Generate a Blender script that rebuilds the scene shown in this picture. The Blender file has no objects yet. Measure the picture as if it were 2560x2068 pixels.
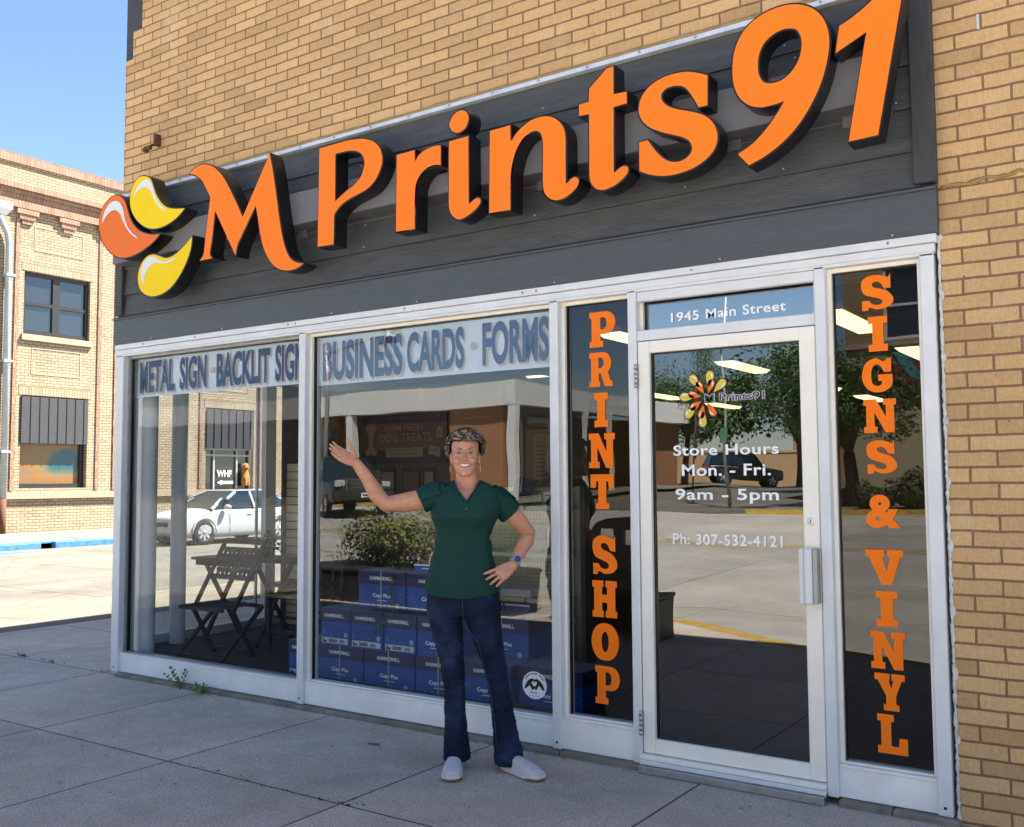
import bpy, bmesh, math, random
from mathutils import Vector, Matrix, noise as mnoise
from mathutils.geometry import tessellate_polygon
R = math.radians
scene = bpy.context.scene
COL = scene.collection
random.seed(7)

# ------------------------------------------------------------------ camera
CAMX, CAMY, CAMZ = 6.7055, -4.494, 1.4112
_yaw, _pitch, _roll = 0.59818660, 0.06731608, -0.00642587
_fwd = Vector((-math.sin(_yaw)*math.cos(_pitch), math.cos(_yaw)*math.cos(_pitch), math.sin(_pitch)))
_rt = Vector((math.cos(_yaw), math.sin(_yaw), 0)); _up = _rt.cross(_fwd)
_r2 = _rt*math.cos(_roll) + _up*math.sin(_roll); _u2 = _up*math.cos(_roll) - _rt*math.sin(_roll)
cam_data = bpy.data.cameras.new('camera'); cam = bpy.data.objects.new('camera', cam_data); COL.objects.link(cam)
cam.matrix_world = Matrix(((_r2.x, _u2.x, -_fwd.x, CAMX), (_r2.y, _u2.y, -_fwd.y, CAMY), (_r2.z, _u2.z, -_fwd.z, CAMZ), (0, 0, 0, 1)))
cam_data.sensor_width = 36.0; cam_data.lens = 2451.37/2560*36.0
cam_data.clip_start = 0.05; cam_data.clip_end = 2000
scene.camera = cam

# ------------------------------------------------------------------ light
SUN = Vector((3.1, 3.95, 7.5)).normalized()
elev = math.asin(SUN.z); az = math.atan2(SUN.x, SUN.y)          # azimuth from +y towards +x
world = bpy.data.worlds.new('World'); scene.world = world; world.use_nodes = True
wn = world.node_tree; bgn = wn.nodes['Background']
sky = wn.nodes.new('ShaderNodeTexSky'); sky.sky_type = 'NISHITA'; sky.sun_disc = False
sky.sun_elevation = elev; sky.sun_rotation = az; sky.air_density = 1.0; sky.dust_density = 0.1; sky.ozone_density = 3.0
wn.links.new(sky.outputs[0], bgn.inputs[0]); bgn.inputs[1].default_value = 0.046
sl = bpy.data.lights.new('sun', 'SUN'); sl.energy = 4.5; sl.angle = R(0.53); sl.color = (1.0, 0.95, 0.86)
so = bpy.data.objects.new('sun', sl); COL.objects.link(so)
so.rotation_euler = (-SUN).to_track_quat('-Z', 'Y').to_euler(); so.location = (0, 0, 30)
vs = scene.view_settings; vs.view_transform = 'Standard'; vs.look = 'None'; vs.gamma = 1.0; vs.exposure = 2.5
try:
    scene.cycles.max_bounces = 10; scene.cycles.transparent_max_bounces = 24; scene.cycles.glossy_bounces = 5
    scene.cycles.use_denoising = True; scene.cycles.sample_clamp_indirect = 6.0; scene.cycles.caustics_reflective = False
except Exception: pass

# ------------------------------------------------------------------ materials
MATS = {}
def newmat(name):
    m = bpy.data.materials.new(name); m.use_nodes = True
    return m, m.node_tree, m.node_tree.nodes['Principled BSDF']
def lk(t, a, b): t.links.new(a, b)
def ramp(t, fac, stops):
    r = t.nodes.new('ShaderNodeValToRGB'); e = r.color_ramp.elements
    while len(e) < len(stops): e.new(0.5)
    for i, (p_, c) in enumerate(stops):
        e[i].position = p_; e[i].color = (c[0], c[1], c[2], 1) if not isinstance(c, (int, float)) else (c, c, c, 1)
    lk(t, fac, r.inputs[0]); return r.outputs[0]
def nz(t, scale, detail=4, rough=0.6, vec=None, stretch=None):
    n = t.nodes.new('ShaderNodeTexNoise'); n.inputs['Scale'].default_value = scale
    n.inputs['Detail'].default_value = detail; n.inputs['Roughness'].default_value = rough
    if vec is None:
        tc = t.nodes.new('ShaderNodeTexCoord'); vec = tc.outputs['Object']
    if stretch:
        mp = t.nodes.new('ShaderNodeMapping'); mp.inputs['Scale'].default_value = stretch
        lk(t, vec, mp.inputs[0]); vec = mp.outputs[0]
    lk(t, vec, n.inputs['Vector']); return n.outputs['Fac']
def mixc(t, fac, a, b, mode='MIX'):
    m = t.nodes.new('ShaderNodeMix'); m.data_type = 'RGBA'; m.blend_type = mode
    for s, v in ((m.inputs[0], fac), (m.inputs[6], a), (m.inputs[7], b)):
        if hasattr(v, 'is_linked'): lk(t, v, s)
        elif isinstance(v, (int, float)): s.default_value = v
        else: s.default_value = (v[0], v[1], v[2], 1)
    return m.outputs[2]
def mth(t, op, a, b=0.5):
    m = t.nodes.new('ShaderNodeMath'); m.operation = op
    for s, v in ((m.inputs[0], a), (m.inputs[1], b)):
        if hasattr(v, 'is_linked'): lk(t, v, s)
        else: s.default_value = v
    return m.outputs[0]
def bump(t, b, h, strength=0.3, dist=0.01):
    n = t.nodes.new('ShaderNodeBump'); n.inputs['Strength'].default_value = strength; n.inputs['Distance'].default_value = dist
    lk(t, h, n.inputs['Height']); lk(t, n.outputs[0], b.inputs['Normal'])
def mat(name, c, rough=0.6, metal=0.0, var=0.12, vscale=6.0, bmp=0.0, bscale=60.0, stretch=None, spec=None, coat=0.0, sss=0.0, alpha=None):
    if name in MATS: return MATS[name]
    m, t, b = newmat(name)
    b.inputs['Roughness'].default_value = rough; b.inputs['Metallic'].default_value = metal
    if spec is not None: b.inputs['Specular IOR Level'].default_value = spec
    if coat: b.inputs['Coat Weight'].default_value = coat; b.inputs['Coat Roughness'].default_value = 0.05
    if sss:
        b.inputs['Subsurface Weight'].default_value = sss; b.inputs['Subsurface Radius'].default_value = (0.012, 0.005, 0.003); b.inputs['Subsurface Scale'].default_value = 1.0
    if var:
        f = nz(t, vscale, 5, 0.65, stretch=stretch)
        lo = [x*(1-var) for x in c]; hi = [min(1, x*(1+var)) for x in c]
        lk(t, ramp(t, f, ((0.3, lo), (0.7, hi))), b.inputs['Base Color'])
    else: b.inputs['Base Color'].default_value = (*c, 1)
    if bmp: bump(t, b, nz(t, bscale, 4, 0.6, stretch=stretch), bmp, 0.004)
    MATS[name] = m; return m
def srgb(h):
    h = h.lstrip('#'); o = []
    for i in (0, 2, 4):
        v = int(h[i:i+2], 16)/255; o.append(v/12.92 if v <= 0.04045 else ((v+0.055)/1.055)**2.4)
    return tuple(o)
def emit(name, c, s):
    if name in MATS: return MATS[name]
    m, t, b = newmat(name); b.inputs['Base Color'].default_value = (*c, 1)
    b.inputs['Emission Color'].default_value = (*c, 1); b.inputs['Emission Strength'].default_value = s
    MATS[name] = m; return m
def brick_mat(name, c1, c2, cm, axis='x', bw=0.2129, rh=0.0667, mortar=0.0105, ox=0.0, oz=0.0, streak=0.5, rough=0.85, dark=(0.5, 0.45, 0.4), bstr=0.8):
    m, t, b = newmat(name)
    tc = t.nodes.new('ShaderNodeTexCoord'); sp = t.nodes.new('ShaderNodeSeparateXYZ'); lk(t, tc.outputs['Object'], sp.inputs[0])
    cb = t.nodes.new('ShaderNodeCombineXYZ')
    wob = nz(t, 9.0, 2, 0.5)
    wz = mth(t, 'MULTIPLY', mth(t, 'SUBTRACT', wob, 0.5), 0.009 if streak else 0.004)
    lk(t, mth(t, 'ADD', mth(t, 'ADD', sp.outputs[0 if axis == 'x' else 1], -ox), wz), cb.inputs[0])
    lk(t, mth(t, 'ADD', mth(t, 'ADD', sp.outputs[2], -oz), wz), cb.inputs[1])
    bt = t.nodes.new('ShaderNodeTexBrick'); bt.offset = 0.5; bt.squash = 1.0
    bt.inputs['Scale'].default_value = 1.0; bt.inputs['Brick Width'].default_value = bw; bt.inputs['Row Height'].default_value = rh
    bt.inputs['Mortar Size'].default_value = mortar*0.5; bt.inputs['Mortar Smooth'].default_value = 0.15; bt.inputs['Bias'].default_value = -0.25
    bt.inputs['Color1'].default_value = (*c1, 1); bt.inputs['Color2'].default_value = (*c2, 1); bt.inputs['Mortar'].default_value = (*cm, 1)
    lk(t, cb.outputs[0], bt.inputs['Vector'])
    # a second per-brick cell value gives some bricks a paler, some a browner body
    bt2 = t.nodes.new('ShaderNodeTexBrick'); bt2.offset = 0.5
    for k in ('Scale', 'Brick Width', 'Row Height'): bt2.inputs[k].default_value = bt.inputs[k].default_value
    bt2.inputs['Mortar Size'].default_value = 0.0; bt2.inputs['Bias'].default_value = -0.55
    bt2.inputs['Color1'].default_value = (1, 1, 1, 1); bt2.inputs['Color2'].default_value = (*dark, 1); bt2.inputs['Mortar'].default_value = (1, 1, 1, 1)
    add = t.nodes.new('ShaderNodeVectorMath'); add.operation = 'ADD'; add.inputs[1].default_value = (bw*37, rh*52, 0)
    lk(t, cb.outputs[0], add.inputs[0]); lk(t, add.outputs[0], bt2.inputs['Vector'])
    col = mixc(t, 0.55, bt.outputs['Color'], bt2.outputs['Color'], 'MULTIPLY')
    col = mixc(t, 0.55, col, ramp(t, nz(t, 55, 5, 0.75), ((0.3, 0.72), (0.7, 1.18))), 'MULTIPLY')
    st = nz(t, 1.0, 2, 0.6, stretch=(240, 240, 12)) if streak else None
    if st is not None: col = mixc(t, streak, col, ramp(t, st, ((0.35, 0.8), (0.65, 1.12))), 'MULTIPLY')
    col = mixc(t, 0.5, col, ramp(t, nz(t, 1.1, 4, 0.6), ((0.3, 0.82), (0.7, 1.1))), 'MULTIPLY')
    if streak:
        col = mixc(t, ramp(t, nz(t, 2.6, 6, 0.75), ((0.55, 0.0), (0.72, 0.42))), col, (0.62, 0.50, 0.36))
        col = mixc(t, ramp(t, nz(t, 7.0, 5, 0.7), ((0.60, 0.0), (0.75, 0.45))), col, [x*0.42 for x in c2])
        ch = t.nodes.new('ShaderNodeTexVoronoi'); ch.inputs['Scale'].default_value = 9; lk(t, tc.outputs['Object'], ch.inputs['Vector'])
        col = mixc(t, ramp(t, ch.outputs['Distance'], ((0.035, 0.8), (0.06, 0.0))), col, (0.14, 0.10, 0.07))
    lk(t, col, b.inputs['Base Color']); b.inputs['Roughness'].default_value = rough; b.inputs['Specular IOR Level'].default_value = 0.25
    inv = mth(t, 'SUBTRACT', 1.0, bt.outputs['Fac'])
    h = mth(t, 'ADD', inv, mth(t, 'MULTIPLY', nz(t, 130, 3, 0.6), 0.18))
    bump(t, b, h, bstr, 0.014)
    MATS[name] = m; return m
def concrete_mat(name, c, jx=None, jy=None, ox=0.0, oy=0.0, jw=0.007, speck=0.35, blotch=0.22, jdark=0.3, warm=(1.08, 1.0, 0.9), crack=0.7):
    m, t, b = newmat(name)
    f1 = nz(t, 0.55, 6, 0.65); f2 = nz(t, 3.2, 6, 0.7); f3 = nz(t, 160, 3, 0.8)
    col = ramp(t, f1, ((0.3, [x*(1-blotch) for x in c]), (0.72, [x*(1+blotch*0.8) for x in c])))
    col = mixc(t, 0.7, col, ramp(t, f2, ((0.28, 0.78), (0.5, 1.0), (0.75, 1.15))), 'MULTIPLY')
    col = mixc(t, 1.0, col, ramp(t, f3, ((0.36, 1-speck), (0.52, 1.0), (0.72, 1+speck*0.7))), 'MULTIPLY')
    sv = t.nodes.new('ShaderNodeTexVoronoi'); sv.inputs['Scale'].default_value = 70
    tcv = t.nodes.new('ShaderNodeTexCoord'); lk(t, tcv.outputs['Object'], sv.inputs['Vector'])
    col = mixc(t, 0.6, col, ramp(t, sv.outputs['Distance'], ((0.08, 0.62), (0.16, 1.0))), 'MULTIPLY')
    col = mixc(t, ramp(t, nz(t, 1.3, 5, 0.7), ((0.52, 0.0), (0.75, 0.55))), col, [c[0]*warm[0]*0.72, c[1]*warm[1]*0.72, c[2]*warm[2]*0.72])
    gv = t.nodes.new('ShaderNodeTexVoronoi'); gv.inputs['Scale'].default_value = 2.3; lk(t, tcv.outputs['Object'], gv.inputs['Vector'])
    col = mixc(t, ramp(t, gv.outputs['Distance'], ((0.022, 0.6), (0.045, 0.0))), col, [x*0.4 for x in c])
    rs = mth(t, 'MULTIPLY', ramp(t, nz(t, 1.9, 4, 0.7), ((0.60, 0.0), (0.72, 1.0))), ramp(t, nz(t, 22, 4, 0.7), ((0.42, 0.0), (0.65, 0.5))))
    col = mixc(t, rs, col, (c[0]*0.8, c[1]*0.55, c[2]*0.34))
    col = mixc(t, ramp(t, nz(t, 6.5, 6, 0.8), ((0.56, 0.0), (0.70, 0.35))), col, [min(1, x*1.35) for x in c])
    ck = t.nodes.new('ShaderNodeTexVoronoi'); ck.feature = 'DISTANCE_TO_EDGE'; ck.inputs['Scale'].default_value = 0.33
    wv_ = t.nodes.new('ShaderNodeVectorMath'); wv_.operation = 'MULTIPLY_ADD'; wv_.inputs[1].default_value = (0.5, 0.5, 0)
    nn_ = t.nodes.new('ShaderNodeTexNoise'); nn_.inputs['Scale'].default_value = 2.2; nn_.inputs['Detail'].default_value = 6; lk(t, tcv.outputs['Object'], nn_.inputs['Vector']); lk(t, nn_.outputs['Color'], wv_.inputs[0]); lk(t, tcv.outputs['Object'], wv_.inputs[2]); lk(t, wv_.outputs[0], ck.inputs['Vector'])
    col = mixc(t, ramp(t, ck.outputs['Distance'], ((0.0016, crack), (0.004, 0.0))), col, [x*0.3 for x in c])
    h = f3
    if jx:
        tc = t.nodes.new('ShaderNodeTexCoord'); mp = t.nodes.new('ShaderNodeMapping'); mp.inputs['Location'].default_value = (-ox, -oy, 0)
        lk(t, tc.outputs['Object'], mp.inputs[0])
        w = t.nodes.new('ShaderNodeVectorMath'); w.operation = 'ADD'
        nn = t.nodes.new('ShaderNodeTexNoise'); nn.inputs['Scale'].default_value = 5; nn.inputs['Detail'].default_value = 4
        sc = t.nodes.new('ShaderNodeVectorMath'); sc.operation = 'MULTIPLY_ADD'; sc.inputs[1].default_value = (0.02, 0.02, 0); sc.inputs[2].default_value = (-0.01, -0.01, 0)
        lk(t, nn.outputs['Color'], sc.inputs[0]); lk(t, mp.outputs[0], w.inputs[0]); lk(t, sc.outputs[0], w.inputs[1])
        bt = t.nodes.new('ShaderNodeTexBrick'); bt.offset = 0.0; bt.inputs['Scale'].default_value = 1.0
        bt.inputs['Brick Width'].default_value = jx; bt.inputs['Row Height'].default_value = jy
        bt.inputs['Mortar Size'].default_value = jw; bt.inputs['Mortar Smooth'].default_value = 0.4
        bt.inputs['Color1'].default_value = (1, 1, 1, 1); bt.inputs['Color2'].default_value = (0.86, 0.87, 0.9, 1); bt.inputs['Mortar'].default_value = (jdark, jdark, jdark, 1)
        lk(t, w.outputs[0], bt.inputs['Vector'])
        col = mixc(t, 1.0, col, bt.outputs['Color'], 'MULTIPLY')
        h = mth(t, 'SUBTRACT', mth(t, 'MULTIPLY', f3, 0.25), bt.outputs['Fac'])
    lk(t, col, b.inputs['Base Color']); b.inputs['Roughness'].default_value = 0.9; b.inputs['Specular IOR Level'].default_value = 0.2
    bump(t, b, h, 0.5, 0.006)
    MATS[name] = m; return m
def glass_mat(name, base, tint=(0.9, 0.92, 0.92), wav=0.003, wscale=1.6):
    """window glass: part of the light is mirrored (more at grazing angles), the rest goes straight through"""
    m = bpy.data.materials.new(name); m.use_nodes = True; t = m.node_tree
    t.nodes.remove(t.nodes['Principled BSDF']); out = t.nodes['Material Output']
    tr = t.nodes.new('ShaderNodeBsdfTransparent'); tr.inputs[0].default_value = (*tint, 1)
    gl = t.nodes.new('ShaderNodeBsdfGlossy'); gl.inputs['Roughness'].default_value = 0.0; gl.inputs[0].default_value = (0.97, 0.98, 1.0, 1)
    lw = t.nodes.new('ShaderNodeLayerWeight'); lw.inputs['Blend'].default_value = 0.5
    f = mth(t, 'POWER', lw.outputs['Facing'], 5.0)
    f = mth(t, 'ADD', mth(t, 'MULTIPLY', f, 1-base), base)
    bn = t.nodes.new('ShaderNodeBump'); bn.inputs['Strength'].default_value = 1.0; bn.inputs['Distance'].default_value = wav
    lk(t, nz(t, wscale, 1, 0.4), bn.inputs['Height']); lk(t, bn.outputs[0], gl.inputs['Normal'])
    mx = t.nodes.new('ShaderNodeMixShader'); lk(t, f, mx.inputs[0]); lk(t, tr.outputs[0], mx.inputs[1]); lk(t, gl.outputs[0], mx.inputs[2])
    lk(t, mx.outputs[0], out.inputs[0]); MATS[name] = m; return m

# ------------------------------------------------------------------ mesh helpers
def catmull(s, n=5):
    """'x,y x,y* ...' closed outline: starred points are corners, the others are passed smoothly"""
    P = []
    for tk in s.split():
        c = tk.endswith('*'); a, b = tk.rstrip('*').split(','); P.append((float(a), float(b), c))
    out = []; N = len(P)
    for i in range(N):
        p0, p1, p2, p3 = P[i-1], P[i], P[(i+1) % N], P[(i+2) % N]
        out.append((p1[0], p1[1]))
        if p1[2] and p2[2]: continue
        m1 = ((p2[0]-p0[0])/2, (p2[1]-p0[1])/2) if not p1[2] else None
        m2 = ((p3[0]-p1[0])/2, (p3[1]-p1[1])/2) if not p2[2] else None
        d = math.hypot(p2[0]-p1[0], p2[1]-p1[1])
        def lim(m_):
            l = math.hypot(*m_) or 1e-9; k = min(1.0, d/l); return (m_[0]*k, m_[1]*k)
        ch = (p2[0]-p1[0], p2[1]-p1[1])
        if m1 is None: q = lim(m2); m1 = (1.5*ch[0]-0.5*q[0], 1.5*ch[1]-0.5*q[1])
        else: m1 = lim(m1)
        if m2 is None: m2 = (1.5*ch[0]-0.5*m1[0], 1.5*ch[1]-0.5*m1[1])
        else: m2 = lim(m2)
        for k in range(1, n):
            u = k/n; h1 = 2*u**3-3*u*u+1; h2 = u**3-2*u*u+u; h3 = -2*u**3+3*u*u; h4 = u**3-u*u
            out.append((h1*p1[0]+h2*m1[0]+h3*p2[0]+h4*m2[0], h1*p1[1]+h2*m1[1]+h3*p2[1]+h4*m2[1]))
    return out
def area(l): return 0.5*sum(l[i-1][0]*l[i][1]-l[i][0]*l[i-1][1] for i in range(len(l)))
def offset_loop(l, d):
    """push a loop outward by d (positive grows a ccw loop)"""
    s = 1 if area(l) > 0 else -1; o = []; N = len(l)
    for i in range(N):
        a, b, c = l[i-1], l[i], l[(i+1) % N]
        e1 = (b[0]-a[0], b[1]-a[1]); e2 = (c[0]-b[0], c[1]-b[1])
        n1 = (e1[1], -e1[0]); n2 = (e2[1], -e2[0]); L1 = math.hypot(*n1) or 1e-9; L2 = math.hypot(*n2) or 1e-9
        nx, ny = n1[0]/L1+n2[0]/L2, n1[1]/L1+n2[1]/L2; L = math.hypot(nx, ny) or 1e-9
        k = min(2.0, 2.0/max(L, 0.5)/1.0)*0.5*2/2
        o.append((b[0]+s*d*nx/L*max(1.0, k), b[1]+s*d*ny/L*max(1.0, k)))
    return o
class MB:
    def __init__(s): s.v = []; s.f = []; s.mi = []; s.sm = []
    def add(s, v, f, m=0, smooth=False):
        o = len(s.v); s.v += [tuple(q) for q in v]; s.f += [tuple(i+o for i in q) for q in f]
        s.mi += [m]*len(f); s.sm += [smooth]*len(f); return s
    def box(s, x0, x1, y0, y1, z0, z1, m=0, M=None):
        v = [(x, y, z) for x in (x0, x1) for y in (y0, y1) for z in (z0, z1)]
        if M is not None: v = [M @ Vector(q) for q in v]
        return s.add(v, [(0, 1, 3, 2), (4, 6, 7, 5), (0, 4, 5, 1), (2, 3, 7, 6), (0, 2, 6, 4), (1, 5, 7, 3)], m)
    def bbox(s, x0, x1, y0, y1, z0, z1, r=0.005, m=0, M=None):
        """box with chamfered edges"""
        bm = bmesh.new(); bmesh.ops.create_cube(bm, size=1.0)
        for q in bm.verts: q.co = Vector(((x0+x1)/2+q.co.x*(x1-x0), (y0+y1)/2+q.co.y*(y1-y0), (z0+z1)/2+q.co.z*(z1-z0)))
        bmesh.ops.bevel(bm, geom=bm.edges[:], offset=r, segments=1 if r < 0.02 else 3, affect='EDGES', profile=0.5)
        bm.verts.index_update()
        s.add([(M @ q.co if M is not None else q.co.copy()) for q in bm.verts], [[q.index for q in f.verts] for f in bm.faces], m, False); bm.free(); return s
    def tube(s, pts, rad, n=8, m=0, caps=True, smooth=True):
        pts = [Vector(q) for q in pts]; N = len(pts)
        rs = rad if isinstance(rad, (list, tuple)) else [rad]*N
        v = []; prev = None
        for i, p_ in enumerate(pts):
            d = (pts[min(i+1, N-1)]-pts[max(i-1, 0)]).normalized()
            a = prev - d*prev.dot(d) if prev is not None else (Vector((0, 0, 1)) if abs(d.z) < 0.9 else Vector((1, 0, 0))).cross(d)
            if a.length < 1e-6: a = d.orthogonal()
            a.normalize(); prev = a; b = d.cross(a)
            v += [p_+(a*math.cos(2*math.pi*k/n)+b*math.sin(2*math.pi*k/n))*rs[i] for k in range(n)]
        f = [(i*n+k, i*n+(k+1) % n, (i+1)*n+(k+1) % n, (i+1)*n+k) for i in range(N-1) for k in range(n)]
        if caps: f += [tuple(range(n-1, -1, -1)), tuple((N-1)*n+k for k in range(n))]
        return s.add(v, f, m, smooth)
    def bar(s, a, b, w, h, m=0, up=(0, 0, 1)):
        a, b = Vector(a), Vector(b); d = (b-a).normalized(); u = Vector(up)
        if abs(d.dot(u)) > 0.98: u = Vector((1, 0, 0))
        x = d.cross(u).normalized(); z = x.cross(d)
        v = [p_+x*(sx*w/2)+z*(sz*h/2) for p_ in (a, b) for sx, sz in ((-1, -1), (1, -1), (1, 1), (-1, 1))]
        return s.add(v, [(3, 2, 1, 0), (4, 5, 6, 7)]+[(i, (i+1) % 4, 4+(i+1) % 4, 4+i) for i in range(4)], m)
    def ell(s, c, r, nu=16, nv=10, m=0, M=None, smooth=True):
        v = []; f = []
        for j in range(nv+1):
            th = math.pi*j/nv
            for i in range(nu):
                ph = 2*math.pi*i/nu
                q = Vector((r[0]*math.sin(th)*math.cos(ph), r[1]*math.sin(th)*math.sin(ph), r[2]*math.cos(th)))
                if M is not None: q = M @ q
                v.append(Vector(c)+q)
        for j in range(nv):
            for i in range(nu): f.append((j*nu+i, (j+1)*nu+i, (j+1)*nu+(i+1) % nu, j*nu+(i+1) % nu))
        return s.add(v, f, m, smooth)
    def lathe(s, c, prof, n=24, m=0, smooth=True, axis='z'):
        v = []
        for r_, h in prof:
            for k in range(n):
                a = 2*math.pi*k/n; q = (r_*math.cos(a), r_*math.sin(a), h)
                if axis == 'x': q = (h, q[0], q[1])
                if axis == 'y': q = (q[0], h, q[1])
                v.append(Vector(c)+Vector(q))
        N = len(prof)
        f = [(i*n+k, i*n+(k+1) % n, (i+1)*n+(k+1) % n, (i+1)*n+k) for i in range(N-1) for k in range(n)]
        return s.add(v, f, m, smooth)
    def loft(s, rings, m=0, caps=True, smooth=True):
        n = len(rings[0]); v = [q for r_ in rings for q in r_]
        f = [(i*n+k, i*n+(k+1) % n, (i+1)*n+(k+1) % n, (i+1)*n+k) for i in range(len(rings)-1) for k in range(n)]
        if caps: f += [tuple(range(n-1, -1, -1)), tuple((len(rings)-1)*n+k for k in range(n))]
        return s.add(v, f, m, smooth)
    def quad(s, a, b, c, d, m=0): return s.add([a, b, c, d], [(0, 1, 2, 3)], m)
    def flat(s, loops, fn, m=0, flip=False):
        """tessellated flat shape (first loop outer, others holes); fn maps (x, y) to 3-D"""
        tri = tessellate_polygon([[Vector((q[0], q[1], 0)) for q in l] for l in loops])
        pts = [q for l in loops for q in l]
        fs = []
        for q in tri:
            a = (pts[q[1]][0]-pts[q[0]][0])*(pts[q[2]][1]-pts[q[0]][1])-(pts[q[2]][0]-pts[q[0]][0])*(pts[q[1]][1]-pts[q[0]][1])
            if abs(a) < 1e-12: continue
            q = tuple(q) if (a > 0) != flip else tuple(q)[::-1]; fs.append(q)
        return s.add([fn(*q) for q in pts], fs, m)
    def prism(s, loops, y0, y1, m=0, ms=None):
        """outline in x,z extruded from y0 (front) to y1 (back)"""
        s.flat(loops, lambda x, z: (x, y0, z), m)
        s.flat(loops, lambda x, z: (x, y1, z), m, True)
        for l in loops:
            N = len(l); v = [(x, y0, z) for x, z in l]+[(x, y1, z) for x, z in l]
            s.add(v, [(i, (i+1) % N, N+(i+1) % N, N+i) for i in range(N)], m if ms is None else ms)
        return s
    def build(s, name, mats, parent=None, fixn=True, weld=False, loc=False):
        me = bpy.data.meshes.new(name); me.from_pydata(s.v, [], s.f)
        for q in (mats if isinstance(mats, (list, tuple)) else [mats]): me.materials.append(q)
        me.polygons.foreach_set('material_index', s.mi); me.polygons.foreach_set('use_smooth', s.sm)
        if fixn or weld:
            bm = bmesh.new(); bm.from_mesh(me)
            if weld: bmesh.ops.remove_doubles(bm, verts=bm.verts, dist=1e-5)
            if fixn: bmesh.ops.recalc_face_normals(bm, faces=bm.faces)
            bm.to_mesh(me); bm.free()
        me.update(); o = bpy.data.objects.new(name, me); COL.objects.link(o)
        if parent is not None:
            o.parent = parent; o.matrix_parent_inverse = Matrix() if loc else wm(parent).inverted()
        return o
def empty(name, loc=(0, 0, 0), rz=0.0):
    o = bpy.data.objects.new(name, None); COL.objects.link(o); o.location = loc; o.rotation_euler = (0, 0, rz); o.empty_display_size = 0.1; return o
def tag(o, label=None, cat=None, group=None, kind=None):
    if label: o['label'] = label
    if cat: o['category'] = cat
    if group: o['group'] = group
    if kind: o['kind'] = kind
    return o
def struct(o): o['kind'] = 'structure'; return o
def wm(o):
    m = o.matrix_basis
    return wm(o.parent) @ o.matrix_parent_inverse @ m if o.parent else m
def copy_tree(o, parent=None):
    c = o.copy(); COL.objects.link(c)
    if parent is not None: c.parent = parent; c.matrix_parent_inverse = o.matrix_parent_inverse.copy()
    for ch in list(o.children): copy_tree(ch, c)
    return c
def text_mesh(s, offset=0.0, spacing=1.0, shear=0.0):
    cu = bpy.data.curves.new('t', 'FONT'); cu.body = s; cu.offset = offset; cu.space_character = spacing; cu.shear = shear; cu.resolution_u = 4
    ob = bpy.data.objects.new('t', cu); COL.objects.link(ob); me = bpy.data.meshes.new_from_object(ob)
    bpy.data.objects.remove(ob); bpy.data.curves.remove(cu); return me
def text_into(mb, s, fn, m=0, offset=0.0, spacing=1.0, shear=0.0):
    """lettering squeezed to the unit square, then mapped to 3-D by fn(u, v)"""
    me = text_mesh(s, offset, spacing, shear)
    xs = [v.co.x for v in me.vertices]; ys = [v.co.y for v in me.vertices]
    x0, x1, y0, y1 = min(xs), max(xs), min(ys), max(ys)
    mb.add([fn((v.co.x-x0)/(x1-x0 or 1), (v.co.y-y0)/(y1-y0 or 1)) for v in me.vertices], [list(p_.vertices) for p_ in me.polygons], m)
    bpy.data.meshes.remove(me); return mb
def rect_xz(x0, x1, z0, z1, y): return lambda u, v: (x0+(x1-x0)*u, y, z0+(z1-z0)*v)

# ------------------------------------------------------------------ shared materials
M_BRICK = brick_mat('tan_brick', (0.67, 0.43, 0.21), (0.51, 0.32, 0.15), (0.27, 0.155, 0.088), 'x', ox=5.971-0.2129*30, oz=2.2515-0.0667*40, bstr=0.9)
M_BRICK_SIDE = brick_mat('tan_brick_side', (0.67, 0.43, 0.21), (0.51, 0.32, 0.15), (0.27, 0.155, 0.088), 'y')
M_PLANK = mat('grey_painted_plank', (0.072, 0.076, 0.082), 0.62, var=0.24, vscale=3.0, bmp=1.0, bscale=14, stretch=(1.5, 8, 9), spec=0.35)
M_TRIM = mat('grey_painted_trim', (0.072, 0.082, 0.096), 0.5, var=0.10, vscale=2.5, bmp=0.3, bscale=8, stretch=(1.5, 8, 12), spec=0.4)
M_DKBOARD = mat('charcoal_board', (0.043, 0.042, 0.045), 0.65, var=0.2, vscale=5, bmp=0.5, bscale=14, stretch=(9, 9, 1.5))
M_FLASH = mat('galvanised_flashing', (0.80, 0.81, 0.84), 0.4, metal=0.25, var=0.15, vscale=7)
M_CAULKT = mat('yellow_sealant', (0.33, 0.22, 0.085), 0.8, var=0.25, vscale=20, bmp=0.4)
M_SILL = mat('sill_aluminium', (0.86, 0.85, 0.84), 0.36, var=0.09, vscale=4.0, spec=0.55, bmp=0.05, bscale=30)
M_ALU = mat('white_aluminium', (0.70, 0.715, 0.735), 0.36, var=0.07, vscale=5.0, spec=0.55, bmp=0.05, bscale=30)
M_ALUC = mat('cream_aluminium', (0.90, 0.85, 0.765), 0.36, var=0.06, vscale=4.0, spec=0.5, bmp=0.05, bscale=30)
M_ALUD = mat('aged_aluminium', (0.34, 0.335, 0.33), 0.42, metal=0.3, var=0.18, vscale=9)
M_STEEL = mat('worn_steel', (0.5, 0.5, 0.5), 0.33, metal=0.9, var=0.15, vscale=20)
M_LEDGE = mat('worn_stone_ledge', (0.20, 0.18, 0.145), 0.9, var=0.35, vscale=9, bmp=0.9, bscale=28)
M_WCAULK = mat('white_caulk', (0.6, 0.6, 0.6), 0.75, var=0.25, vscale=30, bmp=0.6, bscale=80)
M_CONC = concrete_mat('sidewalk_concrete', (0.66, 0.55, 0.44), 1.225, 1.225, -0.14, 0.0, crack=0.0, speck=0.62, jdark=0.2, blotch=0.26)
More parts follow.
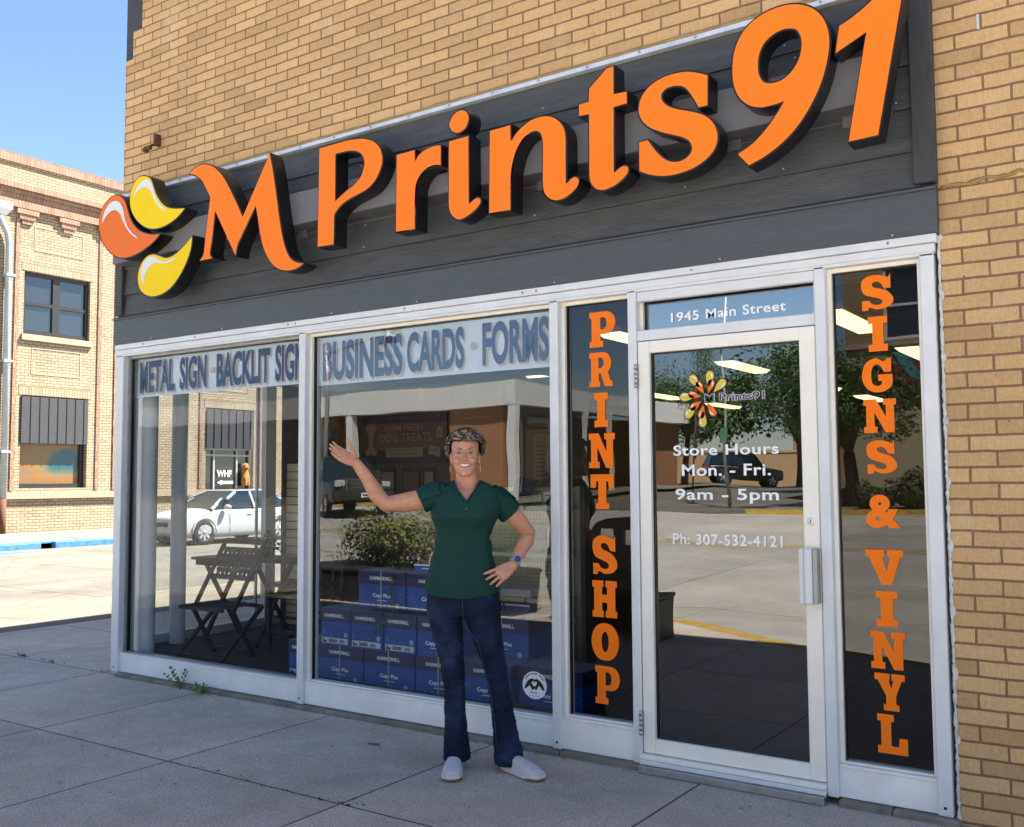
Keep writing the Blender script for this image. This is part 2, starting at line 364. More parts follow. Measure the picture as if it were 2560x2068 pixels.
M_ROAD = concrete_mat('street_concrete', (0.17, 0.155, 0.128), 3.05, 2.6, 0.8, 1.0, jw=0.014, jdark=0.25, blotch=0.3, speck=0.22)  # colour darkened to hold down the glare of the sunlit side street
M_ROAD2 = concrete_mat('pale_street_concrete', (0.48, 0.445, 0.385), 4.6, 3.7, 0.8, 1.0, jw=0.016, jdark=0.35, speck=0.22)  # extra paleness put into the colour to bounce light onto the shop front
M_WALKS = concrete_mat('sunlit_sidewalk_concrete', (0.205, 0.178, 0.138), 1.225, 1.225, -0.14, 0.0, crack=0.4, jdark=0.25)  # darker copy of the sidewalk concrete, toning down its sunlit strip by colour
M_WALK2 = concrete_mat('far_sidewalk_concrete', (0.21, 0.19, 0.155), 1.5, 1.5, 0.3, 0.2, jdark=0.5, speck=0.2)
M_DIRT = mat('dry_ground', (0.2, 0.17, 0.12), 0.95, var=0.3, vscale=0.4)
M_YELP = mat('yellow_kerb_paint', (0.52, 0.33, 0.06), 0.8, var=0.3, vscale=8, bmp=0.3)
M_BLUEP = mat('blue_kerb_paint', (0.05, 0.17, 0.36), 0.75, var=0.4, vscale=8, bmp=0.3)
M_WHITEP = mat('white_road_paint', (0.6, 0.6, 0.58), 0.8, var=0.25, vscale=6)
M_BLACK = mat('black_plastic', (0.012, 0.012, 0.013), 0.4, var=0.1)
M_GLASS = glass_mat('shop_window_glass', 0.085, (0.82, 0.84, 0.85), wav=0.0016)
M_GLASSD = glass_mat('door_glass', 0.145, (0.48, 0.5, 0.54), wav=0.0016)
M_GLASS1 = glass_mat('corner_window_glass', 0.022, (0.84, 0.86, 0.87), wav=0.0016)
M_GLASST = glass_mat('transom_glass', 0.30, (0.35, 0.38, 0.42), wav=0.0012)
M_GLASSP = glass_mat('dark_panel_glass', 0.055, (0.5, 0.52, 0.56), wav=0.0012)
M_GLASSS = glass_mat('side_glass', 0.07, (0.68, 0.71, 0.72), wav=0.0)

# ------------------------------------------------------------------ ground
def gz(y):
    """Main Street climbs gently on its far side"""
    pts = [(-200, 2.6), (-60, 1.15), (-44, 0.95), (-30, 0.55), (-24, 0.36), (-12, 0.02), (-5, -0.17), (0, -0.17), (400, -0.17)]
    for (a, za), (b, zb) in zip(pts, pts[1:]):
        if a <= y <= b: return za+(zb-za)*(y-a)/(b-a)
    return pts[0][1] if y < -200 else -0.17
mb = MB(); ys = [-700, -200, -60, -44, -30, -24, -12, -5, 0, 60, 700]
for a, b in zip(ys, ys[1:]):
    mb.quad((-700, a, gz(a)-0.03), (700, a, gz(a)-0.03), (700, b, gz(b)-0.03), (-700, b, gz(b)-0.03))
struct(mb.build('ground', M_DIRT))
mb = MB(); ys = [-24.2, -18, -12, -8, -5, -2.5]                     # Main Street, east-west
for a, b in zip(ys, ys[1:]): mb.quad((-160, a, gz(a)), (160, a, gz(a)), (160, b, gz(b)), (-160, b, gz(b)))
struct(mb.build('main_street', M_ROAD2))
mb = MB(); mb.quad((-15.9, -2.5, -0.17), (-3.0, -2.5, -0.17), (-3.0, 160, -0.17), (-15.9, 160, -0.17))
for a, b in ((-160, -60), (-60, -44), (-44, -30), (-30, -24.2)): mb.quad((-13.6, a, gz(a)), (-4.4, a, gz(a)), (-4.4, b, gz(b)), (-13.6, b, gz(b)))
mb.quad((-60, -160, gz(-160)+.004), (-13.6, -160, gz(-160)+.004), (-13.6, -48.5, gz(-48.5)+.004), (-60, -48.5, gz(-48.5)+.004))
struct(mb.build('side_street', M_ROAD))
# corner sidewalk with its kerb
kerb = [(60, -3.55), (5.2, -3.55), (3.9, -3.95), (2.4, -4.9), (0.8, -5.5), (-1.2, -5.5), (-3.0, -4.8), (-4.2, -3.4), (-4.55, -1.5), (-4.55, 160)]
inner = [(60, -3.70+.30), (5.2, -3.40), (3.85, -3.79), (2.33, -4.75), (0.75, -5.34), (-1.15, -5.34), (-2.9, -4.66), (-4.06, -3.33), (-4.39, -1.47), (-4.39, 160)]
top = -0.03
mb = MB(); mb.flat([[(x, y) for x, y in inner if x > -2.95]+[(-2.75, -4.45), (-2.75, 160), (60, 160)]], lambda x, y: (x, y, top))
struct(mb.build('sidewalk', M_CONC))
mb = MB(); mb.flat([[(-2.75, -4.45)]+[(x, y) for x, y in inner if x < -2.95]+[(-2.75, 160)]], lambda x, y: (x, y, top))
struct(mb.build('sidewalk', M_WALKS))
def kerb_strip(name, outer, inn, z, drop, m, kind=True):
    mb = MB()
    for i in range(len(outer)-1):
        a, b, c, d = outer[i], outer[i+1], inn[i+1], inn[i]
        mb.quad((*d, z), (*c, z), (*b, z), (*a, z)); mb.quad((*a, z), (*b, z), (*b, z-drop), (*a, z-drop))
    return struct(mb.build(name, m, fixn=False))
kerb_strip('kerb', kerb[:8], inner[:8], top+0.002, 0.16, M_YELP)
kerb_strip('kerb', kerb[7:], inner[7:], top+0.002, 0.16, mat('worn_yellow_kerb', (0.24, 0.19, 0.10), 0.85, var=0.35, vscale=5))
# far side of the side street: sidewalk and blue kerb
XW = -20.9
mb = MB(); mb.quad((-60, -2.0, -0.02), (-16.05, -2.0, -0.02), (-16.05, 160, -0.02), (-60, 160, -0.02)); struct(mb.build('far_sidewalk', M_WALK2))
def bluekerb(y0, y1, m, x0=-15.9):
    mb = MB(); mb.bbox(x0-0.16, x0+0.02, y0, y1, -0.2, -0.012, 0.03); return mb
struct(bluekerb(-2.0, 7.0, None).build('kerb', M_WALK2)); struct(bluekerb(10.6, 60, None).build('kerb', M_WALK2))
mb = bluekerb(7.02, 8.65, None); mb.bbox(-16.06, -15.88, 9.0, 10.58, -0.2, -0.012, 0.03); mb.box(-16.4, -16.05, 7.02, 10.58, -0.05, -0.015)
struct(mb.build('kerb', M_BLUEP))
mb = MB(); mb.quad((-15.5, 6.9, -0.166), (-14.2, 6.9, -0.166), (-14.2, 7.05, -0.166), (-15.5, 7.05, -0.166)); mb.quad((-15.4, 7.2, -0.166), (-14.9, 7.2, -0.166), (-14.9, 7.9, -0.166), (-15.4, 7.9, -0.166))
struct(mb.build('road_marking', M_BLUEP))
# far side of Main Street
def farwalk(x0, x1, y0, y1, name):
    mb = MB()
    yy = [y0]+[q for q in (-44, -30) if y1 < q < y0]+[y1]
    for a, b in zip(yy, yy[1:]): mb.quad((x0, b, gz(b)+0.13), (x1, b, gz(b)+0.13), (x1, a, gz(a)+0.13), (x0, a, gz(a)+0.13))
    struct(mb.build(name, M_WALK2))
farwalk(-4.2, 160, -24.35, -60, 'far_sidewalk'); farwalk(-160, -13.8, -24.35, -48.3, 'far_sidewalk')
mb = MB(); mb.box(-4.4, 160, -24.35, -24.2, 0.1, gz(-24.2)+0.14); mb.box(-160, -13.6, -24.35, -24.2, 0.1, gz(-24.2)+0.14)
struct(mb.build('kerb', M_YELP))
mb = MB()
for x in (-2, 1.2, 4.4, 7.6, 10.8): mb.quad((x, -24.1, gz(-24.1)+.005), (x+.1, -24.1, gz(-24.1)+.005), (x+1.9, -20, gz(-20)+.005), (x+1.8, -20, gz(-20)+.005))
for a, b in ((-14.6, -14.45), (-14.2, -14.05)): mb.quad((-40, a, gz(a)+.006), (40, a, gz(a)+.006), (40, b, gz(b)+.006), (-40, b, gz(b)+.006), 1)
for y0, y1 in ((-9.6, -9.45), (-7.1, -6.95)): mb.quad((-13, y0, gz(y0)+.006), (-3, y0, gz(y0)+.006), (-3, y1, gz(y1)+.006), (-13, y1, gz(y1)+.006))
struct(mb.build('road_marking', [M_WHITEP, M_YELP]))

# ------------------------------------------------------------------ the shop building
shop = tag(empty('shop_building', (3, 0, 0)), 'tan brick corner shop building with grey plank sign band over white framed windows', 'building')
H = 7.5
mb = MB()
up = [(0.0, 3.60), (12.5, 3.60), (12.5, H), (0.20, H), (0.20, 4.922), (0.09, 4.922), (0.09, 4.70), (0.0, 4.70)]
mb.prism([up], 0.0, 0.22); mb.box(5.885, 12.5, 0.0, 0.22, -0.2, 3.60); mb.box(0.0, 0.35, 0.06, 0.22, 2.45, 3.60)
mb.build('wall', M_BRICK, shop)
for q_ in ((0.0, 0.2, 0.221, 12, 2.46, H), (12.3, 12.5, 0.221, 12, -0.2, H), (-0.3, -0.201, 3.4, 12, -0.2, 2.46), (-0.2005, 0.2, 11.81, 12, -0.2, 2.46)): mb = MB(); mb.box(*q_); mb.build('wall', M_BRICK_SIDE, shop)
mb = MB(); mb.box(-0.025, 0.0895, 0.02, 0.2195, 4.702, 4.922); mb.box(-0.025, 0.1995, 0.02, 0.2195, 4.9225, H)
mb.build('dark_parapet_side', M_DKBOARD, shop)
mb = MB(); mb.box(0.0, 12.5, 0.22, 12.2, H-0.4, H-0.2); mb.box(-0.3, 12.5, 11.9, 12.2, -0.2, H-0.4); mb.build('roof', M_DKBOARD, shop)
# sign band: lap siding, trim board, end boards, flashing
mb = MB()
zs = [2.672, 2.83, 3.025, 3.22, 3.41, 3.585]
for a, b in zip(zs, zs[1:]):
    mb.add([(0.03, -0.040, a), (5.82, -0.040, a), (5.82, -0.022, b), (0.03, -0.022, b), (0.03, -0.012, a), (5.82, -0.012, a), (5.82, 0.0, b), (0.03, 0.0, b)],
           [(0, 1, 2, 3), (0, 4, 5, 1), (4, 0, 3, 7), (1, 5, 6, 2), (3, 2, 6, 7), (5, 4, 7, 6)])
mb.build('plank_siding', M_PLANK, shop)
mb = MB(); mb.box(-0.002, 5.884, -0.05, -0.001, 2.457, 2.645)
mb.add([(-0.01, -0.066, 2.645), (5.884, -0.066, 2.645), (5.884, -0.066, 2.655), (5.884, -0.03, 2.675), (-0.01, -0.03, 2.675), (-0.01, -0.066, 2.655), (-0.01, -0.001, 2.645), (5.884, -0.001, 2.645), (5.884, -0.001, 2.675), (-0.01, -0.001, 2.675)],
       [(0, 1, 2, 5), (5, 2, 3, 4), (4, 3, 8, 9), (0, 6, 7, 1), (0, 5, 4, 9, 6), (1, 7, 8, 3, 2)])
mb.build('trim_board', M_TRIM, shop)
mb = MB(); mb.bbox(0.015, 0.095, -0.062, -0.001, 2.676, 3.575, 0.004); mb.build('end_board', M_DKBOARD, shop)
mb = MB(); mb.bbox(5.797, 5.888, -0.066, -0.001, 2.676, 3.615, 0.004); mb.build('end_board', M_DKBOARD, shop)
mb = MB(); mb.add([(-0.02, -0.058, 3.588), (5.797, -0.058, 3.588), (5.797, -0.046, 3.618), (-0.02, -0.046, 3.618), (5.797, -0.001, 3.63), (-0.02, -0.001, 3.63), (-0.02, -0.001, 3.588), (5.797, -0.001, 3.588)],
       [(0, 1, 2, 3), (3, 2, 4, 5), (0, 6, 7, 1), (0, 3, 5, 6), (1, 7, 4, 2)])
for k in range(19): mb.lathe((0.15+k*0.31, -0.052, 3.603), [(0.0, -0.012), (0.006, -0.010), (0.007, 0.006)], 8, 1, axis='y')
mb.build('flashing', [M_FLASH, M_STEEL], shop)
mb = MB(); rn = random.Random(3)
pts = [(0.0+k*0.06, -0.012-0.006*rn.random(), 3.636+0.004*rn.random()) for k in range(98)]
mb.tube(pts, [0.010+0.007*rn.random() for _ in pts], 6); mb.build('sealant_bead', M_CAULKT, shop)
# nail and screw heads on boards
mb = MB(); rn = random.Random(5)
for x in (0.5, 1.3, 2.6, 3.05, 3.9, 4.7, 5.3, 5.74):
    for z in (2.86, 3.0, 3.06, 3.38, 3.45): 
        if rn.random() < 0.6: mb = MB(); mb.lathe((x+rn.uniform(-.1, .03), -0.036, z), [(0.0, -0.006), (0.005, -0.005), (0.006, 0.012)], 8, 0, axis='y'); mb.build('screw', M_STEEL, shop)
for x in (0.45, 1.25, 2.3, 3.0, 3.96, 4.9, 5.7): mb = MB(); mb.lathe((x, -0.052, 2.47), [(0.0, -0.004), (0.006, -0.003), (0.007, 0.006)], 8, 0, axis='y'); mb.build('screw', M_STEEL, shop)
# sealant seams on brick
mb = MB(); rn = random.Random(11)
for z0, z1, ph in ((-0.05, 0.62, 0), (0.62, 1.5, 1), (1.5, 2.45, 2)):
    n = int((z1-z0)/0.012); mb.tube([(5.879+0.003*rn.random(), -0.002-0.004*rn.random(), z0+(z1-z0)*k/n) for k in range(n+1)], [0.004+0.006*rn.random() for k in range(n+1)], 6)
for z in range(9): 
    zz = 2.2515-0.0667*(z*4-3)+rn.uniform(-.01, .01); mb.ell((5.886, -0.001, zz), (0.010, 0.004, 0.012+0.018*rn.random()), 8, 6)
mb.build('caulk_bead', M_WCAULK, shop)
mb = MB(); rn = random.Random(12)
mb.tube([(5.9+k*0.02, -0.002, 2.655+0.012*math.sin(k*0.9)*rn.random()+k*0.0012) for k in range(22)], [0.006+0.008*rn.random() for k in range(22)], 6)
mb.build('sealant_bead', M_CAULKT, shop)
for q_ in ((6.062, 6.073, -0.002, 0.01, 3.32, 3.385), (6.066, 6.077, -0.002, 0.01, 3.50, 3.57)): mb = MB(); mb.box(*q_); mb.build('caulk_bead', M_WCAULK, shop)
# storefront frame
mb = MB()
def post(x0, x1, d=-0.03, z1=2.376):
    mb.bbox(x0, x1, d, 0.11, 0.0, z1, 0.004)
for a_, b_ in ((0.0, 0.088), (1.985, 2.043), (3.908, 3.963), (4.384, 4.432), (5.345, 5.394), (5.803, 5.862)):
    mb = MB(); post(a_, b_)
    if b_-a_ > .05: mb.lathe(((a_+b_)/2, -0.031, 0.035), [(0.0, -0.004), (0.006, -0.003), (0.007, 0.004)], 8, 1, axis='y')
    mb.build('post', [M_ALU, M_BLACK], shop)
mb = MB(); mb.bbox(-0.004, 5.868, -0.036, 0.11, 2.379, 2.416, 0.003); mb.bbox(-0.004, 5.878, -0.046, 0.11, 2.418, 2.456, 0.003)
mb.box(0.0, 5.862, -0.03, 0.105, 2.366, 2.3795)
for x in (0.35, 0.95, 1.9, 1.97, 2.9, 3.75, 3.84, 4.75, 5.68): mb.lathe((x, -0.047, 2.437), [(0.0, -0.004), (0.006, -0.003), (0.007, 0.004)], 8, 1, axis='y')
mb.build('header', [M_ALU, M_ALUD], shop)
def sill(x0, x1, z1, name='sill_panel'):
    mb = MB(); mb.box(x0+.0005, x1-.0005, -0.008, 0.10, 0.002, z1-0.016); mb.bbox(x0+.0005, x1-.0005, -0.014, 0.10, z1-0.0155, z1, 0.003); return mb.build(name, M_SILL, shop)
sill(0.088, 1.985, 0.142); sill(2.043, 3.908, 0.143); sill(3.963, 4.384, 0.168); sill(5.394, 5.803, 0.145)
# threshold under the door
mb = MB()
mb.bbox(4.4325, 5.3445, -0.055, 0.09, 0.03, 0.052, 0.004); mb.bbox(4.4325, 5.3445, -0.068, 0.09, 0.008, 0.029, 0.004, 1); mb.bbox(4.4325, 5.3445, -0.085, 0.09, -0.03, 0.0075, 0.004, 2)
mb.build('threshold', [M_ALUC, M_ALU, M_STEEL], shop)
mb = MB(); rn = random.Random(21)
x = 0.09
while x < 4.43:
    w = rn.choice((0.5, 0.7, 0.12, 0.9, 0.45)); x1 = min(4.43, x+w)
    mb = MB(); mb.bbox(x+0.002, x1-0.002, -0.05-0.008*rn.random(), 0.1, -0.08, -0.001-0.003*rn.random(), 0.008); mb.build('ledge_stone', M_LEDGE, shop); x = x1
for a, b in ((5.396, 5.62), (5.624, 5.89)): mb = MB(); mb.bbox(a, b, -0.052, 0.1, -0.08, -0.002, 0.008); mb.build('ledge_stone', M_LEDGE, shop)
# windows: frame stops and pane
def window(x0, x1, z0, z1, y, gm, fm, st=0.018):
    fr = MB()
    fr.box(x0, x0+st, y-0.03, y+0.03, z0, z1); fr.box(x1-st, x1, y-0.03, y+0.03, z0, z1)
    fr.box(x0+st, x1-st, y-0.0295, y+0.03, z1-st, z1); fr.box(x0+st, x1-st, y-0.0295, y+0.03, z0, z0+st*0.4)
    for a, b in ((x0+st, x0+st+0.005), (x1-st-0.005, x1-st)): fr.box(a, b, y-0.012, y+0.012, z0+st*.4, z1-st, 1)
    fr.box(x0+st+.005, x1-st-.005, y-0.012, y+0.012, z1-st-0.005, z1-st, 1)
    w = fr.build('window', [fm, M_BLACK], shop)
    g = MB(); g.quad((x0+st, y, z0+st*0.4), (x1-st, y, z0+st*0.4), (x1-st, y, z1-st), (x0+st, y, z1-st)); gl = g.build('pane', gm, w, fixn=False)
    return w
W1 = window(0.0885, 1.9845, 0.1425, 2.3655, 0.045, M_GLASS1, M_ALUD)
W2 = window(2.0435, 3.9075, 0.1435, 2.3655, 0.045, M_GLASS, M_ALUC)
W3 = window(3.9635, 4.3835, 0.1685, 2.3655, 0.045, M_GLASSP, M_ALUC)
W5 = window(5.3945, 5.8025, 0.1455, 2.3655, 0.045, M_GLASSP, M_ALUC)
mb = MB(); mb.bbox(4.4325, 5.3445, -0.02, 0.09, 2.113, 2.166, 0.003); mb.build('transom_bar', M_ALU, shop)
W4 = window(4.4325, 5.3445, 2.1665, 2.3655, 0.05, M_GLASST, M_ALUC, 0.016)
mb = MB(); mb.bbox(4.433, 5.344, -0.018, 0.0195, 2.315, 2.3655, 0.003); mb.build('head_rail', M_ALU, shop)
# door
mb = MB()
mb.bbox(4.437, 4.500, -0.022, 0.03, 0.056, 2.108, 0.003); mb.bbox(5.266, 5.341, -0.022, 0.03, 0.056, 2.108, 0.003)
mb.bbox(4.5005, 5.2655, -0.0215, 0.03, 2.047, 2.108, 0.003); mb.bbox(4.5005, 5.2655, -0.0215, 0.03, 0.056, 0.128, 0.003)
mb.box(4.5005, 4.506, 0.0, 0.025, 0.128, 2.047, 1); mb.box(5.260, 5.2655, 0.0, 0.025, 0.128, 2.047, 1); mb.box(4.506, 5.26, 0.0, 0.025, 2.041, 2.047, 1); mb.box(4.506, 5.26, 0.0, 0.025, 0.128, 0.133, 1)
DOOR = mb.build('door', [M_ALUC, M_BLACK], shop)
mb = MB(); mb.quad((4.506, 0.012, 0.133), (5.26, 0.012, 0.133), (5.26, 0.012, 2.041), (4.506, 0.012, 2.041)); mb.build('pane', M_GLASSD, DOOR, fixn=False)
mb = MB(); mb.bbox(5.256, 5.279, -0.075, -0.06, 0.845, 1.092, 0.003); mb.bbox(5.2795, 5.317, -0.088, -0.062, 0.842, 1.095, 0.008); mb.bbox(5.3175, 5.338, -0.075, -0.022, 0.845, 1.092, 0.003, 1)
mb.box(5.288, 5.31, -0.062, -0.022, 0.88, 0.92); mb.box(5.288, 5.31, -0.062, -0.022, 1.02, 1.06); mb.build('handle', [M_ALU, M_ALUD], DOOR)
mb = MB(); mb.lathe((5.304, -0.022, 1.213), [(0.0, -0.014), (0.012, -0.014), (0.0135, -0.008), (0.019, -0.006), (0.021, 0.0)], 20, 0, axis='y'); mb.box(5.3025, 5.3055, -0.0385, -0.0355, 1.205, 1.221, 1)
mb.build('lock', [M_ALUC, M_BLACK], DOOR)
for z0 in (0.14, 1.873):
    mb = MB()
    for k in range(5): mb.lathe((4.431, -0.036, z0+k*0.024), [(0.0, 0.0), (0.0085, 0.001), (0.0085, 0.022), (0.0, 0.023)], 12)
    mb.box(4.432, 4.437, -0.034, -0.02, z0, z0+0.119); mb.build('hinge', M_STEEL, DOOR)

# ------------------------------------------------------------------ lettering on the glass
M_ORV = mat('orange_vinyl', (1.0, 0.20, 0.008), 0.5, var=0.05, spec=0.15)
M_WHV = mat('white_vinyl', (0.90, 0.91, 0.93), 0.45, var=0.04)
M_DKV = mat('plum_vinyl', (0.05, 0.035, 0.06), 0.45, var=0.05)
M_YEV = mat('yellow_vinyl', (0.72, 0.53, 0.04), 0.45, var=0.05)
GLY = {
 'P': [[(0, 0), (.52, 0), (.52, .17), (.42, .17), (.42, .36), (.62, .36), (.78, .39), (.92, .48), (1, .66), (.95, .84), (.83, .95), (.65, 1), (0, 1), (0, .83), (.08, .83), (.08, .17), (0, .17)], [(.42, .5), (.55, .5), (.63, .55), (.66, .66), (.63, .78), (.55, .84), (.42, .84)]],
 'R': [[(0, 0), (.46, 0), (.46, .16), (.40, .16), (.40, .39), (.49, .39), (.66, 0), (1, 0), (1, .16), (.91, .16), (.80, .43), (.90, .52), (.95, .68), (.91, .84), (.81, .95), (.63, 1), (0, 1), (0, .84), (.07, .84), (.07, .16), (0, .16)], [(.40, .54), (.51, .54), (.60, .59), (.625, .69), (.60, .79), (.51, .85), (.40, .85)]],
 'I': [[(0, 0), (1, 0), (1, .2), (.79, .2), (.79, .8), (1, .8), (1, 1), (0, 1), (0, .8), (.21, .8), (.21, .2), (0, .2)]],
 'N': [[(0, 1), (.38, 1), (.68, .47), (.68, .82), (.6, .82), (.6, 1), (1, 1), (1, .82), (.93, .82), (.93, 0), (.66, 0), (.33, .60), (.33, .18), (.41, .18), (.41, 0), (0, 0), (0, .18), (.08, .18), (.08, .82), (0, .82)]],
 'T': [[(.21, 0), (.79, 0), (.79, .17), (.67, .17), (.67, .8), (.74, .8), (.78, .61), (1, .61), (1, 1), (0, 1), (0, .61), (.22, .61), (.26, .8), (.33, .8), (.33, .17), (.21, .17)]],
 'S': [catmull('.838,.896 .922,1* .922,.58* .71,.60* .61,.739 .482,.793 .345,.75 .38,.65 .61,.58 .838,.49 .99,.31 .965,.153 .761,.04 .457,.018 .254,.086 .203,0* .015,0* .015,.28* .228,.28* .355,.167 .558,.144 .66,.212 .584,.302 .355,.37 .10,.46 0,.64 .025,.844 .228,.966 .508,.98 .711,.935', 4)],
 'H': [[(0, 0), (.46, 0), (.46, .18), (.4, .18), (.4, .4), (.6, .4), (.6, .18), (.54, .18), (.54, 0), (1, 0), (1, .18), (.93, .18), (.93, .82), (1, .82), (1, 1), (.54, 1), (.54, .82), (.6, .82), (.6, .62), (.4, .62), (.4, .82), (.46, .82), (.46, 1), (0, 1), (0, .82), (.07, .82), (.07, .18), (0, .18)]],
 'O': [[(.5+.5*math.cos(a*math.pi/16)*abs(math.cos(a*math.pi/16))**-.12 if abs(math.cos(a*math.pi/16)) > 1e-6 else .5, .5+.5*math.sin(a*math.pi/16)) for a in range(32)], [(.5+.13*math.cos(a*math.pi/12), .5+.27*math.sin(a*math.pi/12)) for a in range(24)]],
 'G': [catmull('.73,.884 .85,.977* .973,.977* .973,.58* .73,.58* .62,.767 .486,.814 .351,.72 .308,.488 .351,.256 .514,.186 .64,.233 .665,.326* .54,.326* .54,.512* 1,.512* .99,.21 .784,.047 .486,0 .189,.093 .016,.349 .016,.628 .162,.884 .459,.99', 4)],
 'V': [[(.40, 0), (.68, 0), (.92, .8), (1, .8), (1, 1), (.58, 1), (.58, .8), (.66, .8), (.55, .38), (.44, .8), (.5, .8), (.5, 1), (0, 1), (0, .8), (.08, .8)]],
 'Y': [[(.28, 0), (.8, 0), (.8, .17), (.7, .17), (.7, .4), (.9, .82), (1, .82), (1, 1), (.56, 1), (.56, .82), (.62, .82), (.55, .6), (.46, .82), (.5, .82), (.5, 1), (0, 1), (0, .82), (.1, .82), (.37, .4), (.37, .17), (.28, .17)]],
 'L': [[(0, 0), (1, 0), (1, .42), (.73, .42), (.7, .2), (.46, .2), (.46, .82), (.56, .82), (.56, 1), (0, 1), (0, .82), (.12, .82), (.12, .2), (0, .2)]],
}
def slab(mb, ch, x0, x1, z0, z1, y, m=0):
    if ch not in GLY: return text_into(mb, ch, rect_xz(x0, x1, z0, z1, y), m, offset=0.045)
    mb.flat(GLY[ch], lambda u, v: (x0+(x1-x0)*u, y, z0+(z1-z0)*v), m)
pr_ = [('P', 4.120, 4.278, 2.110, 2.299), ('R', 4.117, 4.256, 1.899, 2.082), ('I', 4.143, 4.226, 1.685, 1.867), ('N', 4.108, 4.263, 1.469, 1.652), ('T', 4.115, 4.255, 1.254, 1.436), ('S', 4.123, 4.269, 0.914, 1.120), ('H', 4.118, 4.264, 0.692, 0.882), ('O', 4.110, 4.272, 0.470, 0.663), ('P', 4.130, 4.276, 0.248, 0.442)]
for c in pr_:
    mb = MB(); slab(mb, *c, 0.042); mb.build('vinyl_letter', M_ORV, W3, fixn=False)
sg_ = [('S', 5.538, 5.676, 2.162, 2.324), ('I', 5.563, 5.646, 1.975, 2.133), ('G', 5.530, 5.660, 1.790, 1.946), ('N', 5.532, 5.673, 1.610, 1.760), ('S', 5.540, 5.669, 1.426, 1.578), ('&', 5.528, 5.678, 1.185, 1.334), ('V', 5.522, 5.682, 0.938, 1.091), ('I', 5.560, 5.652, 0.755, 0.910), ('N', 5.532, 5.678, 0.570, 0.733), ('Y', 5.544, 5.671, 0.391, 0.551), ('L', 5.550, 5.676, 0.206, 0.375)]
for c in sg_:
    mb = MB(); slab(mb, *c, 0.042); mb.build('vinyl_letter', M_ORV, W5, fixn=False)
def glasstext(parent, s, x0, x1, z0, z1, y, m, off=0.018, spacing=1.06):
    mb = MB(); text_into(mb, s, rect_xz(x0, x1, z0, z1, y), 0, off, spacing); return mb.build('lettering', m, parent, fixn=False)
glasstext(W4, '1945 Main Street', 4.593, 5.188, 2.203, 2.252, 0.047, M_WHV)
for s, x0, x1, z0, z1 in (('Store Hours', 4.611, 5.149, 1.524, 1.576), ('Mon. - Fri.', 4.655, 5.108, 1.423, 1.480), ('9am - 5pm', 4.618, 5.144, 1.290, 1.361), ('Ph: 307-532-4121', 4.601, 5.157, 1.087, 1.141)):
    glasstext(DOOR, s, x0, x1, z0, z1, 0.009, M_WHV)
# petal flower with the shop's name on the door glass
def petal(cx, cz, ang, L, y, mb, m):
    pts = catmull('-.5,0 -.42,.2 -.2,.27 .05,.2 .3,.07 .55,-.02* .3,-.13 .05,-.22 -.2,-.25 -.42,-.18', 4)
    c, s = math.cos(ang), math.sin(ang)
    for sc, yy, mm in ((1.16, y, 2), (1.0, y-0.001, m)):
        mb.flat([[(q[0]*L*sc, q[1]*L*sc) for q in pts]], lambda u, v: (cx+u*c-v*s, yy, cz+u*s+v*c), mm)
    hl = catmull('-.38,.05* -.3,.15 -.12,.19 .1,.1* -.1,.13 -.24,.08', 4)
    mb.flat([[(q[0]*L, q[1]*L) for q in hl]], lambda u, v: (cx+u*c-v*s, y-0.002, cz+u*s+v*c), 3)
mb = MB(); lx, lz = 4.800, 1.803
def r6(x, z): return 4.668+(x-895)/280*0.232, 1.925-(z-700)/320*0.25
for i, (px, pz) in enumerate(((975, 745), (1068, 735), (1130, 783), (925, 840), (945, 935), (1020, 985), (1008, 785), (1072, 780), (970, 832), (975, 897), (1015, 940), (1075, 930))):
    x, z = r6(px, pz); cx0, cz0 = r6(1040, 858); petal(x, z, math.atan2(cz0-z, cx0-x)+0.15, 0.078 if i < 6 else 0.066, 0.009, mb, 1 if i < 6 else 0)
text_into(mb, 'M Prints91', rect_xz(4.782, 5.089, 1.784, 1.826, 0.0075), 3, 0.05); text_into(mb, 'M Prints91', rect_xz(4.784, 5.087, 1.786, 1.824, 0.006), 4, 0.015)
mb.build('logo', [M_ORV, M_YEV, M_DKV, M_WHV, M_DKV], DOOR, fixn=False)
# round community sticker low on the window
mb = MB(); c0 = (3.751, 0.296); circ = [(0.078*math.cos(a*math.pi/16), 0.074*math.sin(a*math.pi/16)) for a in range(32)]
mb.flat([circ], lambda u, v: (c0[0]+u, 0.042, c0[1]+v), 0)
hand = catmull('-.066,-.022 -.05,.012 -.03,.030 -.012,.036* 0,.030* .014,.036* .032,.028 .052,.010 .066,-.024* .05,-.02 .03,-.002 .012,-.026* 0,-.018* -.014,-.028* -.032,-.004 -.05,-.018', 3)
mb.flat([hand], lambda u, v: (c0[0]+u, 0.041, c0[1]+v), 1)
heart = catmull('0,-.016* .016,0 .014,.012 .006,.013 0,.006* -.006,.013 -.014,.012 -.016,0', 3)
mb.flat([heart], lambda u, v: (c0[0]+u, 0.040, c0[1]+0.008+v), 0)
text_into(mb, 'Partner', rect_xz(c0[0]-0.026, c0[0]+0.022, c0[1]-0.046, c0[1]-0.032, 0.041), 2, 0.01)
text_into(mb, 'Torrington, Wyoming', rect_xz(c0[0]-0.032, c0[0]+0.03, c0[1]-0.062, c0[1]-0.053, 0.041), 1, 0.0)
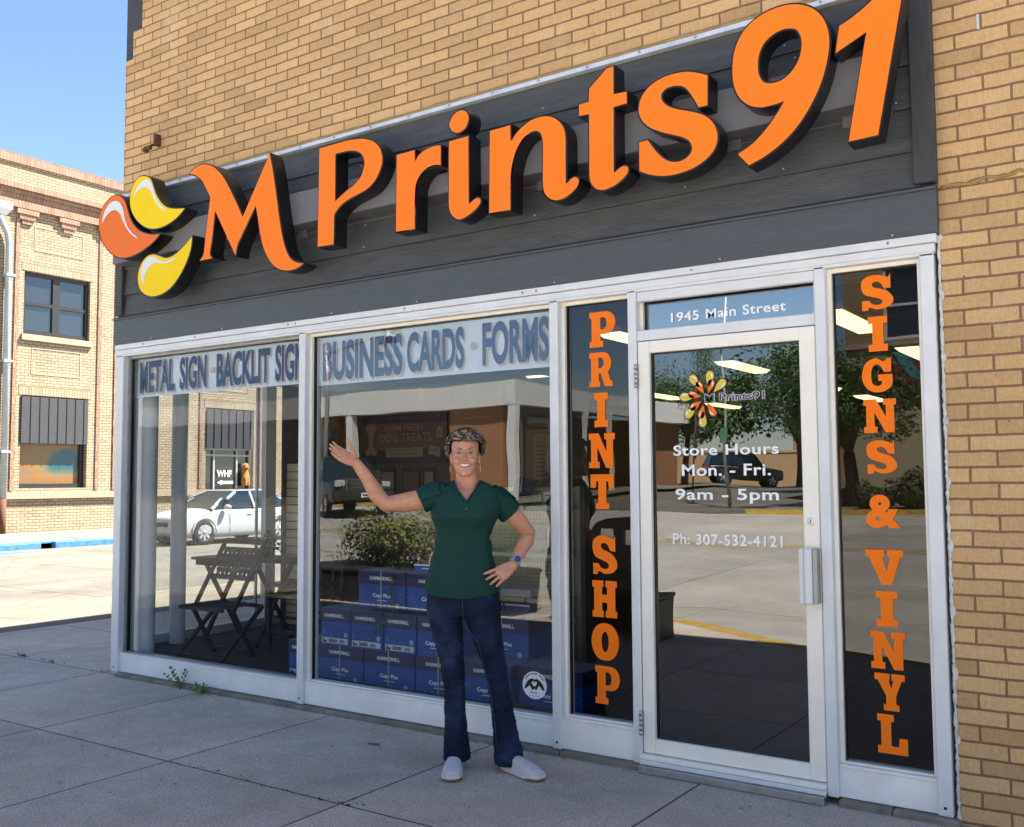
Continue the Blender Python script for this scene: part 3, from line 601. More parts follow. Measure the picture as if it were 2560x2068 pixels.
for s_, a0, a1, fl in (('Dementia Friendly Community', 152, 28, 1),):
    for i, ch in enumerate(s_):
        if ch == ' ': continue
        a = R(a0+(a1-a0)*i/(len(s_)-1)); rr = 0.061
        ex, ez = c0[0]+rr*math.cos(a), c0[1]+rr*math.sin(a)*0.95; tx, tz = math.sin(a), -math.cos(a); nx, nz_ = math.cos(a), math.sin(a)
        text_into(mb, ch, lambda u, v, ex=ex, ez=ez, tx=tx, tz=tz, nx=nx, nz_=nz_: (ex+tx*(u-.5)*0.006+nx*v*0.009, 0.041, ez+tz*(u-.5)*0.006+nz_*v*0.009), 1)
mb.build('round_sticker', [M_WHV, M_BLACK, mat('red_print', (0.5, 0.05, 0.06), 0.5)], W2, fixn=False)

# ------------------------------------------------------------------ the channel-letter sign
M_ORF = mat('orange_acrylic', (1.0, 0.205, 0.018), 0.5, var=0.03, vscale=2, spec=0.12)
M_ORF2 = mat('burnt_orange_acrylic', (0.80, 0.165, 0.022), 0.45, var=0.03, vscale=2, spec=0.12)
M_YEF = mat('yellow_acrylic', (0.88, 0.60, 0.004), 0.45, var=0.03, vscale=2, spec=0.12)
M_WHF = mat('white_acrylic', (0.70, 0.71, 0.76), 0.35, var=0.03)
M_RET = mat('black_letter_return', (0.010, 0.009, 0.010), 0.32, var=0.2, vscale=3, spec=0.45)
M_RACE = mat('grey_raceway', (0.155, 0.15, 0.165), 0.48, var=0.12, vscale=4, spec=0.4)
LET = {
 'M': ["1.16,3.523* 1.213,3.548 1.277,3.56 1.34,3.553 1.404,3.528 1.459,3.489 1.506,3.444 1.554,3.384 1.6,3.314 1.655,3.228 1.712,3.132* 1.964,3.504* 1.993,3.395 2.023,3.256 2.053,3.099 2.083,2.967 2.118,2.865 2.16,2.801 2.215,2.767 2.278,2.752* 2.229,2.732 2.175,2.725 2.12,2.729 2.058,2.747 1.995,2.789 1.945,2.85 1.904,2.929 1.878,3.022 1.858,3.115 1.838,3.188* 1.696,2.999 1.667,2.958 1.647,2.887* 1.435,3.222* 1.424,3.132 1.407,3.021 1.389,2.946 1.394,2.919 1.417,2.901* 1.284,2.9* 1.315,2.925 1.329,2.954 1.35,3.112 1.375,3.254 1.386,3.32* 1.352,3.372 1.295,3.451 1.238,3.493 1.197,3.511"],
 'P': ["2.41,3.45* 2.524,3.452 2.643,3.452 2.73,3.444 2.794,3.43 2.856,3.402 2.901,3.359 2.921,3.312 2.924,3.269 2.907,3.221 2.868,3.169 2.812,3.131 2.738,3.11 2.657,3.091 2.599,3.068 2.557,3.036 2.538,3.012* 2.535,2.835* 2.401,2.839*", "2.546,3.39* 2.602,3.39 2.667,3.386 2.719,3.373 2.76,3.348 2.783,3.305 2.78,3.262 2.755,3.211 2.703,3.172 2.633,3.141 2.545,3.096*"],
 'r': ["3.036,3.287* 3.169,3.289* 3.171,3.228* 3.179,3.226* 3.201,3.253 3.247,3.275 3.304,3.284 3.359,3.278* 3.359,3.167* 3.309,3.176 3.253,3.166 3.207,3.134 3.178,3.085 3.171,3.022 3.17,2.833* 3.031,2.838*"],
 'i': ["3.418,3.288* 3.552,3.293* 3.553,2.918* 3.561,2.915 3.587,2.93 3.611,2.937 3.629,2.929 3.632,2.909 3.608,2.883 3.56,2.856 3.517,2.841 3.48,2.84 3.447,2.861 3.425,2.891 3.417,2.927"],
 'dot': ["3.421,3.388 3.438,3.42 3.471,3.444 3.509,3.447 3.536,3.434 3.552,3.408 3.552,3.378 3.536,3.346 3.503,3.328 3.47,3.328 3.443,3.343 3.426,3.365"],
 'n': ["3.698,3.29* 3.831,3.294* 3.832,3.211* 3.841,3.209* 3.86,3.231 3.899,3.262 3.95,3.287 4.004,3.297 4.054,3.293 4.099,3.277 4.135,3.248 4.161,3.211 4.172,3.163 4.172,3.103 4.171,2.919* 4.179,2.917 4.203,2.934 4.227,2.94 4.246,2.926 4.246,2.902 4.226,2.878 4.19,2.856 4.15,2.842 4.106,2.842 4.07,2.859 4.042,2.892 4.034,2.936 4.035,3.095 4.034,3.173 4.02,3.212 3.995,3.229 3.958,3.228 3.915,3.208 3.881,3.172 3.855,3.123 3.835,3.054 3.83,2.998 3.828,2.837* 3.69,2.84*"],
 't': ["4.315,3.379* 4.416,3.459* 4.454,3.463* 4.453,3.318* 4.525,3.315* 4.526,3.257* 4.452,3.254* 4.448,2.931* 4.454,2.922 4.478,2.937 4.505,2.945 4.525,2.935 4.527,2.912 4.505,2.888 4.464,2.863 4.423,2.85 4.387,2.847 4.35,2.859 4.325,2.884 4.312,2.919 4.311,2.969 4.313,3.249* 4.255,3.251* 4.254,3.31* 4.312,3.313*"],
 's': ["4.95,3.294* 4.91,3.314 4.864,3.332 4.82,3.341 4.764,3.343 4.708,3.335 4.654,3.314 4.611,3.275 4.593,3.232 4.592,3.19 4.609,3.15 4.647,3.11 4.703,3.077 4.762,3.051 4.814,3.028 4.85,3.003 4.865,2.974 4.863,2.947 4.841,2.924 4.808,2.913 4.771,2.914 4.73,2.933 4.69,2.971 4.66,3.012 4.636,3.049* 4.59,3.046* 4.59,2.904* 4.635,2.881 4.688,2.863 4.744,2.854 4.81,2.856 4.876,2.869 4.934,2.896 4.974,2.932 4.992,2.973 4.991,3.017 4.973,3.062 4.942,3.097 4.899,3.124 4.849,3.145 4.798,3.165 4.75,3.19 4.721,3.218 4.711,3.248 4.722,3.27 4.752,3.284 4.796,3.281 4.829,3.268 4.854,3.241 4.879,3.199 4.903,3.152* 4.947,3.152*"],
 '9': ["5.09,2.89* 5.167,2.929 5.23,2.984 5.278,3.041 5.312,3.089* 5.256,3.083 5.2,3.085 5.148,3.107 5.105,3.15 5.08,3.209 5.073,3.277 5.081,3.362 5.107,3.427 5.152,3.478 5.21,3.509 5.277,3.524 5.342,3.523 5.396,3.508 5.449,3.475 5.488,3.427 5.511,3.366 5.516,3.301 5.505,3.226 5.476,3.133 5.429,3.044 5.373,2.969 5.307,2.909 5.227,2.861 5.141,2.829*", "5.343,3.414 5.375,3.398 5.393,3.361 5.395,3.314 5.381,3.262 5.347,3.215 5.305,3.188 5.259,3.183 5.221,3.196 5.199,3.233 5.194,3.276 5.201,3.331 5.226,3.377 5.264,3.404 5.306,3.417"],
 '1': ["5.561,3.365* 5.631,3.396 5.704,3.443 5.759,3.484* 5.833,3.48* 5.708,2.852* 5.586,2.848* 5.674,3.309* 5.542,3.249*"],
 'pa': ["1.115,3.288* 1.014,3.301 0.929,3.324 0.86,3.368 0.798,3.439 0.761,3.511 0.725,3.567 0.653,3.598 0.582,3.596 0.52,3.548 0.494,3.48 0.498,3.406 0.536,3.333 0.61,3.265 0.7,3.216 0.796,3.196 0.89,3.198 0.983,3.219 1.057,3.25"],
 'ha': ["0.537,3.444* 0.558,3.508 0.601,3.55 0.663,3.57 0.716,3.555 0.752,3.512 0.78,3.447 0.825,3.379 0.926,3.301* 0.853,3.331 0.791,3.385 0.745,3.459 0.709,3.495 0.656,3.516 0.594,3.507 0.554,3.475"],
 'pb': ["0.847,3.147* 0.737,3.161 0.63,3.196 0.557,3.246 0.501,3.31 0.462,3.389 0.423,3.458 0.357,3.506 0.273,3.512 0.18,3.47 0.125,3.398 0.118,3.313 0.151,3.216 0.23,3.125 0.335,3.059 0.446,3.034 0.564,3.04 0.669,3.064 0.773,3.104"],
 'hb': ["0.154,3.325* 0.173,3.396 0.228,3.456 0.302,3.475 0.368,3.453 0.411,3.398 0.437,3.32 0.485,3.24 0.612,3.146* 0.523,3.19 0.458,3.25 0.41,3.313 0.38,3.363 0.323,3.403 0.258,3.403 0.202,3.374"],
 'pc': ["1.2,3.082* 1.128,3.032 1.047,2.99 0.981,2.97 0.914,2.968 0.845,2.991 0.776,3.012 0.706,3.007 0.646,2.968 0.608,2.907 0.606,2.841 0.634,2.778 0.697,2.735 0.776,2.714 0.87,2.718 0.97,2.749 1.06,2.813 1.139,2.903 1.186,2.992"],
 'hc': ["0.677,2.8* 0.645,2.847 0.639,2.909 0.672,2.965 0.724,2.996 0.785,2.993 0.854,2.96 0.931,2.944 1.052,2.96* 0.965,2.932 0.881,2.935 0.803,2.95 0.735,2.929 0.684,2.87"],
}

sign = tag(empty('shop_sign', (3, -0.03, 3.1)), 'raised orange letters and yellow petals of the print shop name on the grey band', 'sign')
YF, YB = -0.272, -0.168
mb = MB(); mb.bbox(0.13, 5.715, -0.168, -0.024, 3.045, 3.255, 0.004); mb.bbox(0.13, 5.715, -0.034, -0.023, 3.020, 3.2, 0.002)
for x in (1.99, 2.95, 3.85, 4.95, 5.5): mb.bbox(x, x+0.07, -0.05, -0.024, 2.99, 3.046, 0.003)
mb.build('raceway', M_RACE, sign)
def chan(key, fm, name='letter', hl=None):
    loops = [catmull(l, 5) for l in LET[key]]
    if area(loops[0]) < 0: loops[0] = loops[0][::-1]
    loops = [loops[0]]+[l if area(l) < 0 else l[::-1] for l in loops[1:]]
    big = [offset_loop(loops[0], 0.0085)]+[offset_loop(l, -0.0085) for l in loops[1:]]
    mb = MB(); mb.prism(big, YF, YB)
    o = mb.build(name, M_RET, sign, fixn=True, weld=True)
    f = MB(); f.flat(loops, lambda x, z: (x, YF-0.0025, z)); f.build('face', fm, o, fixn=False)
    if hl:
        h = MB(); h.flat([catmull(l, 5) for l in LET[hl]], lambda x, z: (x, YF-0.0045, z)); h.build('highlight', M_WHF, o, fixn=False)
    return o
for k in ('M', 'P', 'r', 'i', 'n', 't', 's', '9', '1'): chan(k, M_ORF)
chan('dot', M_ORF, 'letter_dot')
chan('pa', M_YEF, 'petal', 'ha'); chan('pb', M_ORF2, 'petal', 'hb'); chan('pc', M_YEF, 'petal', 'hc')
mb = MB(); mb.box(3.45, 3.53, -0.25, -0.17, 3.28, 3.335); mb.build('letter_bridge', M_RET, sign)
# rusty bracket left in the brick
M_RUST = mat('rusty_iron', (0.11, 0.045, 0.02), 0.85, var=0.45, vscale=30, bmp=0.6)
b_ = MB(); b_.bbox(0.43, 0.46, -0.05, 0.01, 3.93, 4.02, 0.006); b_.bar((0.45, -0.03, 3.945), (0.45, -0.09, 3.91), 0.03, 0.018); b_.bbox(0.395, 0.465, -0.11, -0.075, 3.885, 3.912, 0.005); b_.bbox(0.39, 0.42, -0.115, -0.07, 3.872, 3.898, 0.006)
tag(b_.build('bracket', M_RUST), 'small rusty iron bracket sticking out of the tan brick wall above the petals', 'bracket')

# ------------------------------------------------------------------ inside the shop (parts of the building, then the things in it)
FZ = 0.10; CZ = 2.62
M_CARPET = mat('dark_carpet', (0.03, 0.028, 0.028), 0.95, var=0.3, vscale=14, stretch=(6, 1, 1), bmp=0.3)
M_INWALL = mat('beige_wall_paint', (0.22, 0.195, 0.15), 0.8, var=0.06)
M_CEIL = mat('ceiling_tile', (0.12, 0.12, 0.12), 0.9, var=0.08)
M_GREYC = mat('grey_column_paint', (0.58, 0.60, 0.62), 0.6, var=0.08, vscale=3)
M_CREAM = mat('cream_board', (0.66, 0.57, 0.40), 0.7, var=0.06)
M_WHITEF = mat('white_frame_paint', (0.62, 0.63, 0.62), 0.5, var=0.05)
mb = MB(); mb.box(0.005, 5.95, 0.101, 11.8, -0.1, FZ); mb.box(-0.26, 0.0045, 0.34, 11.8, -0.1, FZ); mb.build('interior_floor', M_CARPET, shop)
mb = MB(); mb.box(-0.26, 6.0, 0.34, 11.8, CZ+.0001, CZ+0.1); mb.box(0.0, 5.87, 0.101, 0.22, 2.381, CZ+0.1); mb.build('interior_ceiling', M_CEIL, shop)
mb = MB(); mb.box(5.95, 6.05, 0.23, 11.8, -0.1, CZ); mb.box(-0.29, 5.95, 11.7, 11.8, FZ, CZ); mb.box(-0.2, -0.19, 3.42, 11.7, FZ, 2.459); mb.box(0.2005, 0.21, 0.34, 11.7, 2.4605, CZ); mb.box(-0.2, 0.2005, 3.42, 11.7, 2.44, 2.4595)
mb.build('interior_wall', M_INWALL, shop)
# glazed side bay towards the side street
mb = MB()
mb.box(-0.32, -0.26, 0.28, 0.34, -0.15, 2.459); mb.box(-0.32, -0.26, 0.72, 0.80, -0.15, 2.459); mb.box(-0.32, -0.26, 1.70, 1.82, -0.15, 2.459); mb.box(-0.32, -0.26, 3.34, 3.40, -0.15, 2.459)
mb.box(-0.318, -0.262, 0.34, 3.34, 2.30, 2.4585); mb.box(-0.318, -0.262, 0.34, 3.34, -0.15, 0.17); mb.box(-0.255, 0.005, 0.28, 0.335, -0.15, 2.458)
mb.box(-0.29, -0.27, 0.50, 0.53, 0.17, 2.3, 1); mb.box(-0.29, -0.27, 1.60, 1.62, 0.17, 2.3, 1)
mb.build('side_window_frame', [M_WHITEF, M_ALUD], shop)
mb = MB(); mb.quad((-0.28, 0.34, 0.17), (-0.28, 3.34, 0.17), (-0.28, 3.34, 2.30), (-0.28, 0.34, 2.30)); mb.build('pane', M_GLASSS, shop, fixn=False)
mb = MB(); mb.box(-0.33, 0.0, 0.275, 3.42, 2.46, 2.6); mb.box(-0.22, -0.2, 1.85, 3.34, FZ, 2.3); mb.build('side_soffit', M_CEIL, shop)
for x, y, r in ((0.095, 0.21, 0.062), (-0.13, 0.66, 0.062), (-0.17, 2.22, 0.085)):
    mb = MB(); mb.lathe((x, y, 0), [(r, FZ), (r, CZ-0.01)], 28); mb.build('pillar', M_GREYC, shop)
mb = MB(); mb.box(-0.24, 0.10, 1.90, 1.93, FZ, 1.57)
for k in range(18): mb.box(-0.20, 0.10, 1.894, 1.899, 0.2+k*0.076, 0.208+k*0.076, 1)
mb.box(-0.25, -0.205, 1.885, 1.94, FZ, 1.585)
tag(mb.build('slatwall_panel', [M_CREAM, mat('slat_groove', (0.06, 0.05, 0.04), 0.9)]), 'cream slatwall panel with dark grooves standing beside the grey pillar', 'panel')
# fluorescent fittings on the ceiling
M_LAMP = emit('fluorescent_diffuser', (1.0, 0.86, 0.46), 0.55)
lights = [(x, y) for y in (2.85, 5.2, 7.9, 10.2) for x in (0.75, 3.0, 4.72)]
names_row = ['first row from the street', 'second row from the street', 'third row from the street', 'last row at the back']; names_col = ['left', 'middle', 'right']
LABS = {(r, c): '%s fluorescent ceiling light in the %s' % (('long white', 'long pale', 'plain lit')[c], names_row[r]) + (' nearest the paper boxes', ' above the shelving', ' on the door side')[c] for r in range(4) for c in range(3)}
first = None
for i, (x, y) in enumerate(lights):
    r, c = divmod(i, 3)
    if first is None:
        t = empty('ceiling_light', (x, y, CZ)); fb = MB(); fb.box(-0.11, 0.11, -0.55, 0.55, -0.05, -0.001); fb.build('housing', M_WHITEF, t, loc=True)
        db = MB(); db.loft([[(-0.10, -0.53, -0.051), (0.10, -0.53, -0.051), (0.10, 0.53, -0.051), (-0.10, 0.53, -0.051)], [(-0.065, -0.51, -0.085), (0.065, -0.51, -0.085), (0.065, 0.51, -0.085), (-0.065, 0.51, -0.085)]], smooth=False)
        db.build('diffuser', M_LAMP, t, loc=True); first = t
    else: t = copy_tree(first); t.location = (x, y, CZ)
    tag(t, LABS[(r, c)], 'ceiling light', 'fluorescent lights on the shop ceiling')
# banners behind the glass
M_BANN = mat('pale_blue_banner', (0.74, 0.81, 0.88), 0.7, var=0.06)
M_BLUEL = mat('blue_letter_print', (0.022, 0.06, 0.17), 0.7, var=0.08)
M_PEACH = mat('peach_letter_shadow', (0.70, 0.48, 0.36), 0.7)
def banner(x0, x1, z0, z1, words, stars, label):
    y = 0.075; mb = MB(); n = 24; rn = random.Random(int(x0*10))
    for k in range(n):
        a, b = x0+(x1-x0)*k/n, x0+(x1-x0)*(k+1)/n; wob = lambda x: 0.004*math.sin(x*7)+0.003*math.sin(x*17)
        mb.quad((a, y+wob(a), z0), (b, y+wob(b), z0), (b, y+wob(b), z1), (a, y+wob(a), z1))
    o = tag(mb.build('banner', M_BANN, fixn=False), label, 'banner')
    for s, a, b, c, d in words:
        w = MB(); text_into(w, s, rect_xz(a+0.008, b+0.008, c-0.012, d-0.012, y-0.010), 1, 0.035); text_into(w, s, rect_xz(a, b, c, d, y-0.012), 0, 0.035); w.build('lettering', [M_BLUEL, M_PEACH], o, fixn=False)
    for x, z in stars:
        w = MB()
        for q in range(4):
            a = q*math.pi/4; dx, dz = math.cos(a)*0.024, math.sin(a)*0.024; px, pz = -math.sin(a)*0.006, math.cos(a)*0.006
            w.quad((x-dx-px, y-0.012-q*.0004, z-dz-pz), (x+dx-px, y-0.012-q*.0004, z+dz-pz), (x+dx+px, y-0.012-q*.0004, z+dz+pz), (x-dx+px, y-0.012-q*.0004, z-dz+pz))
        w.build('asterisk', M_PEACH, o, fixn=False)
banner(0.11, 1.965, 2.055, 2.345, [('METAL', 0.165, 0.585, 2.085, 2.325), ('SIGN', 0.642, 0.945, 2.085, 2.325), ('BACKLIT', 1.055, 1.608, 2.08, 2.322), ('SIGN', 1.66, 1.995-0.05, 2.08, 2.33)], [(1.009, 2.205)], 'pale blue paper banner reading METAL SIGN BACKLIT SIGN behind the window')
banner(2.062, 3.885, 2.032, 2.342, [('BUSINESS', 2.112, 2.79, 2.056, 2.312), ('CARDS', 2.826, 3.263, 2.064, 2.312), ('FORMS', 3.396, 3.85, 2.066, 2.318)], [(3.33, 2.19)], 'pale blue paper banner reading BUSINESS CARDS FORMS behind the window')
# cartons of copy paper
M_BOXB = mat('blue_carton', (0.008, 0.075, 0.33), 0.55, var=0.12, vscale=4)
M_BOXL = mat('navy_carton_lid', (0.022, 0.026, 0.09), 0.55, var=0.12, vscale=4)
M_BOXT = mat('pale_carton_top', (0.20, 0.25, 0.33), 0.6, var=0.1, vscale=6)
M_PRINT = mat('pale_print', (0.86, 0.90, 0.95), 0.6); M_PRINT2 = mat('faint_blue_print', (0.10, 0.19, 0.42), 0.6)
M_STRAP = mat('yellow_strap', (0.5, 0.5, 0.24), 0.5); M_LABEL = mat('white_label', (0.62, 0.66, 0.72), 0.6)
def carton(x0, x1, y0, z0, long, label, h=0.238, depth=None, strap=True):
    d = depth or (0.285 if long else 0.43)
    t = empty('paper_carton', ((x0+x1)/2, y0+d/2, z0))
    mb = MB(); mb.bbox(x0+.004, x1-.004, y0+.004, y0+d-.004, z0, z0+h-.085, 0.002); bd = mb.build('body', M_BOXB, t)
    mb = MB(); mb.bbox(x0+.001, x1-.001, y0, y0+d, z0+h-.085, z0+h-.0005, 0.003); mb.box(x0+.004, x1-.004, y0+.003, y0+d-.003, z0+h-.002, z0+h+.0008, 1); ld = mb.build('lid', [M_BOXL, M_BOXT], t)
    w = x1-x0; cx = (x0+x1)/2; zl = z0+h-.047
    g = MB(); hw = 0.096 if long else 0.098
    text_into(g, 'HAMMERMILL', rect_xz(cx-hw, cx+hw-.02 if not long else cx+hw, zl-.011, zl+.0125, y0-.0012), 0, 0.03); g.build('lettering', M_PRINT, ld, fixn=False)
    g = MB(); yb = y0+.0028
    if long:
        text_into(g, 'Copy Plus', rect_xz(cx-.075, cx+.075, z0+.062, z0+.094, yb), 0, 0.03)
        g.box(cx-.04, cx+.045, yb, yb+.0008, z0+.048, z0+.052, 0)
        for sx in (-1, 1):
            c = cx+sx*w*0.42
            for k in range(10):
                a, b = R(sx*90-36*k*sx), R(sx*90-36*(k+1)*sx); rr = 0.020
                g.quad((c+rr*math.cos(a), yb, z0+.085+rr*math.sin(a)), (c+rr*math.cos(b), yb, z0+.085+rr*math.sin(b)), (c+(rr-.003)*math.cos(b), yb, z0+.085+(rr-.003)*math.sin(b)), (c+(rr-.003)*math.cos(a), yb, z0+.085+(rr-.003)*math.sin(a)), 1)
        for k in range(5): g.box(cx-w*.3+k*.045, cx-w*.3+k*.045+.014+.006*(k % 2), yb, yb+.0008, z0+.018, z0+.026, 1)
        ex = cx+w*.33
        if strap:
            g2 = MB(); g2.box(cx-.0035, cx+.0035, y0-.0022, y0-.0005, z0, z0+h+.002); g2.box(cx-.0035, cx+.0035, y0-.002, y0+d, z0+h+.0011, z0+h+.0022); g2.build('strap', M_STRAP, t)
    else:
        g.box(x0+.012, x1-.022, yb, yb+.0008, z0+.008, z0+.045, 2)
        for k in range(12): g.box(x0+.075+k*.0062, x0+.0782+k*.0062+.0012*(k % 3), yb-.0004, yb, z0+.014, z0+.036, 3)
        for k in range(8): g.box(x0+.172+k*.006, x0+.175+k*.006, yb-.0004, yb, z0+.012, z0+.036, 3)
        g.box(x0+.02, x0+.056, yb-.0004, yb, z0+.013, z0+.027, 3); g.box(x0+.02, x0+.032, yb-.0004, yb, z0+.03, z0+.038, 3)
        for k in range(5): g.box(x0+.02+k*.035, x0+.034+k*.035, yb, yb+.0008, z0+.062, z0+.068, 1)
        g.box(x0+.02, x0+.036, yb, yb+.0008, z0+.058, z0+.09, 1); ex = x1-.04
    rz = z0+(.024 if long else .07)
    for r0, r1, m_ in ((0.0155, 0.0125, 0), (0.0085, 0.0045, 0)):
        for k in range(14):
            a, b = 2*math.pi*k/14, 2*math.pi*(k+1)/14
            g.quad((ex+r0*math.cos(a), yb, rz+r0*math.sin(a)), (ex+r0*math.cos(b), yb, rz+r0*math.sin(b)), (ex+r1*math.cos(b), yb, rz+r1*math.sin(b)), (ex+r1*math.cos(a), yb, rz+r1*math.sin(a)), m_)
    g.build('print', [M_PRINT, M_PRINT2, M_LABEL, M_BLACK], bd, fixn=False)
    return tag(t, label, 'paper carton', 'blue cartons of copy paper stacked in the window')
z1, z2, z3 = FZ-.02, FZ+.22, FZ+.46
z1, z2, z3 = 0.083, 0.322, 0.589
carton(1.557, 1.832, 0.30, z1, False, 'blue paper carton at the left end of the bottom row, partly behind the window post')
carton(1.838, 2.253, 0.30, z1, True, 'yellow strapped blue carton under the two leftmost barcoded cartons')
carton(2.260, 2.686, 0.30, z1, True, 'yellow strapped blue carton under the barcoded carton nearest the woman')
carton(2.693, 3.062, 0.30, z1, True, 'strapped blue carton half hidden by the woman, bottom row')
carton(3.069, 3.42, 0.30, z1, True, 'blue carton seen between the legs of the woman', strap=False)
carton(3.428, 3.87, 0.36, z1, True, 'shaded blue carton behind the round white sticker', strap=False)
carton(1.867, 2.135, 0.30, z2, False, 'barcoded blue carton at the left end of the middle row')
carton(2.141, 2.424, 0.30, z2, False, 'barcoded blue carton in the middle of three barcoded ones')
carton(2.430, 2.701, 0.30, z2, False, 'barcoded blue carton closest to the right leg of the woman')
carton(2.708, 2.99, 0.30, z2, True, 'brighter blue carton right beside the barcoded ones, partly behind the woman', strap=False)
carton(3.0, 3.40, 0.52, z2, True, 'dark blue strapped carton set back on the stack to the right of the woman')
carton(2.206, 2.612, 0.30, z3, True, 'topmost strapped blue carton under the trailing ivy')
carton(2.618, 3.02, 0.30, z3, True, 'top row blue carton carrying the small ream box', strap=False)
mb = MB(); mb.bbox(2.634, 2.93, 0.36, 0.58, z3+.2395, z3+.292, 0.003); mb.box(2.634, 2.93, 0.359, 0.3595, z3+.280, z3+.2905, 1); mb.box(2.70, 2.80, 0.3585, 0.3595, z3+.262, z3+.267, 1)
tag(mb.build('ream_box', [mat('bright_blue_carton', (0.015, 0.09, 0.42), 0.5), M_PRINT]), 'small bright blue ream box lying on top of the carton stack', 'ream box')
# trailing ivy over the cartons
def leaf(mb, c, n, up, L, m=0):
    n = Vector(n).normalized(); u = Vector(up); u = (u-n*u.dot(n)).normalized(); r = u.cross(n); c = Vector(c)
    mb.add([c-u*L*.5, c+r*L*.38-u*L*.1, c+u*L*.55, c-r*L*.38-u*L*.1, c+n*L*.08], [(0, 1, 4), (1, 2, 4), (2, 3, 4), (3, 0, 4)], m, False)
M_LEAF = mat('ivy_leaf', (0.05, 0.115, 0.02), 0.5, var=0.4, vscale=30); M_LEAF2 = mat('dark_ivy_leaf', (0.02, 0.055, 0.015), 0.5, var=0.3, vscale=30)
M_STEM = mat('green_stem', (0.06, 0.08, 0.03), 0.7); M_TERRA = mat('dark_pot', (0.03, 0.028, 0.026), 0.7)
rn = random.Random(4); t = empty('ivy_plant', (2.46, 0.42, z3+.24)); mb = MB(); sb = MB()
path = [(2.42, 0.42, z3+.26), (2.50, 0.33, z3+.25), (2.52, 0.285, z3+.2), (2.515, 0.28, z3+.1), (2.525, 0.28, z3-.03), (2.42, 0.285, z3-.09), (2.40, 0.285, z3-.17)]
sb.tube(path, 0.0025, 5); sb.tube([(2.44, .42, z3+.25), (2.55, .45, z3+.27), (2.66, .4, z3+.26)], 0.0025, 5)
for a, b in zip(path, path[1:]):
    for k in range(7):
        q = Vector(a).lerp(Vector(b), rn.random()); leaf(mb, q+Vector((rn.uniform(-.03, .03), rn.uniform(-.012, .0), rn.uniform(-.02, .02))), (rn.uniform(-.6, .6), -1, rn.uniform(-.2, .8)), (rn.uniform(-1, 1), 0, rn.uniform(-1, 1)), rn.uniform(.018, .032), rn.randint(0, 1))
for k in range(60): leaf(mb, (rn.uniform(2.36, 2.68), rn.uniform(.36, .5), z3+.25+rn.random()*.05), (rn.uniform(-.5, .5), -.6, 1), (rn.uniform(-1, 1), rn.uniform(-1, 1), 0), rn.uniform(.02, .035), rn.randint(0, 1))
mb.build('foliage', [M_LEAF, M_LEAF2], t, fixn=False); sb.build('stem', M_STEM, t)
tag(t, 'trailing green ivy spilling down over the paper cartons', 'ivy')
# display shelving behind the woman
M_PEG = None
m, tt, b = newmat('pegboard'); tc = tt.nodes.new('ShaderNodeTexCoord'); mp = tt.nodes.new('ShaderNodeMapping'); mp.inputs['Scale'].default_value = (38, 1, 38); lk(tt, tc.outputs['Object'], mp.inputs[0])
fr = tt.nodes.new('ShaderNodeVectorMath'); fr.operation = 'FRACTION'; lk(tt, mp.outputs[0], fr.inputs[0]); sb_ = tt.nodes.new('ShaderNodeVectorMath'); sb_.operation = 'SUBTRACT'; sb_.inputs[1].default_value = (.5, 0, .5); lk(tt, fr.outputs[0], sb_.inputs[0])
sx = tt.nodes.new('ShaderNodeSeparateXYZ'); lk(tt, sb_.outputs[0], sx.inputs[0])
dd = mth(tt, 'ADD', mth(tt, 'MULTIPLY', sx.outputs[0], sx.outputs[0]), mth(tt, 'MULTIPLY', sx.outputs[2], sx.outputs[2]))
lk(tt, ramp(tt, dd, ((0.022, (0.05, 0.045, 0.03)), (0.03, (0.40, 0.36, 0.25)))), b.inputs['Base Color']); M_PEG = m
M_SHELF = mat('cream_steel_shelf', (0.48, 0.45, 0.34), 0.45, var=0.06)
t = empty('display_shelf', (3.1, 1.1, FZ))
mb = MB(); mb.box(2.55, 3.42, 1.10, 1.115, FZ+.05, 1.36); mb.build('pegboard', M_PEG, t)
mb = MB(); mb.box(2.53, 2.56, 1.08, 1.14, FZ, 1.365); mb.box(3.41, 3.44, 1.08, 1.14, FZ, 1.365); mb.build('upright', M_SHELF, t)
for z in (1.245, 0.94, 0.655, 0.50):
    mb = MB(); mb.bbox(2.56, 3.195 if z != .5 else 3.25, 0.78, 1.095, z-.028, z, 0.003); mb.box(3.2, 3.405, 0.80, 1.095, z-.03, z-.004); mb.build('shelf', M_SHELF, t)
tag(t, 'cream pegboard display shelving standing behind the woman', 'shelving')
M_PAPER = mat('white_paper', (0.62, 0.60, 0.54), 0.8, var=0.06); M_PBLK = mat('black_card', (0.015, 0.015, 0.016), 0.5)
mb = MB(); mb.bar((3.02, 0.98, 1.250), (3.05, 1.06, 1.42), 0.16, 0.012, up=(0, 1, 0)); tag(mb.build('folder', M_PBLK), 'black folder leaning on the upper shelf right of the woman', 'folder')
mb = MB(); mb.box(3.17, 3.31, 1.06, 1.07, 1.247, 1.33); mb.box(3.18, 3.30, 1.0585, 1.0595, 1.30, 1.305, 1); tag(mb.build('notecard', [M_PAPER, M_PBLK]), 'white printed card standing on the upper shelf behind the black easel', 'card')
mb = MB(); mb.bar((3.29, .9, 1.248), (3.40, 1.0, 1.43), .022, .02); mb.bar((3.46, .9, 1.248), (3.37, 1.0, 1.43), .022, .02); mb.bar((3.32, .9, 1.28), (3.44, .9, 1.28), .03, .02); mb.bbox(3.24, 3.36, .94, 1.0, 1.40, 1.452, .02); tag(mb.build('easel', M_PBLK), 'black table easel on the upper shelf', 'easel')
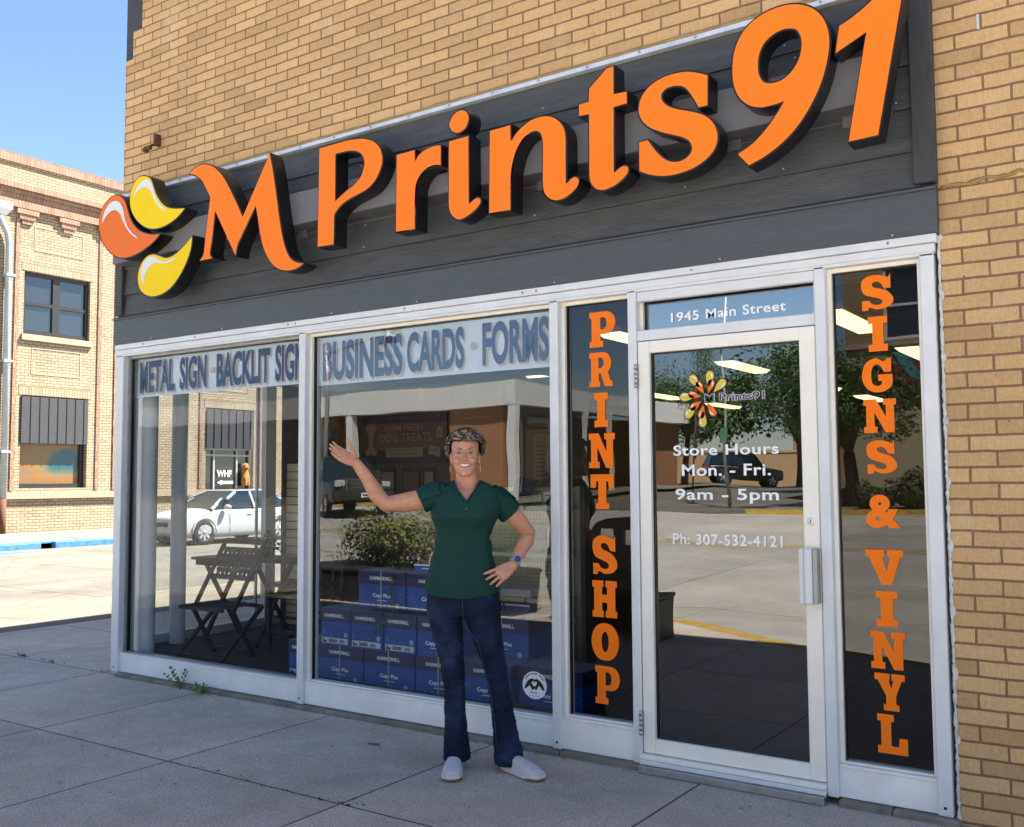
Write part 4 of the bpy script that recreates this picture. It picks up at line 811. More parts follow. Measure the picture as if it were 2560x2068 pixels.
mb = MB(); mb.bbox(3.06, 3.235, 1.02, 1.05, 0.942, 1.115, .003); tag(mb.build('book', mat('dusk_cover', (0.18, 0.17, 0.22), 0.5, var=0.5, vscale=7)), 'book with a dusk sky cover on the middle shelf', 'book')
mb = MB(); mb.bbox(3.26, 3.295, .95, 1.06, 0.942, 1.13, .002); mb.box(3.27, 3.285, .9485, .9495, .97, 1.10, 1); tag(mb.build('book', [mat('red_spine', (0.2, 0.02, 0.02), 0.5), M_PAPER]), 'book with a dark red spine on the middle shelf', 'book')
mb = MB(); mb.bbox(3.298, 3.34, .94, 1.06, 0.942, 1.125, .002); tag(mb.build('book', M_PAPER), 'pale spined book at the right end of the middle shelf', 'book')
mb = MB()
for k in range(3): mb.bar((3.05+k*.012, .80+k*.01, .948+k*.004), (3.17+k*.012, .79+k*.012, .948+k*.004), .007, .007)
tag(mb.build('pencil', mat('yellow_pencil', (0.75, 0.5, 0.06), 0.5)), 'yellow pencils lying on the middle shelf edge', 'pencils')
mb = MB(); rn = random.Random(9)
for k in range(5): mb.box(2.99+rn.uniform(-.006, .006), 3.22+rn.uniform(-.006, .006), .82, 1.05, .656+k*.009, .664+k*.009)
tag(mb.build('paper_stack', M_PAPER), 'stack of white paper on the lower shelf', 'paper')
for i, (x0, x1, z, d, lab) in enumerate(((2.9, 3.0, .50, .2, 'narrow blue ream box on the bottom shelf'), (3.02, 3.21, .50, .2, 'wide blue ream box on the bottom shelf, left of the dark boxes'))):
    mb = MB(); mb.bbox(x0, x1, .82, .82+d, z+.001, z+.11, .003); mb.box(x0, x1, .8185, .8195, z+.095, z+.105, 1); mb.box(x0+.05, x0+.075, .8185, .8195, z+.05, z+.056, 1); tag(mb.build('ream_box', [M_BOXB, M_PRINT]), lab, 'ream box')
# back partition with posters
M_POST = mat('dark_poster', (0.035, 0.022, 0.035), 0.6, var=0.4, vscale=4); M_PINK = mat('dusky_pink_print', (0.12, 0.055, 0.06), 0.6, var=0.3, vscale=3); M_OCHRE = mat('ochre_print', (0.26, 0.19, 0.12), 0.6)
mb = MB(); mb.box(-0.2, 1.75, 2.62, 2.68, FZ, 2.3); mb.build('partition', mat('dim_board', (0.10, 0.088, 0.06), 0.8, var=0.1), shop)
PX0, PX1 = 0.10, 1.15
mb = MB(); mb.box(PX0, PX1, 2.60, 2.618, 1.57, 2.035); po = tag(mb.build('poster', M_POST), 'dark dog treats poster hanging behind the raised arm of the woman', 'poster')
mb = MB(); mb.box(PX0, PX1, 2.596, 2.5995, 1.70, 1.955, 0)
text_into(mb, 'LOCALLY MADE IN VETERAN, WY - 100% BEEF', rect_xz(PX0+.1, PX1-.08, 1.975, 2.02, 2.595), 1, 0.0)
text_into(mb, 'FARM FRESH', rect_xz(PX0+.30, PX0+.76, 1.875, 1.94, 2.592), 2, 0.01); text_into(mb, 'DOG TREATS', rect_xz(PX0+.23, PX0+.87, 1.775, 1.855, 2.592), 2, 0.01)
mb.box(PX0+.31, PX0+.77, 2.592, 2.5955, 1.63, 1.72, 2); text_into(mb, 'Made with simple ingredients', rect_xz(PX0+.33, PX0+.75, 1.685, 1.71, 2.590), 3); text_into(mb, 'Cummings Family BEEF', rect_xz(PX0+.37, PX0+.72, 1.645, 1.67, 2.590), 3)
mb.add([(PX0+.83, 2.592, 1.655), (PX0+.97, 2.592, 1.625), (PX0+.98, 2.592, 1.71), (PX0+.85, 2.592, 1.74)], [(0, 1, 2, 3)], 2)
text_into(mb, 'SMALL BATCH', rect_xz(PX0+.855, PX0+.96, 1.68, 1.70, 2.590), 3)
bone = catmull('.05,.2 .1,.24 .15,.24 .2,.2 .18,.15 .16,.1 .15,0 .16,-.08 .2,-.13 .17,-.18 .125,-.15 .08,-.18 .04,-.13 .08,-.08 .09,0 .08,.1 .06,.15', 3)
mb.flat([bone], lambda u, v: (PX0+u, 2.592, 1.78+v*.75), 2)
mb.flat([[(.93, 0), (1.0, 0), (1.0, .08), (.965, .12), (.93, .08)]], lambda u, v: (PX0+u, 2.592, 1.80+v), 2); text_into(mb, 'CS', rect_xz(PX0+.948, PX0+.985, 1.82, 1.86, 2.590), 3)
mb.build('print', [M_PINK, mat('faint_grey_print', (0.10, 0.10, 0.13), 0.6), M_OCHRE, M_POST], po, fixn=False)
for i, (x0, x1, z0, z1, mt, lab) in enumerate(((.32, .52, 1.30, 1.53, 'a', 'small framed notice, left of three under the dog treats poster'), (.60, .82, 1.26, 1.53, 'b', 'broad dark notice in the middle under the dog treats poster'), (.86, 1.0, 1.28, 1.53, 'c', 'narrow notice with a pale figure under the dog treats poster'))):
    mb = MB(); mb.box(x0, x1, 2.605, 2.618, z0, z1); mb.box(x0+.02, x1-.02, 2.602, 2.6045, z0+.03+.05*(i == 2), z1-.04, 1)
    tag(mb.build('notice', [M_POST, (M_INWALL, M_PINK, M_OCHRE)[i]]), lab, 'notice')
mb = MB(); mb.box(2.05, 2.33, 2.66, 2.67, 1.40, 1.80)
for k in range(9): mb.box(2.08, 2.16+.02*(k % 2), 2.656, 2.6595, 1.44+k*.036, 1.452+k*.036, 1); mb.box(2.22, 2.30, 2.656, 2.6595, 1.44+k*.036, 1.452+k*.036, 1)
text_into(mb, 'Price List', rect_xz(2.12, 2.26, 1.765, 1.785, 2.656), 1)
tag(mb.build('price_list', [mat('tan_notice', (0.17, 0.14, 0.09), 0.7), M_PBLK]), 'tan price list sheet on the back wall above the black folder', 'notice')
mb = MB(); mb.box(1.76, 2.6, 2.68, 2.70, FZ, 2.3, 0); mb.build('partition', MATS['dim_board'], shop)
mb = MB(); text_into(mb, 'Services We Provide', rect_xz(1.32, 1.62, 1.96, 1.99, 2.615), 0); mb.build('lettering', M_OCHRE, shop, fixn=False)
# folding chairs, table and the black chair by the corner window
M_WOOD = mat('dark_stained_wood', (0.014, 0.011, 0.010), 0.6, var=0.3, vscale=20, stretch=(1, 1, 6)); M_WEAVE = mat('grey_webbing', (0.035, 0.033, 0.03), 0.8, var=0.2, vscale=30)
t = empty('folding_chair', (0.76, 0.4, FZ)); f_ = MB()
for x in (0.53, 1.02):
    a = 0.02 if x < .8 else -0.02
    l1 = MB(); l1.bar((x, .22, FZ), (x-.0, .62, .47), .03, .022); l1.build('leg', M_WOOD, t)
    l2 = MB(); l2.bar((x+a, .56, FZ), (x+a, .36, .45), .03, .022); l2.bar((x+a, .36, .45), (x+a, .66, .95), .028, .022); l2.build('leg', M_WOOD, t)
mb = MB()
for y, z in ((.24, .125), (.54, .14), (.62, .47), (.25, .475)): mb.bar((.53, y, z), (1.02, y, z), .02, .025)
mb.bar((.55, .665, .945), (1.0, .665, .945), .02, .04); mb.build('rail', M_WOOD, t)
mb = MB()
for k in range(9): mb.box(.55+k*.05, .588+k*.05, .25, .62, .482+.003*(k % 2), .487+.003*(k % 2))
for k in range(7): mb.box(.54, 1.01, .26+k*.052, .298+k*.052, .4835, .4885)
mb.build('seat', M_WEAVE, t)
mb = MB()
for k in range(9): mb.bar((.575+k*.05, .545+.003*(k % 2), .66), (.575+k*.05, .655+.003*(k % 2), .90), .036, .003, up=(0, 1, 0))
for k in range(5):
    y, z = .553+k*.024, .68+k*.05; mb.bar((.545, y, z), (1.0, y, z), .004, .036)
mb.build('backrest', M_WEAVE, t); t.location.x -= .09
tag(t, 'dark folding chair with woven webbing seat and back close to the corner window', 'chair')
t = empty('bistro_table', (0.45, 1.05, FZ)); mb = MB()
for k in range(8): mb.bbox(-.15, .68, .80+k*.062, .853+k*.062, .765, .787, .003)
mb.build('tabletop', M_WOOD, t); mb = MB(); mb.bbox(-.13, .66, .83, .85, .72, .764, .003); mb.bbox(-.13, .66, 1.24, 1.26, .72, .764, .003); mb.build('apron', M_WOOD, t)
for x in (-.05, .58):
    for s in (0, 1): l = MB(); l.bar((x+s*.025, .84 if s else 1.25, FZ), (x+s*.025, 1.22 if s else .87, .74), .035, .024); l.build('leg', M_WOOD, t)
tag(t, 'dark slatted table behind the woven folding chair', 'table')
t = empty('wooden_chair', (.35, 1.6, FZ))
mb = MB(); mb.bbox(.10, .56, 1.38, 1.78, .50, .535, .012); mb.build('seat', M_PBLK, t)
for x, y in ((.12, 1.40), (.54, 1.40), (.12, 1.76), (.54, 1.76)): l = MB(); l.bar((x, y, FZ), (x, y, .50 if y < 1.5 else .50), .035, .035); l.build('leg', M_PBLK, t)
mb = MB(); mb.bar((.12, 1.77, .535), (.12, 1.82, .98), .035, .03); mb.bar((.54, 1.77, .535), (.54, 1.82, .98), .035, .03); mb.bar((.12, 1.81, .91), (.54, 1.81, .91), .025, .13); mb.bar((.12, 1.79, .72), (.54, 1.79, .72), .02, .05); mb.build('backrest', M_PBLK, t)
mb = MB(); mb.bar((.12, 1.4, .25), (.54, 1.4, .25), .02, .025); mb.bar((.54, 1.4, .28), (.54, 1.76, .28), .02, .025); mb.build('stretcher', M_PBLK, t)
tag(t, 'black wooden chair with a solid top rail beside the slatwall panel', 'chair', 'black chairs by the corner window')
t2 = copy_tree(t); t2.location = (.35+.64, 1.6-.56, FZ); tag(t2, 'black wooden chair nearest the front glass, beside the slatted table end', 'chair', 'black chairs by the corner window')
t = empty('potted_ivy', (.62, .95, .787)); mb = MB(); mb.lathe((.62, .95, 0), [(0, .788), (.045, .788), (.058, .88), (.06, .885), (.05, .885)], 16); mb.build('pot', M_TERRA, t); mb = MB(); rn = random.Random(8)
for k in range(90):
    a = rn.random()*6.28; r_ = rn.random()*.12; leaf(mb, (.62+r_*math.cos(a), .95+r_*math.sin(a), .93-r_*.9+rn.random()*.09), (math.cos(a), math.sin(a)-.4, .6), (rn.uniform(-1, 1), rn.uniform(-1, 1), .3), rn.uniform(.025, .045), rn.randint(0, 1))
mb.build('foliage', [M_LEAF2, M_LEAF], t, fixn=False); tag(t, 'small potted ivy on the dark slatted table', 'potted plant')
# door closer box and a counter deep in the shop
mb = MB(); mb.bbox(5.17, 5.55, 0.35, 0.6, 2.40, 2.60, .01); tag(mb.build('wall_heater', M_CREAM), 'cream box unit at the ceiling just inside the door', 'heater')
t = empty('service_counter', (4.6, 4.2, FZ)); mb = MB(); mb.box(3.95, 5.4, 4.0, 4.6, FZ, 1.02); mb.build('base', MATS['dim_board'], t); mb = MB(); mb.bbox(3.9, 5.45, 3.95, 4.65, 1.02, 1.06, .004); mb.build('countertop', M_CREAM, t)
tag(t, 'long shop counter deep inside beyond the door', 'counter')

# ------------------------------------------------------------------ the bank-like brick building across the side street (seen directly, left)
M_PALEB = brick_mat('pale_yellow_brick', (0.39, 0.315, 0.215), (0.33, 0.255, 0.165), (0.12, 0.08, 0.05), 'y', bw=0.23, rh=0.085, mortar=0.016, streak=0.0, bstr=0.6)
M_PINKB = brick_mat('pinkish_brick', (0.33, 0.215, 0.15), (0.26, 0.16, 0.11), (0.15, 0.09, 0.065), 'y', bw=0.10, rh=0.26, mortar=0.014, streak=0.0, bstr=0.6)
M_SOLD = brick_mat('soldier_brick', (0.37, 0.30, 0.205), (0.31, 0.24, 0.155), (0.12, 0.08, 0.05), 'y', bw=0.085, rh=0.30, mortar=0.016, streak=0.0, bstr=0.6)
M_STONE = mat('pink_sandstone', (0.36, 0.255, 0.18), 0.8, var=0.1, vscale=2)
M_DFRAME = mat('black_window_frame', (0.018, 0.017, 0.018), 0.45)
M_PANEL = mat('charcoal_metal_panel', (0.045, 0.045, 0.05), 0.5, var=0.08)
M_WGLASS = None
def refl_glass(name, base, col, rough=0.0):
    m, t, b = newmat(name); b.inputs['Base Color'].default_value = (*col, 1); b.inputs['Roughness'].default_value = rough
    b.inputs['Specular IOR Level'].default_value = base; b.inputs['Coat Weight'].default_value = 0.6*(base > .5); b.inputs['Coat Roughness'].default_value = 0.0; MATS[name] = m; return m
M_WGLASS = refl_glass('dark_mirror_glass', 1.0, (0.02, 0.025, 0.03))
KS = 1.0739
def WY(y): return (y+4.494)*KS-4.494
def WZ(z): return (z-1.411)*KS+1.411
far = tag(empty('far_brick_building', (XW, 12, 0)), 'pale yellow brick building with a corbelled cornice on the far side of the side street', 'building')
def fb(y0, y1, z0, z1, d0, d1, m, mb): mb.box(XW-d0, XW+d1, WY(y0), WY(y1), WZ(z0), WZ(z1), m)
Y0, Y1 = 2.0, 34.0
wins = []
mb = MB(); ops = []                                                # the wall is built round its window openings
bays = [3.7, 9.79, 15.86, 21.95, 28.0]
edges_y = [Y0]
for b_ in bays: edges_y += [b_, b_+1.95]
edges_y.append(Y1); cuts = [-0.2, 1.26, 3.77, 5.44, 7.16, 10.05]
for i in range(len(edges_y)-1):
    for j in range(len(cuts)-1):
        hole = (i % 2 == 1) and j in (1, 3)
        if i % 2 == 1 and edges_y[i] == 15.86 and j in (0, 1): hole = True
        if not hole: fb(edges_y[i], edges_y[i+1], cuts[j], cuts[j+1], 0.3, 0.0, 0, mb)
fb(Y0, Y1, -0.2, 10.05, 9, -0.36, 0, mb)
mb.build('wall', M_PALEB, far)
mb = MB(); fb(Y0, Y1, 10.05, 10.30, .34, 0.06, 0, mb); mb.build('coping', M_PINKB, far)
mb = MB(); fb(Y0, Y1, 9.32, 9.47, .02, 0.22, 0, mb); fb(Y0, Y1, 9.20, 9.315, .02, 0.15, 0, mb); fb(Y0, Y1, 8.93, 9.195, .02, 0.09, 1, mb); fb(Y0, Y1, 8.83, 8.925, .02, 0.13, 0, mb)
for k in range(27):
    y = Y0+0.6+k*1.2
    for a, z0, z1, d in ((.30, 8.68, 8.825, .12), (.22, 8.54, 8.675, .09), (.14, 8.42, 8.535, .06)): fb(y-a, y+a, z0, z1, .02, d, 0, mb)
mb.build('cornice', [M_PINKB, M_PINKB], far)
mb = MB()
for b_ in bays:
    for y in (b_-.22, b_+2.25, b_+2.80): fb(y-.05, y+.05, 1.2, 8.8, .02, .035, 0, mb)
mb.build('pilaster_strip', M_PINKB, far)
mb = MB(); fb(Y0, Y1, .98, 1.16, .02, .10, 0, mb)
for b_ in bays: fb(b_-.06, b_+2.01, 5.27, 5.43, .02, .08, 0, mb)
mb.build('stone_sill', M_STONE, far)
mb = MB()
for b_ in bays: fb(b_-.08, b_+2.03, 3.785, 4.05, .02, .012, 0, mb); fb(b_-.08, b_+2.03, 7.175, 7.45, .02, .012, 0, mb)
fb(Y0, Y1, -.18, .08, .02, .014, 0, mb); mb.build('soldier_course', M_SOLD, far)
mb = MB()
for b_ in bays:
    for z0, z1 in ((4.35, 5.05), (7.75, 8.4)):
        for zz in (z0, z1): fb(b_+.25, b_+1.7, zz, zz+.03, .02, .012, 0, mb)
        for yy in (b_+.25, b_+1.67): fb(yy, yy+.03, z0+.03, z1, .02, .012, 0, mb)
mb.build('panel_outline', M_STONE, far)
M_BLIND = None
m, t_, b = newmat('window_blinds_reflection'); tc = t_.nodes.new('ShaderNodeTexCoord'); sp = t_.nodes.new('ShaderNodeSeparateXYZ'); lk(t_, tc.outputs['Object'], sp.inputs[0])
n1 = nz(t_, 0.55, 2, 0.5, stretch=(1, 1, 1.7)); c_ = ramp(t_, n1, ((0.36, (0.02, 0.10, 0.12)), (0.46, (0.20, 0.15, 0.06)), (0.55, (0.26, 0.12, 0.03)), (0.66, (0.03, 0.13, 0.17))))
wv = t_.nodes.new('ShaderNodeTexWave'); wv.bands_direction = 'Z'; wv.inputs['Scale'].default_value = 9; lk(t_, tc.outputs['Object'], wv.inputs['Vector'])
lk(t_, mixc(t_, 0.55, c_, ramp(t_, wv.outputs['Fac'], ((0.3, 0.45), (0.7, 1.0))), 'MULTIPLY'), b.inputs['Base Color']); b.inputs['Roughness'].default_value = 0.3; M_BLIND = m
def upwin(y0, y1, z0, z1):
    f = MB(); d0, d1 = .22, -.10
    for a, b2, c, d in ((y0, y0+.09, z0, z1), (y1-.09, y1, z0, z1), ((y0+y1)/2-.1, (y0+y1)/2+.1, z0, z1)): fb(a, b2, c, d, d0, d1, 0, f)
    for c, d in ((z0, z0+.12), (z1-.1, z1), ((z0+z1)/2-.05, (z0+z1)/2+.05)): fb(y0+.09, y1-.09, c, d, d0-.005, d1-.005, 0, f)
    w = f.build('window', M_DFRAME, far)
    g = MB(); g.quad((XW-.16, WY(y0), WZ(z0)), (XW-.16, WY(y1), WZ(z0)), (XW-.16, WY(y1), WZ(z1)), (XW-.16, WY(y0), WZ(z1))); g.build('pane', M_WGLASS, w, fixn=False)
def lowwin(y0, y1, z0, z1):
    f = MB(); d0, d1 = .26, -.16
    for a, b2 in ((y0, y0+.05), (y1-.12, y1)): fb(a, b2, z0, z1, d0, d1, 0, f)
    fb(y0+.05, y1-.12, z0, z0+.12, d0, d1+.005, 0, f); fb(y0+.05, y1-.12, z1-.05, z1, d0, d1, 0, f)
    w = f.build('window', M_DFRAME, far)
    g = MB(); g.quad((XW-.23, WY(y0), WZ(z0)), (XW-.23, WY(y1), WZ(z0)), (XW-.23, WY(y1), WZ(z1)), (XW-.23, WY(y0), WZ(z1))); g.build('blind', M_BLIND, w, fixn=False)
    p_ = MB(); fb(y0-.02, y1+.0, 2.48, 3.74, .10, .03, 0, p_)
    for k in range(8): fb(y0+.0+k*.26, y0+.03+k*.26, 2.48, 3.74, .0, .05, 0, p_)
    p_.build('sunscreen', M_PANEL, w)
for b_ in bays:
    upwin(b_, b_+1.95, 5.44, 7.16)
    if b_ != 15.86: lowwin(b_, b_+1.95, 1.26, 3.77)
# entrance bay seen through the shop's corner
f = MB(); y0, y1 = 15.86, 17.81
for a, b2, c, d in ((y0, y0+.06, -.1, 3.7), (y1-.06, y1, -.1, 3.7), (16.27, 16.33, -.1, 2.48), (17.2, 17.26, -.1, 2.48)): fb(a, b2, c, d, .25, -.15, 0, f)
for c, d in ((2.23, 2.29), (2.43, 2.49), (.0, .15)): fb(y0+.06, y1-.06, c, d, .249, -.151, 0, f)
ent = f.build('entrance', mat('silver_door_frame', (0.5, 0.5, 0.5), 0.4), far)
g = MB(); g.quad((XW-.22, WY(y0), -.1), (XW-.22, WY(y1), -.1), (XW-.22, WY(y1), WZ(2.48)), (XW-.22, WY(y0), WZ(2.48))); g.build('pane', M_WGLASS, ent, fixn=False)
p_ = MB(); fb(y0, y1, 2.49, 3.74, .1, .02, 0, p_)
for k in range(7): fb(y0+k*.3, y0+.03+k*.3, 2.49, 3.74, 0, .05, 0, p_)
p_.build('sunscreen', M_PANEL, ent)
g = MB(); fr_ = lambda y0, y1, z0, z1: (lambda u, v: (XW-.145, WY(y0+(y1-y0)*u), WZ(z0+(z1-z0)*v)))
text_into(g, 'WHF', fr_(16.42, 17.02, 1.56, 1.78), 0, .03)
g.flat([[(0, .5), (.3, 1), (.3, .8), (1, .8), (1, .2), (.3, .2), (.3, 0)]], fr_(16.42, 17.08, 1.30, 1.46), 0); text_into(g, 'ENTRANCE', (lambda u, v: (XW-.143, WY(16.66+.38*u), WZ(1.355+.045*v))), 1, .01)
g.build('lettering', [M_WHV, M_DFRAME], ent, fixn=False)
# a brown dog sitting just inside the entrance glass (seen as a window figure)
M_DOG = mat('golden_fur', (0.42, 0.20, 0.06), 0.9, var=0.35, vscale=14, bmp=0.6, bscale=40)
d = MB(); dx, dy, dz = XW-.05, WY(17.52), WZ(1.26)
d.loft([[Vector((dx+.10*r*math.cos(a), dy+.17*r*math.sin(a)*(1.0), dz+h)) for a in [k*math.pi/6 for k in range(12)]] for r, h in ((.9, 0), (1.12, .12), (1.0, .3), (.8, .45), (.62, .55))])
d.ell((dx+.02, dy-.02, dz+.68), (.10, .13, .14), 14, 10); d.ell((dx+.10, dy-.06, dz+.63), (.08, .07, .06), 12, 8)
for s in (-1, 1): d.ell((dx, dy+s*.13-.02, dz+.66), (.04, .04, .12), 10, 8)
for s in (-1, 1): d.tube([(dx+.06, dy+s*.07, dz+.3), (dx+.09, dy+s*.07, dz+.15), (dx+.1, dy+s*.07, dz+.02)], [.05, .04, .045], 8)
dg = d.build('dog', M_DOG); rm = dg.modifiers.new('fuse', 'REMESH'); rm.mode = 'VOXEL'; rm.voxel_size = .018
nb = MB(); nb.ell((dx+.175, dy-.07, dz+.65), (.02, .022, .018), 8, 6); nb.ell((dx+.10, dy-.10, dz+.72), (.016, .016, .016), 8, 6); nb.ell((dx+.11, dy+.03, dz+.72), (.016, .016, .016), 8, 6); nb.build('nose', M_BLACK, dg)
tag(dg, 'golden brown dog sitting by the entrance glass of the yellow brick building', 'dog')
# downspout with a white conductor head
t = empty('downspout', (XW, WY(9.2), 0)); M_PIPE = mat('blue_grey_pipe', (0.33, 0.39, 0.44), 0.5, var=0.1)
mb = MB(); mb.tube([(XW+.12, WY(9.02), WZ(8.55)), (XW+.14, WY(9.05), WZ(8.35)), (XW+.14, WY(9.22), WZ(8.05)), (XW+.14, WY(9.27), WZ(7.8)), (XW+.14, WY(9.30), WZ(1.0))], .085, 12); mb.tube([(XW+.14, WY(9.30), WZ(1.0)), (XW+.14, WY(9.30), WZ(-.1))], .095, 12, 1)
for z in (2.2, 4.6, 6.9): mb.box(XW, XW+.24, WY(9.18), WY(9.42), WZ(z), WZ(z+.06))
mb.build('pipe', [M_PIPE, M_RUST], t); mb = MB(); mb.loft([[(XW+a, WY(8.86)+b2, WZ(8.5)) for a, b2 in ((.02, .1), (.22, .1), (.22, .3), (.02, .3))], [(XW+a, WY(8.86)+b2, WZ(8.68)) for a, b2 in ((.0, .0), (.3, .0), (.3, .44), (.0, .44))], [(XW+a, WY(8.86)+b2, WZ(8.86)) for a, b2 in ((.0, .0), (.3, .0), (.3, .44), (.0, .44))]], smooth=False); mb.build('rain_head', M_WHITEF, t)
tag(t, 'blue grey downspout with a white rain head on the yellow brick wall', 'downspout')

# ------------------------------------------------------------------ cars
M_TYRE = mat('tyre_rubber', (0.018, 0.018, 0.018), 0.85); M_CHROME = mat('chrome', (0.75, 0.75, 0.75), 0.12, metal=1.0, var=0.0); M_RIM = mat('silver_rim', (0.55, 0.56, 0.58), 0.3, metal=0.6, var=0.0)
M_CARG = refl_glass('car_glass', 0.3, (0.015, 0.03, 0.045)); M_LAMPC = refl_glass('headlamp_lens', 0.7, (0.5, 0.5, 0.5)); M_RED = mat('red_lamp', (0.35, 0.01, 0.01), 0.2, var=0.0); M_DARKT = mat('dark_trim', (0.02, 0.02, 0.02), 0.6)
def car(name, P, paint, label, cat='car'):
    """low car lofted from side profile stations: local x forward, y left, z up"""
    t = empty(name); L, W = P['L'], P['W']
    def section(x, zb, zt, w, tuck=.10): 
        h = w/2
        return [(x, -h*.92, zb), (x, -h, zb+.12*(zt-zb)), (x, -h, zb+.55*(zt-zb)), (x, -h*(1-.04), zb+.85*(zt-zb)), (x, -h*(1-tuck), zt), (x, 0, zt+.02), (x, h*(1-tuck), zt), (x, h*(1-.04), zb+.85*(zt-zb)), (x, h, zb+.55*(zt-zb)), (x, h, zb+.12*(zt-zb)), (x, h*.92, zb), (x, 0, zb)]
    mb = MB(); mb.loft([section(*s) for s in P['body']]); body = mb.build('body', paint, t, loc=True)
    sd = body.modifiers.new('smooth', 'SUBSURF'); sd.levels = sd.render_levels = 2
    g = MB(); g.loft([[(x, -w/2, z) if i == 0 else (x, w/2, z) for i in (0, 1)]+[(x2, w2/2, z2), (x2, -w2/2, z2)] for (x, w, z, x2, w2, z2) in ()] or [[(x, -w/2, zb), (x, w/2, zb), (x+sh, w/2*tp, zt), (x+sh, -w/2*tp, zt)] for (x, w, zb, sh, tp, zt) in P['cabin']], smooth=False)
    gl = g.build('window_glass', M_CARG, t, loc=True)
    r = MB(); x0, x1, wr, zr = P['roof']; r.bbox(x0, x1, -wr/2, wr/2, zr-.05, zr+.015, .045)
    for xa, za, xb, zb in P['pillars']:
        for s in (-1, 1): r.bar((xa, s*(P['W']/2-.06), za), (xb, s*(wr/2-.01), zb), .06, .06, up=(0, 1, 0))
    r.build('roof', paint, t, loc=True)
    for x in P['wheels']:
        for s in (-1, 1):
            w = empty('wheel', (x, s*(W/2-.10), P['R'])); w.parent = t; rr = P['R']
            tm = MB(); tm.lathe((0, 0, 0), [(rr*.66, -.09), (rr*.9, -.10), (rr, -.07), (rr, .07), (rr*.9, .10), (rr*.66, .09)], 28, 0, axis='y'); tm.build('tyre', M_TYRE, w, loc=True)
            rm_ = MB(); yy = s*.075; rm_.lathe((0, 0, 0), [(rr*.66, s*.09), (rr*.6, yy), (rr*.6, -s*.05), (0, -s*.05)], 28, 1, axis='y')
            for k in range(P.get('spokes', 7)):
                a = 2*math.pi*k/P.get('spokes', 7); rm_.bar((rr*.1*math.cos(a), yy, rr*.1*math.sin(a)), (rr*.62*math.cos(a), yy, rr*.62*math.sin(a)), rr*.2, .03, 0, up=(0, 1, 0))
            rm_.lathe((0, 0, 0), [(rr*.18, yy-.02*s), (rr*.18, yy+.025*s), (0, yy+.03*s)], 14, 0, axis='y'); rm_.build('rim', [M_RIM, M_DARKT], w, loc=True)
            am = MB(); n = 15
            am.tube([(x+(rr+.05)*math.cos(math.pi*k/n), s*(W/2-.02), P['R']+(rr+.05)*math.sin(math.pi*k/n)) for k in range(n+1)], .028, 6); 
            am.lathe((x, s*(W/2-.045), P['R']), [(0, 0), (rr+.045, 0)], 24, 1, axis='y'); am.build('wheel_arch', [paint, M_DARKT], t, loc=True)
    tag(t, label, cat); return t
def part(t, nm, m, fn): mb = MB(); fn(mb); return mb.build(nm, m, t, loc=True)
M_WCAR = mat('white_car_paint', (0.44, 0.46, 0.48), 0.3, var=0.0, coat=0.3); M_BPAINT = mat('black_green_paint', (0.022, 0.026, 0.022), 0.2, var=0.0, coat=0.8); M_DKCAR = mat('dark_car_paint', (0.012, 0.012, 0.016), 0.25, var=0.0, coat=0.6)
sedan = dict(L=4.45, W=1.74, R=.335, spokes=8, wheels=(1.36, -1.30), body=[(2.22, .34, .66, 1.35), (2.10, .22, .80, 1.6), (1.5, .18, .92, 1.72), (.85, .17, .98, 1.74), (0, .17, .97, 1.74), (-1.2, .17, .99, 1.74), (-1.75, .2, 1.0, 1.68), (-2.1, .26, .95, 1.55), (-2.2, .4, .86, 1.4)],
    cabin=[(1.12, 1.50, .95, -.80, .80, 1.36), (.62, 1.54, .96, -.42, .79, 1.41), (.1, 1.56, .96, -.05, .77, 1.44), (-.7, 1.56, .97, .0, .77, 1.445), (-1.3, 1.54, .98, .25, .77, 1.42), (-1.85, 1.46, .98, .60, .78, 1.34)], roof=(-1.08, .20, 1.17, 1.44), pillars=[(1.10, .95, .60, 1.22), (.60, 1.22, .12, 1.42), (-.38, .97, -.36, 1.42), (-1.80, .97, -1.42, 1.26), (-1.42, 1.26, -1.0, 1.41)])
wc = car('white_sedan', sedan, M_WCAR, 'white sedan parked in front of the entrance of the yellow brick building')
for s in (-1, 1):
    part(wc, 'headlight', M_LAMPC, lambda mb: mb.ell((2.02, s*.6, .68), (.14, .2, .08), 14, 8)); part(wc, 'mirror', M_WCAR, lambda mb: mb.ell((.68, s*.95, 1.0), (.09, .12, .07), 12, 8)); part(wc, 'tail_light', M_RED, lambda mb: mb.ell((-2.06, s*.62, .82), (.1, .14, .09), 12, 8))
    part(wc, 'door_line', M_DARKT, lambda mb: (mb.box(.52, .53, s*.868-.004, s*.868+.004, .3, .95), mb.box(-.42, -.41, s*.868-.004, s*.868+.004, .3, .96), mb.box(-1.3, -1.29, s*.868-.004, s*.868+.004, .5, .96)))
    part(wc, 'door_handle', M_WCAR, lambda mb: (mb.bbox(-.30, -.12, s*.885-.012, s*.885+.012, .84, .87, .01), mb.bbox(-1.22, -1.04, s*.885-.012, s*.885+.012, .85, .88, .01)))
part(wc, 'grille', M_DARKT, lambda mb: mb.bbox(2.16, 2.235, -.4, .4, .50, .62, .02))
wc.location = (-13.6-.74, WY(11.62), -.17); wc.rotation_euler = (0, 0, R(-90)); wc.scale = (.93, .93, .93)
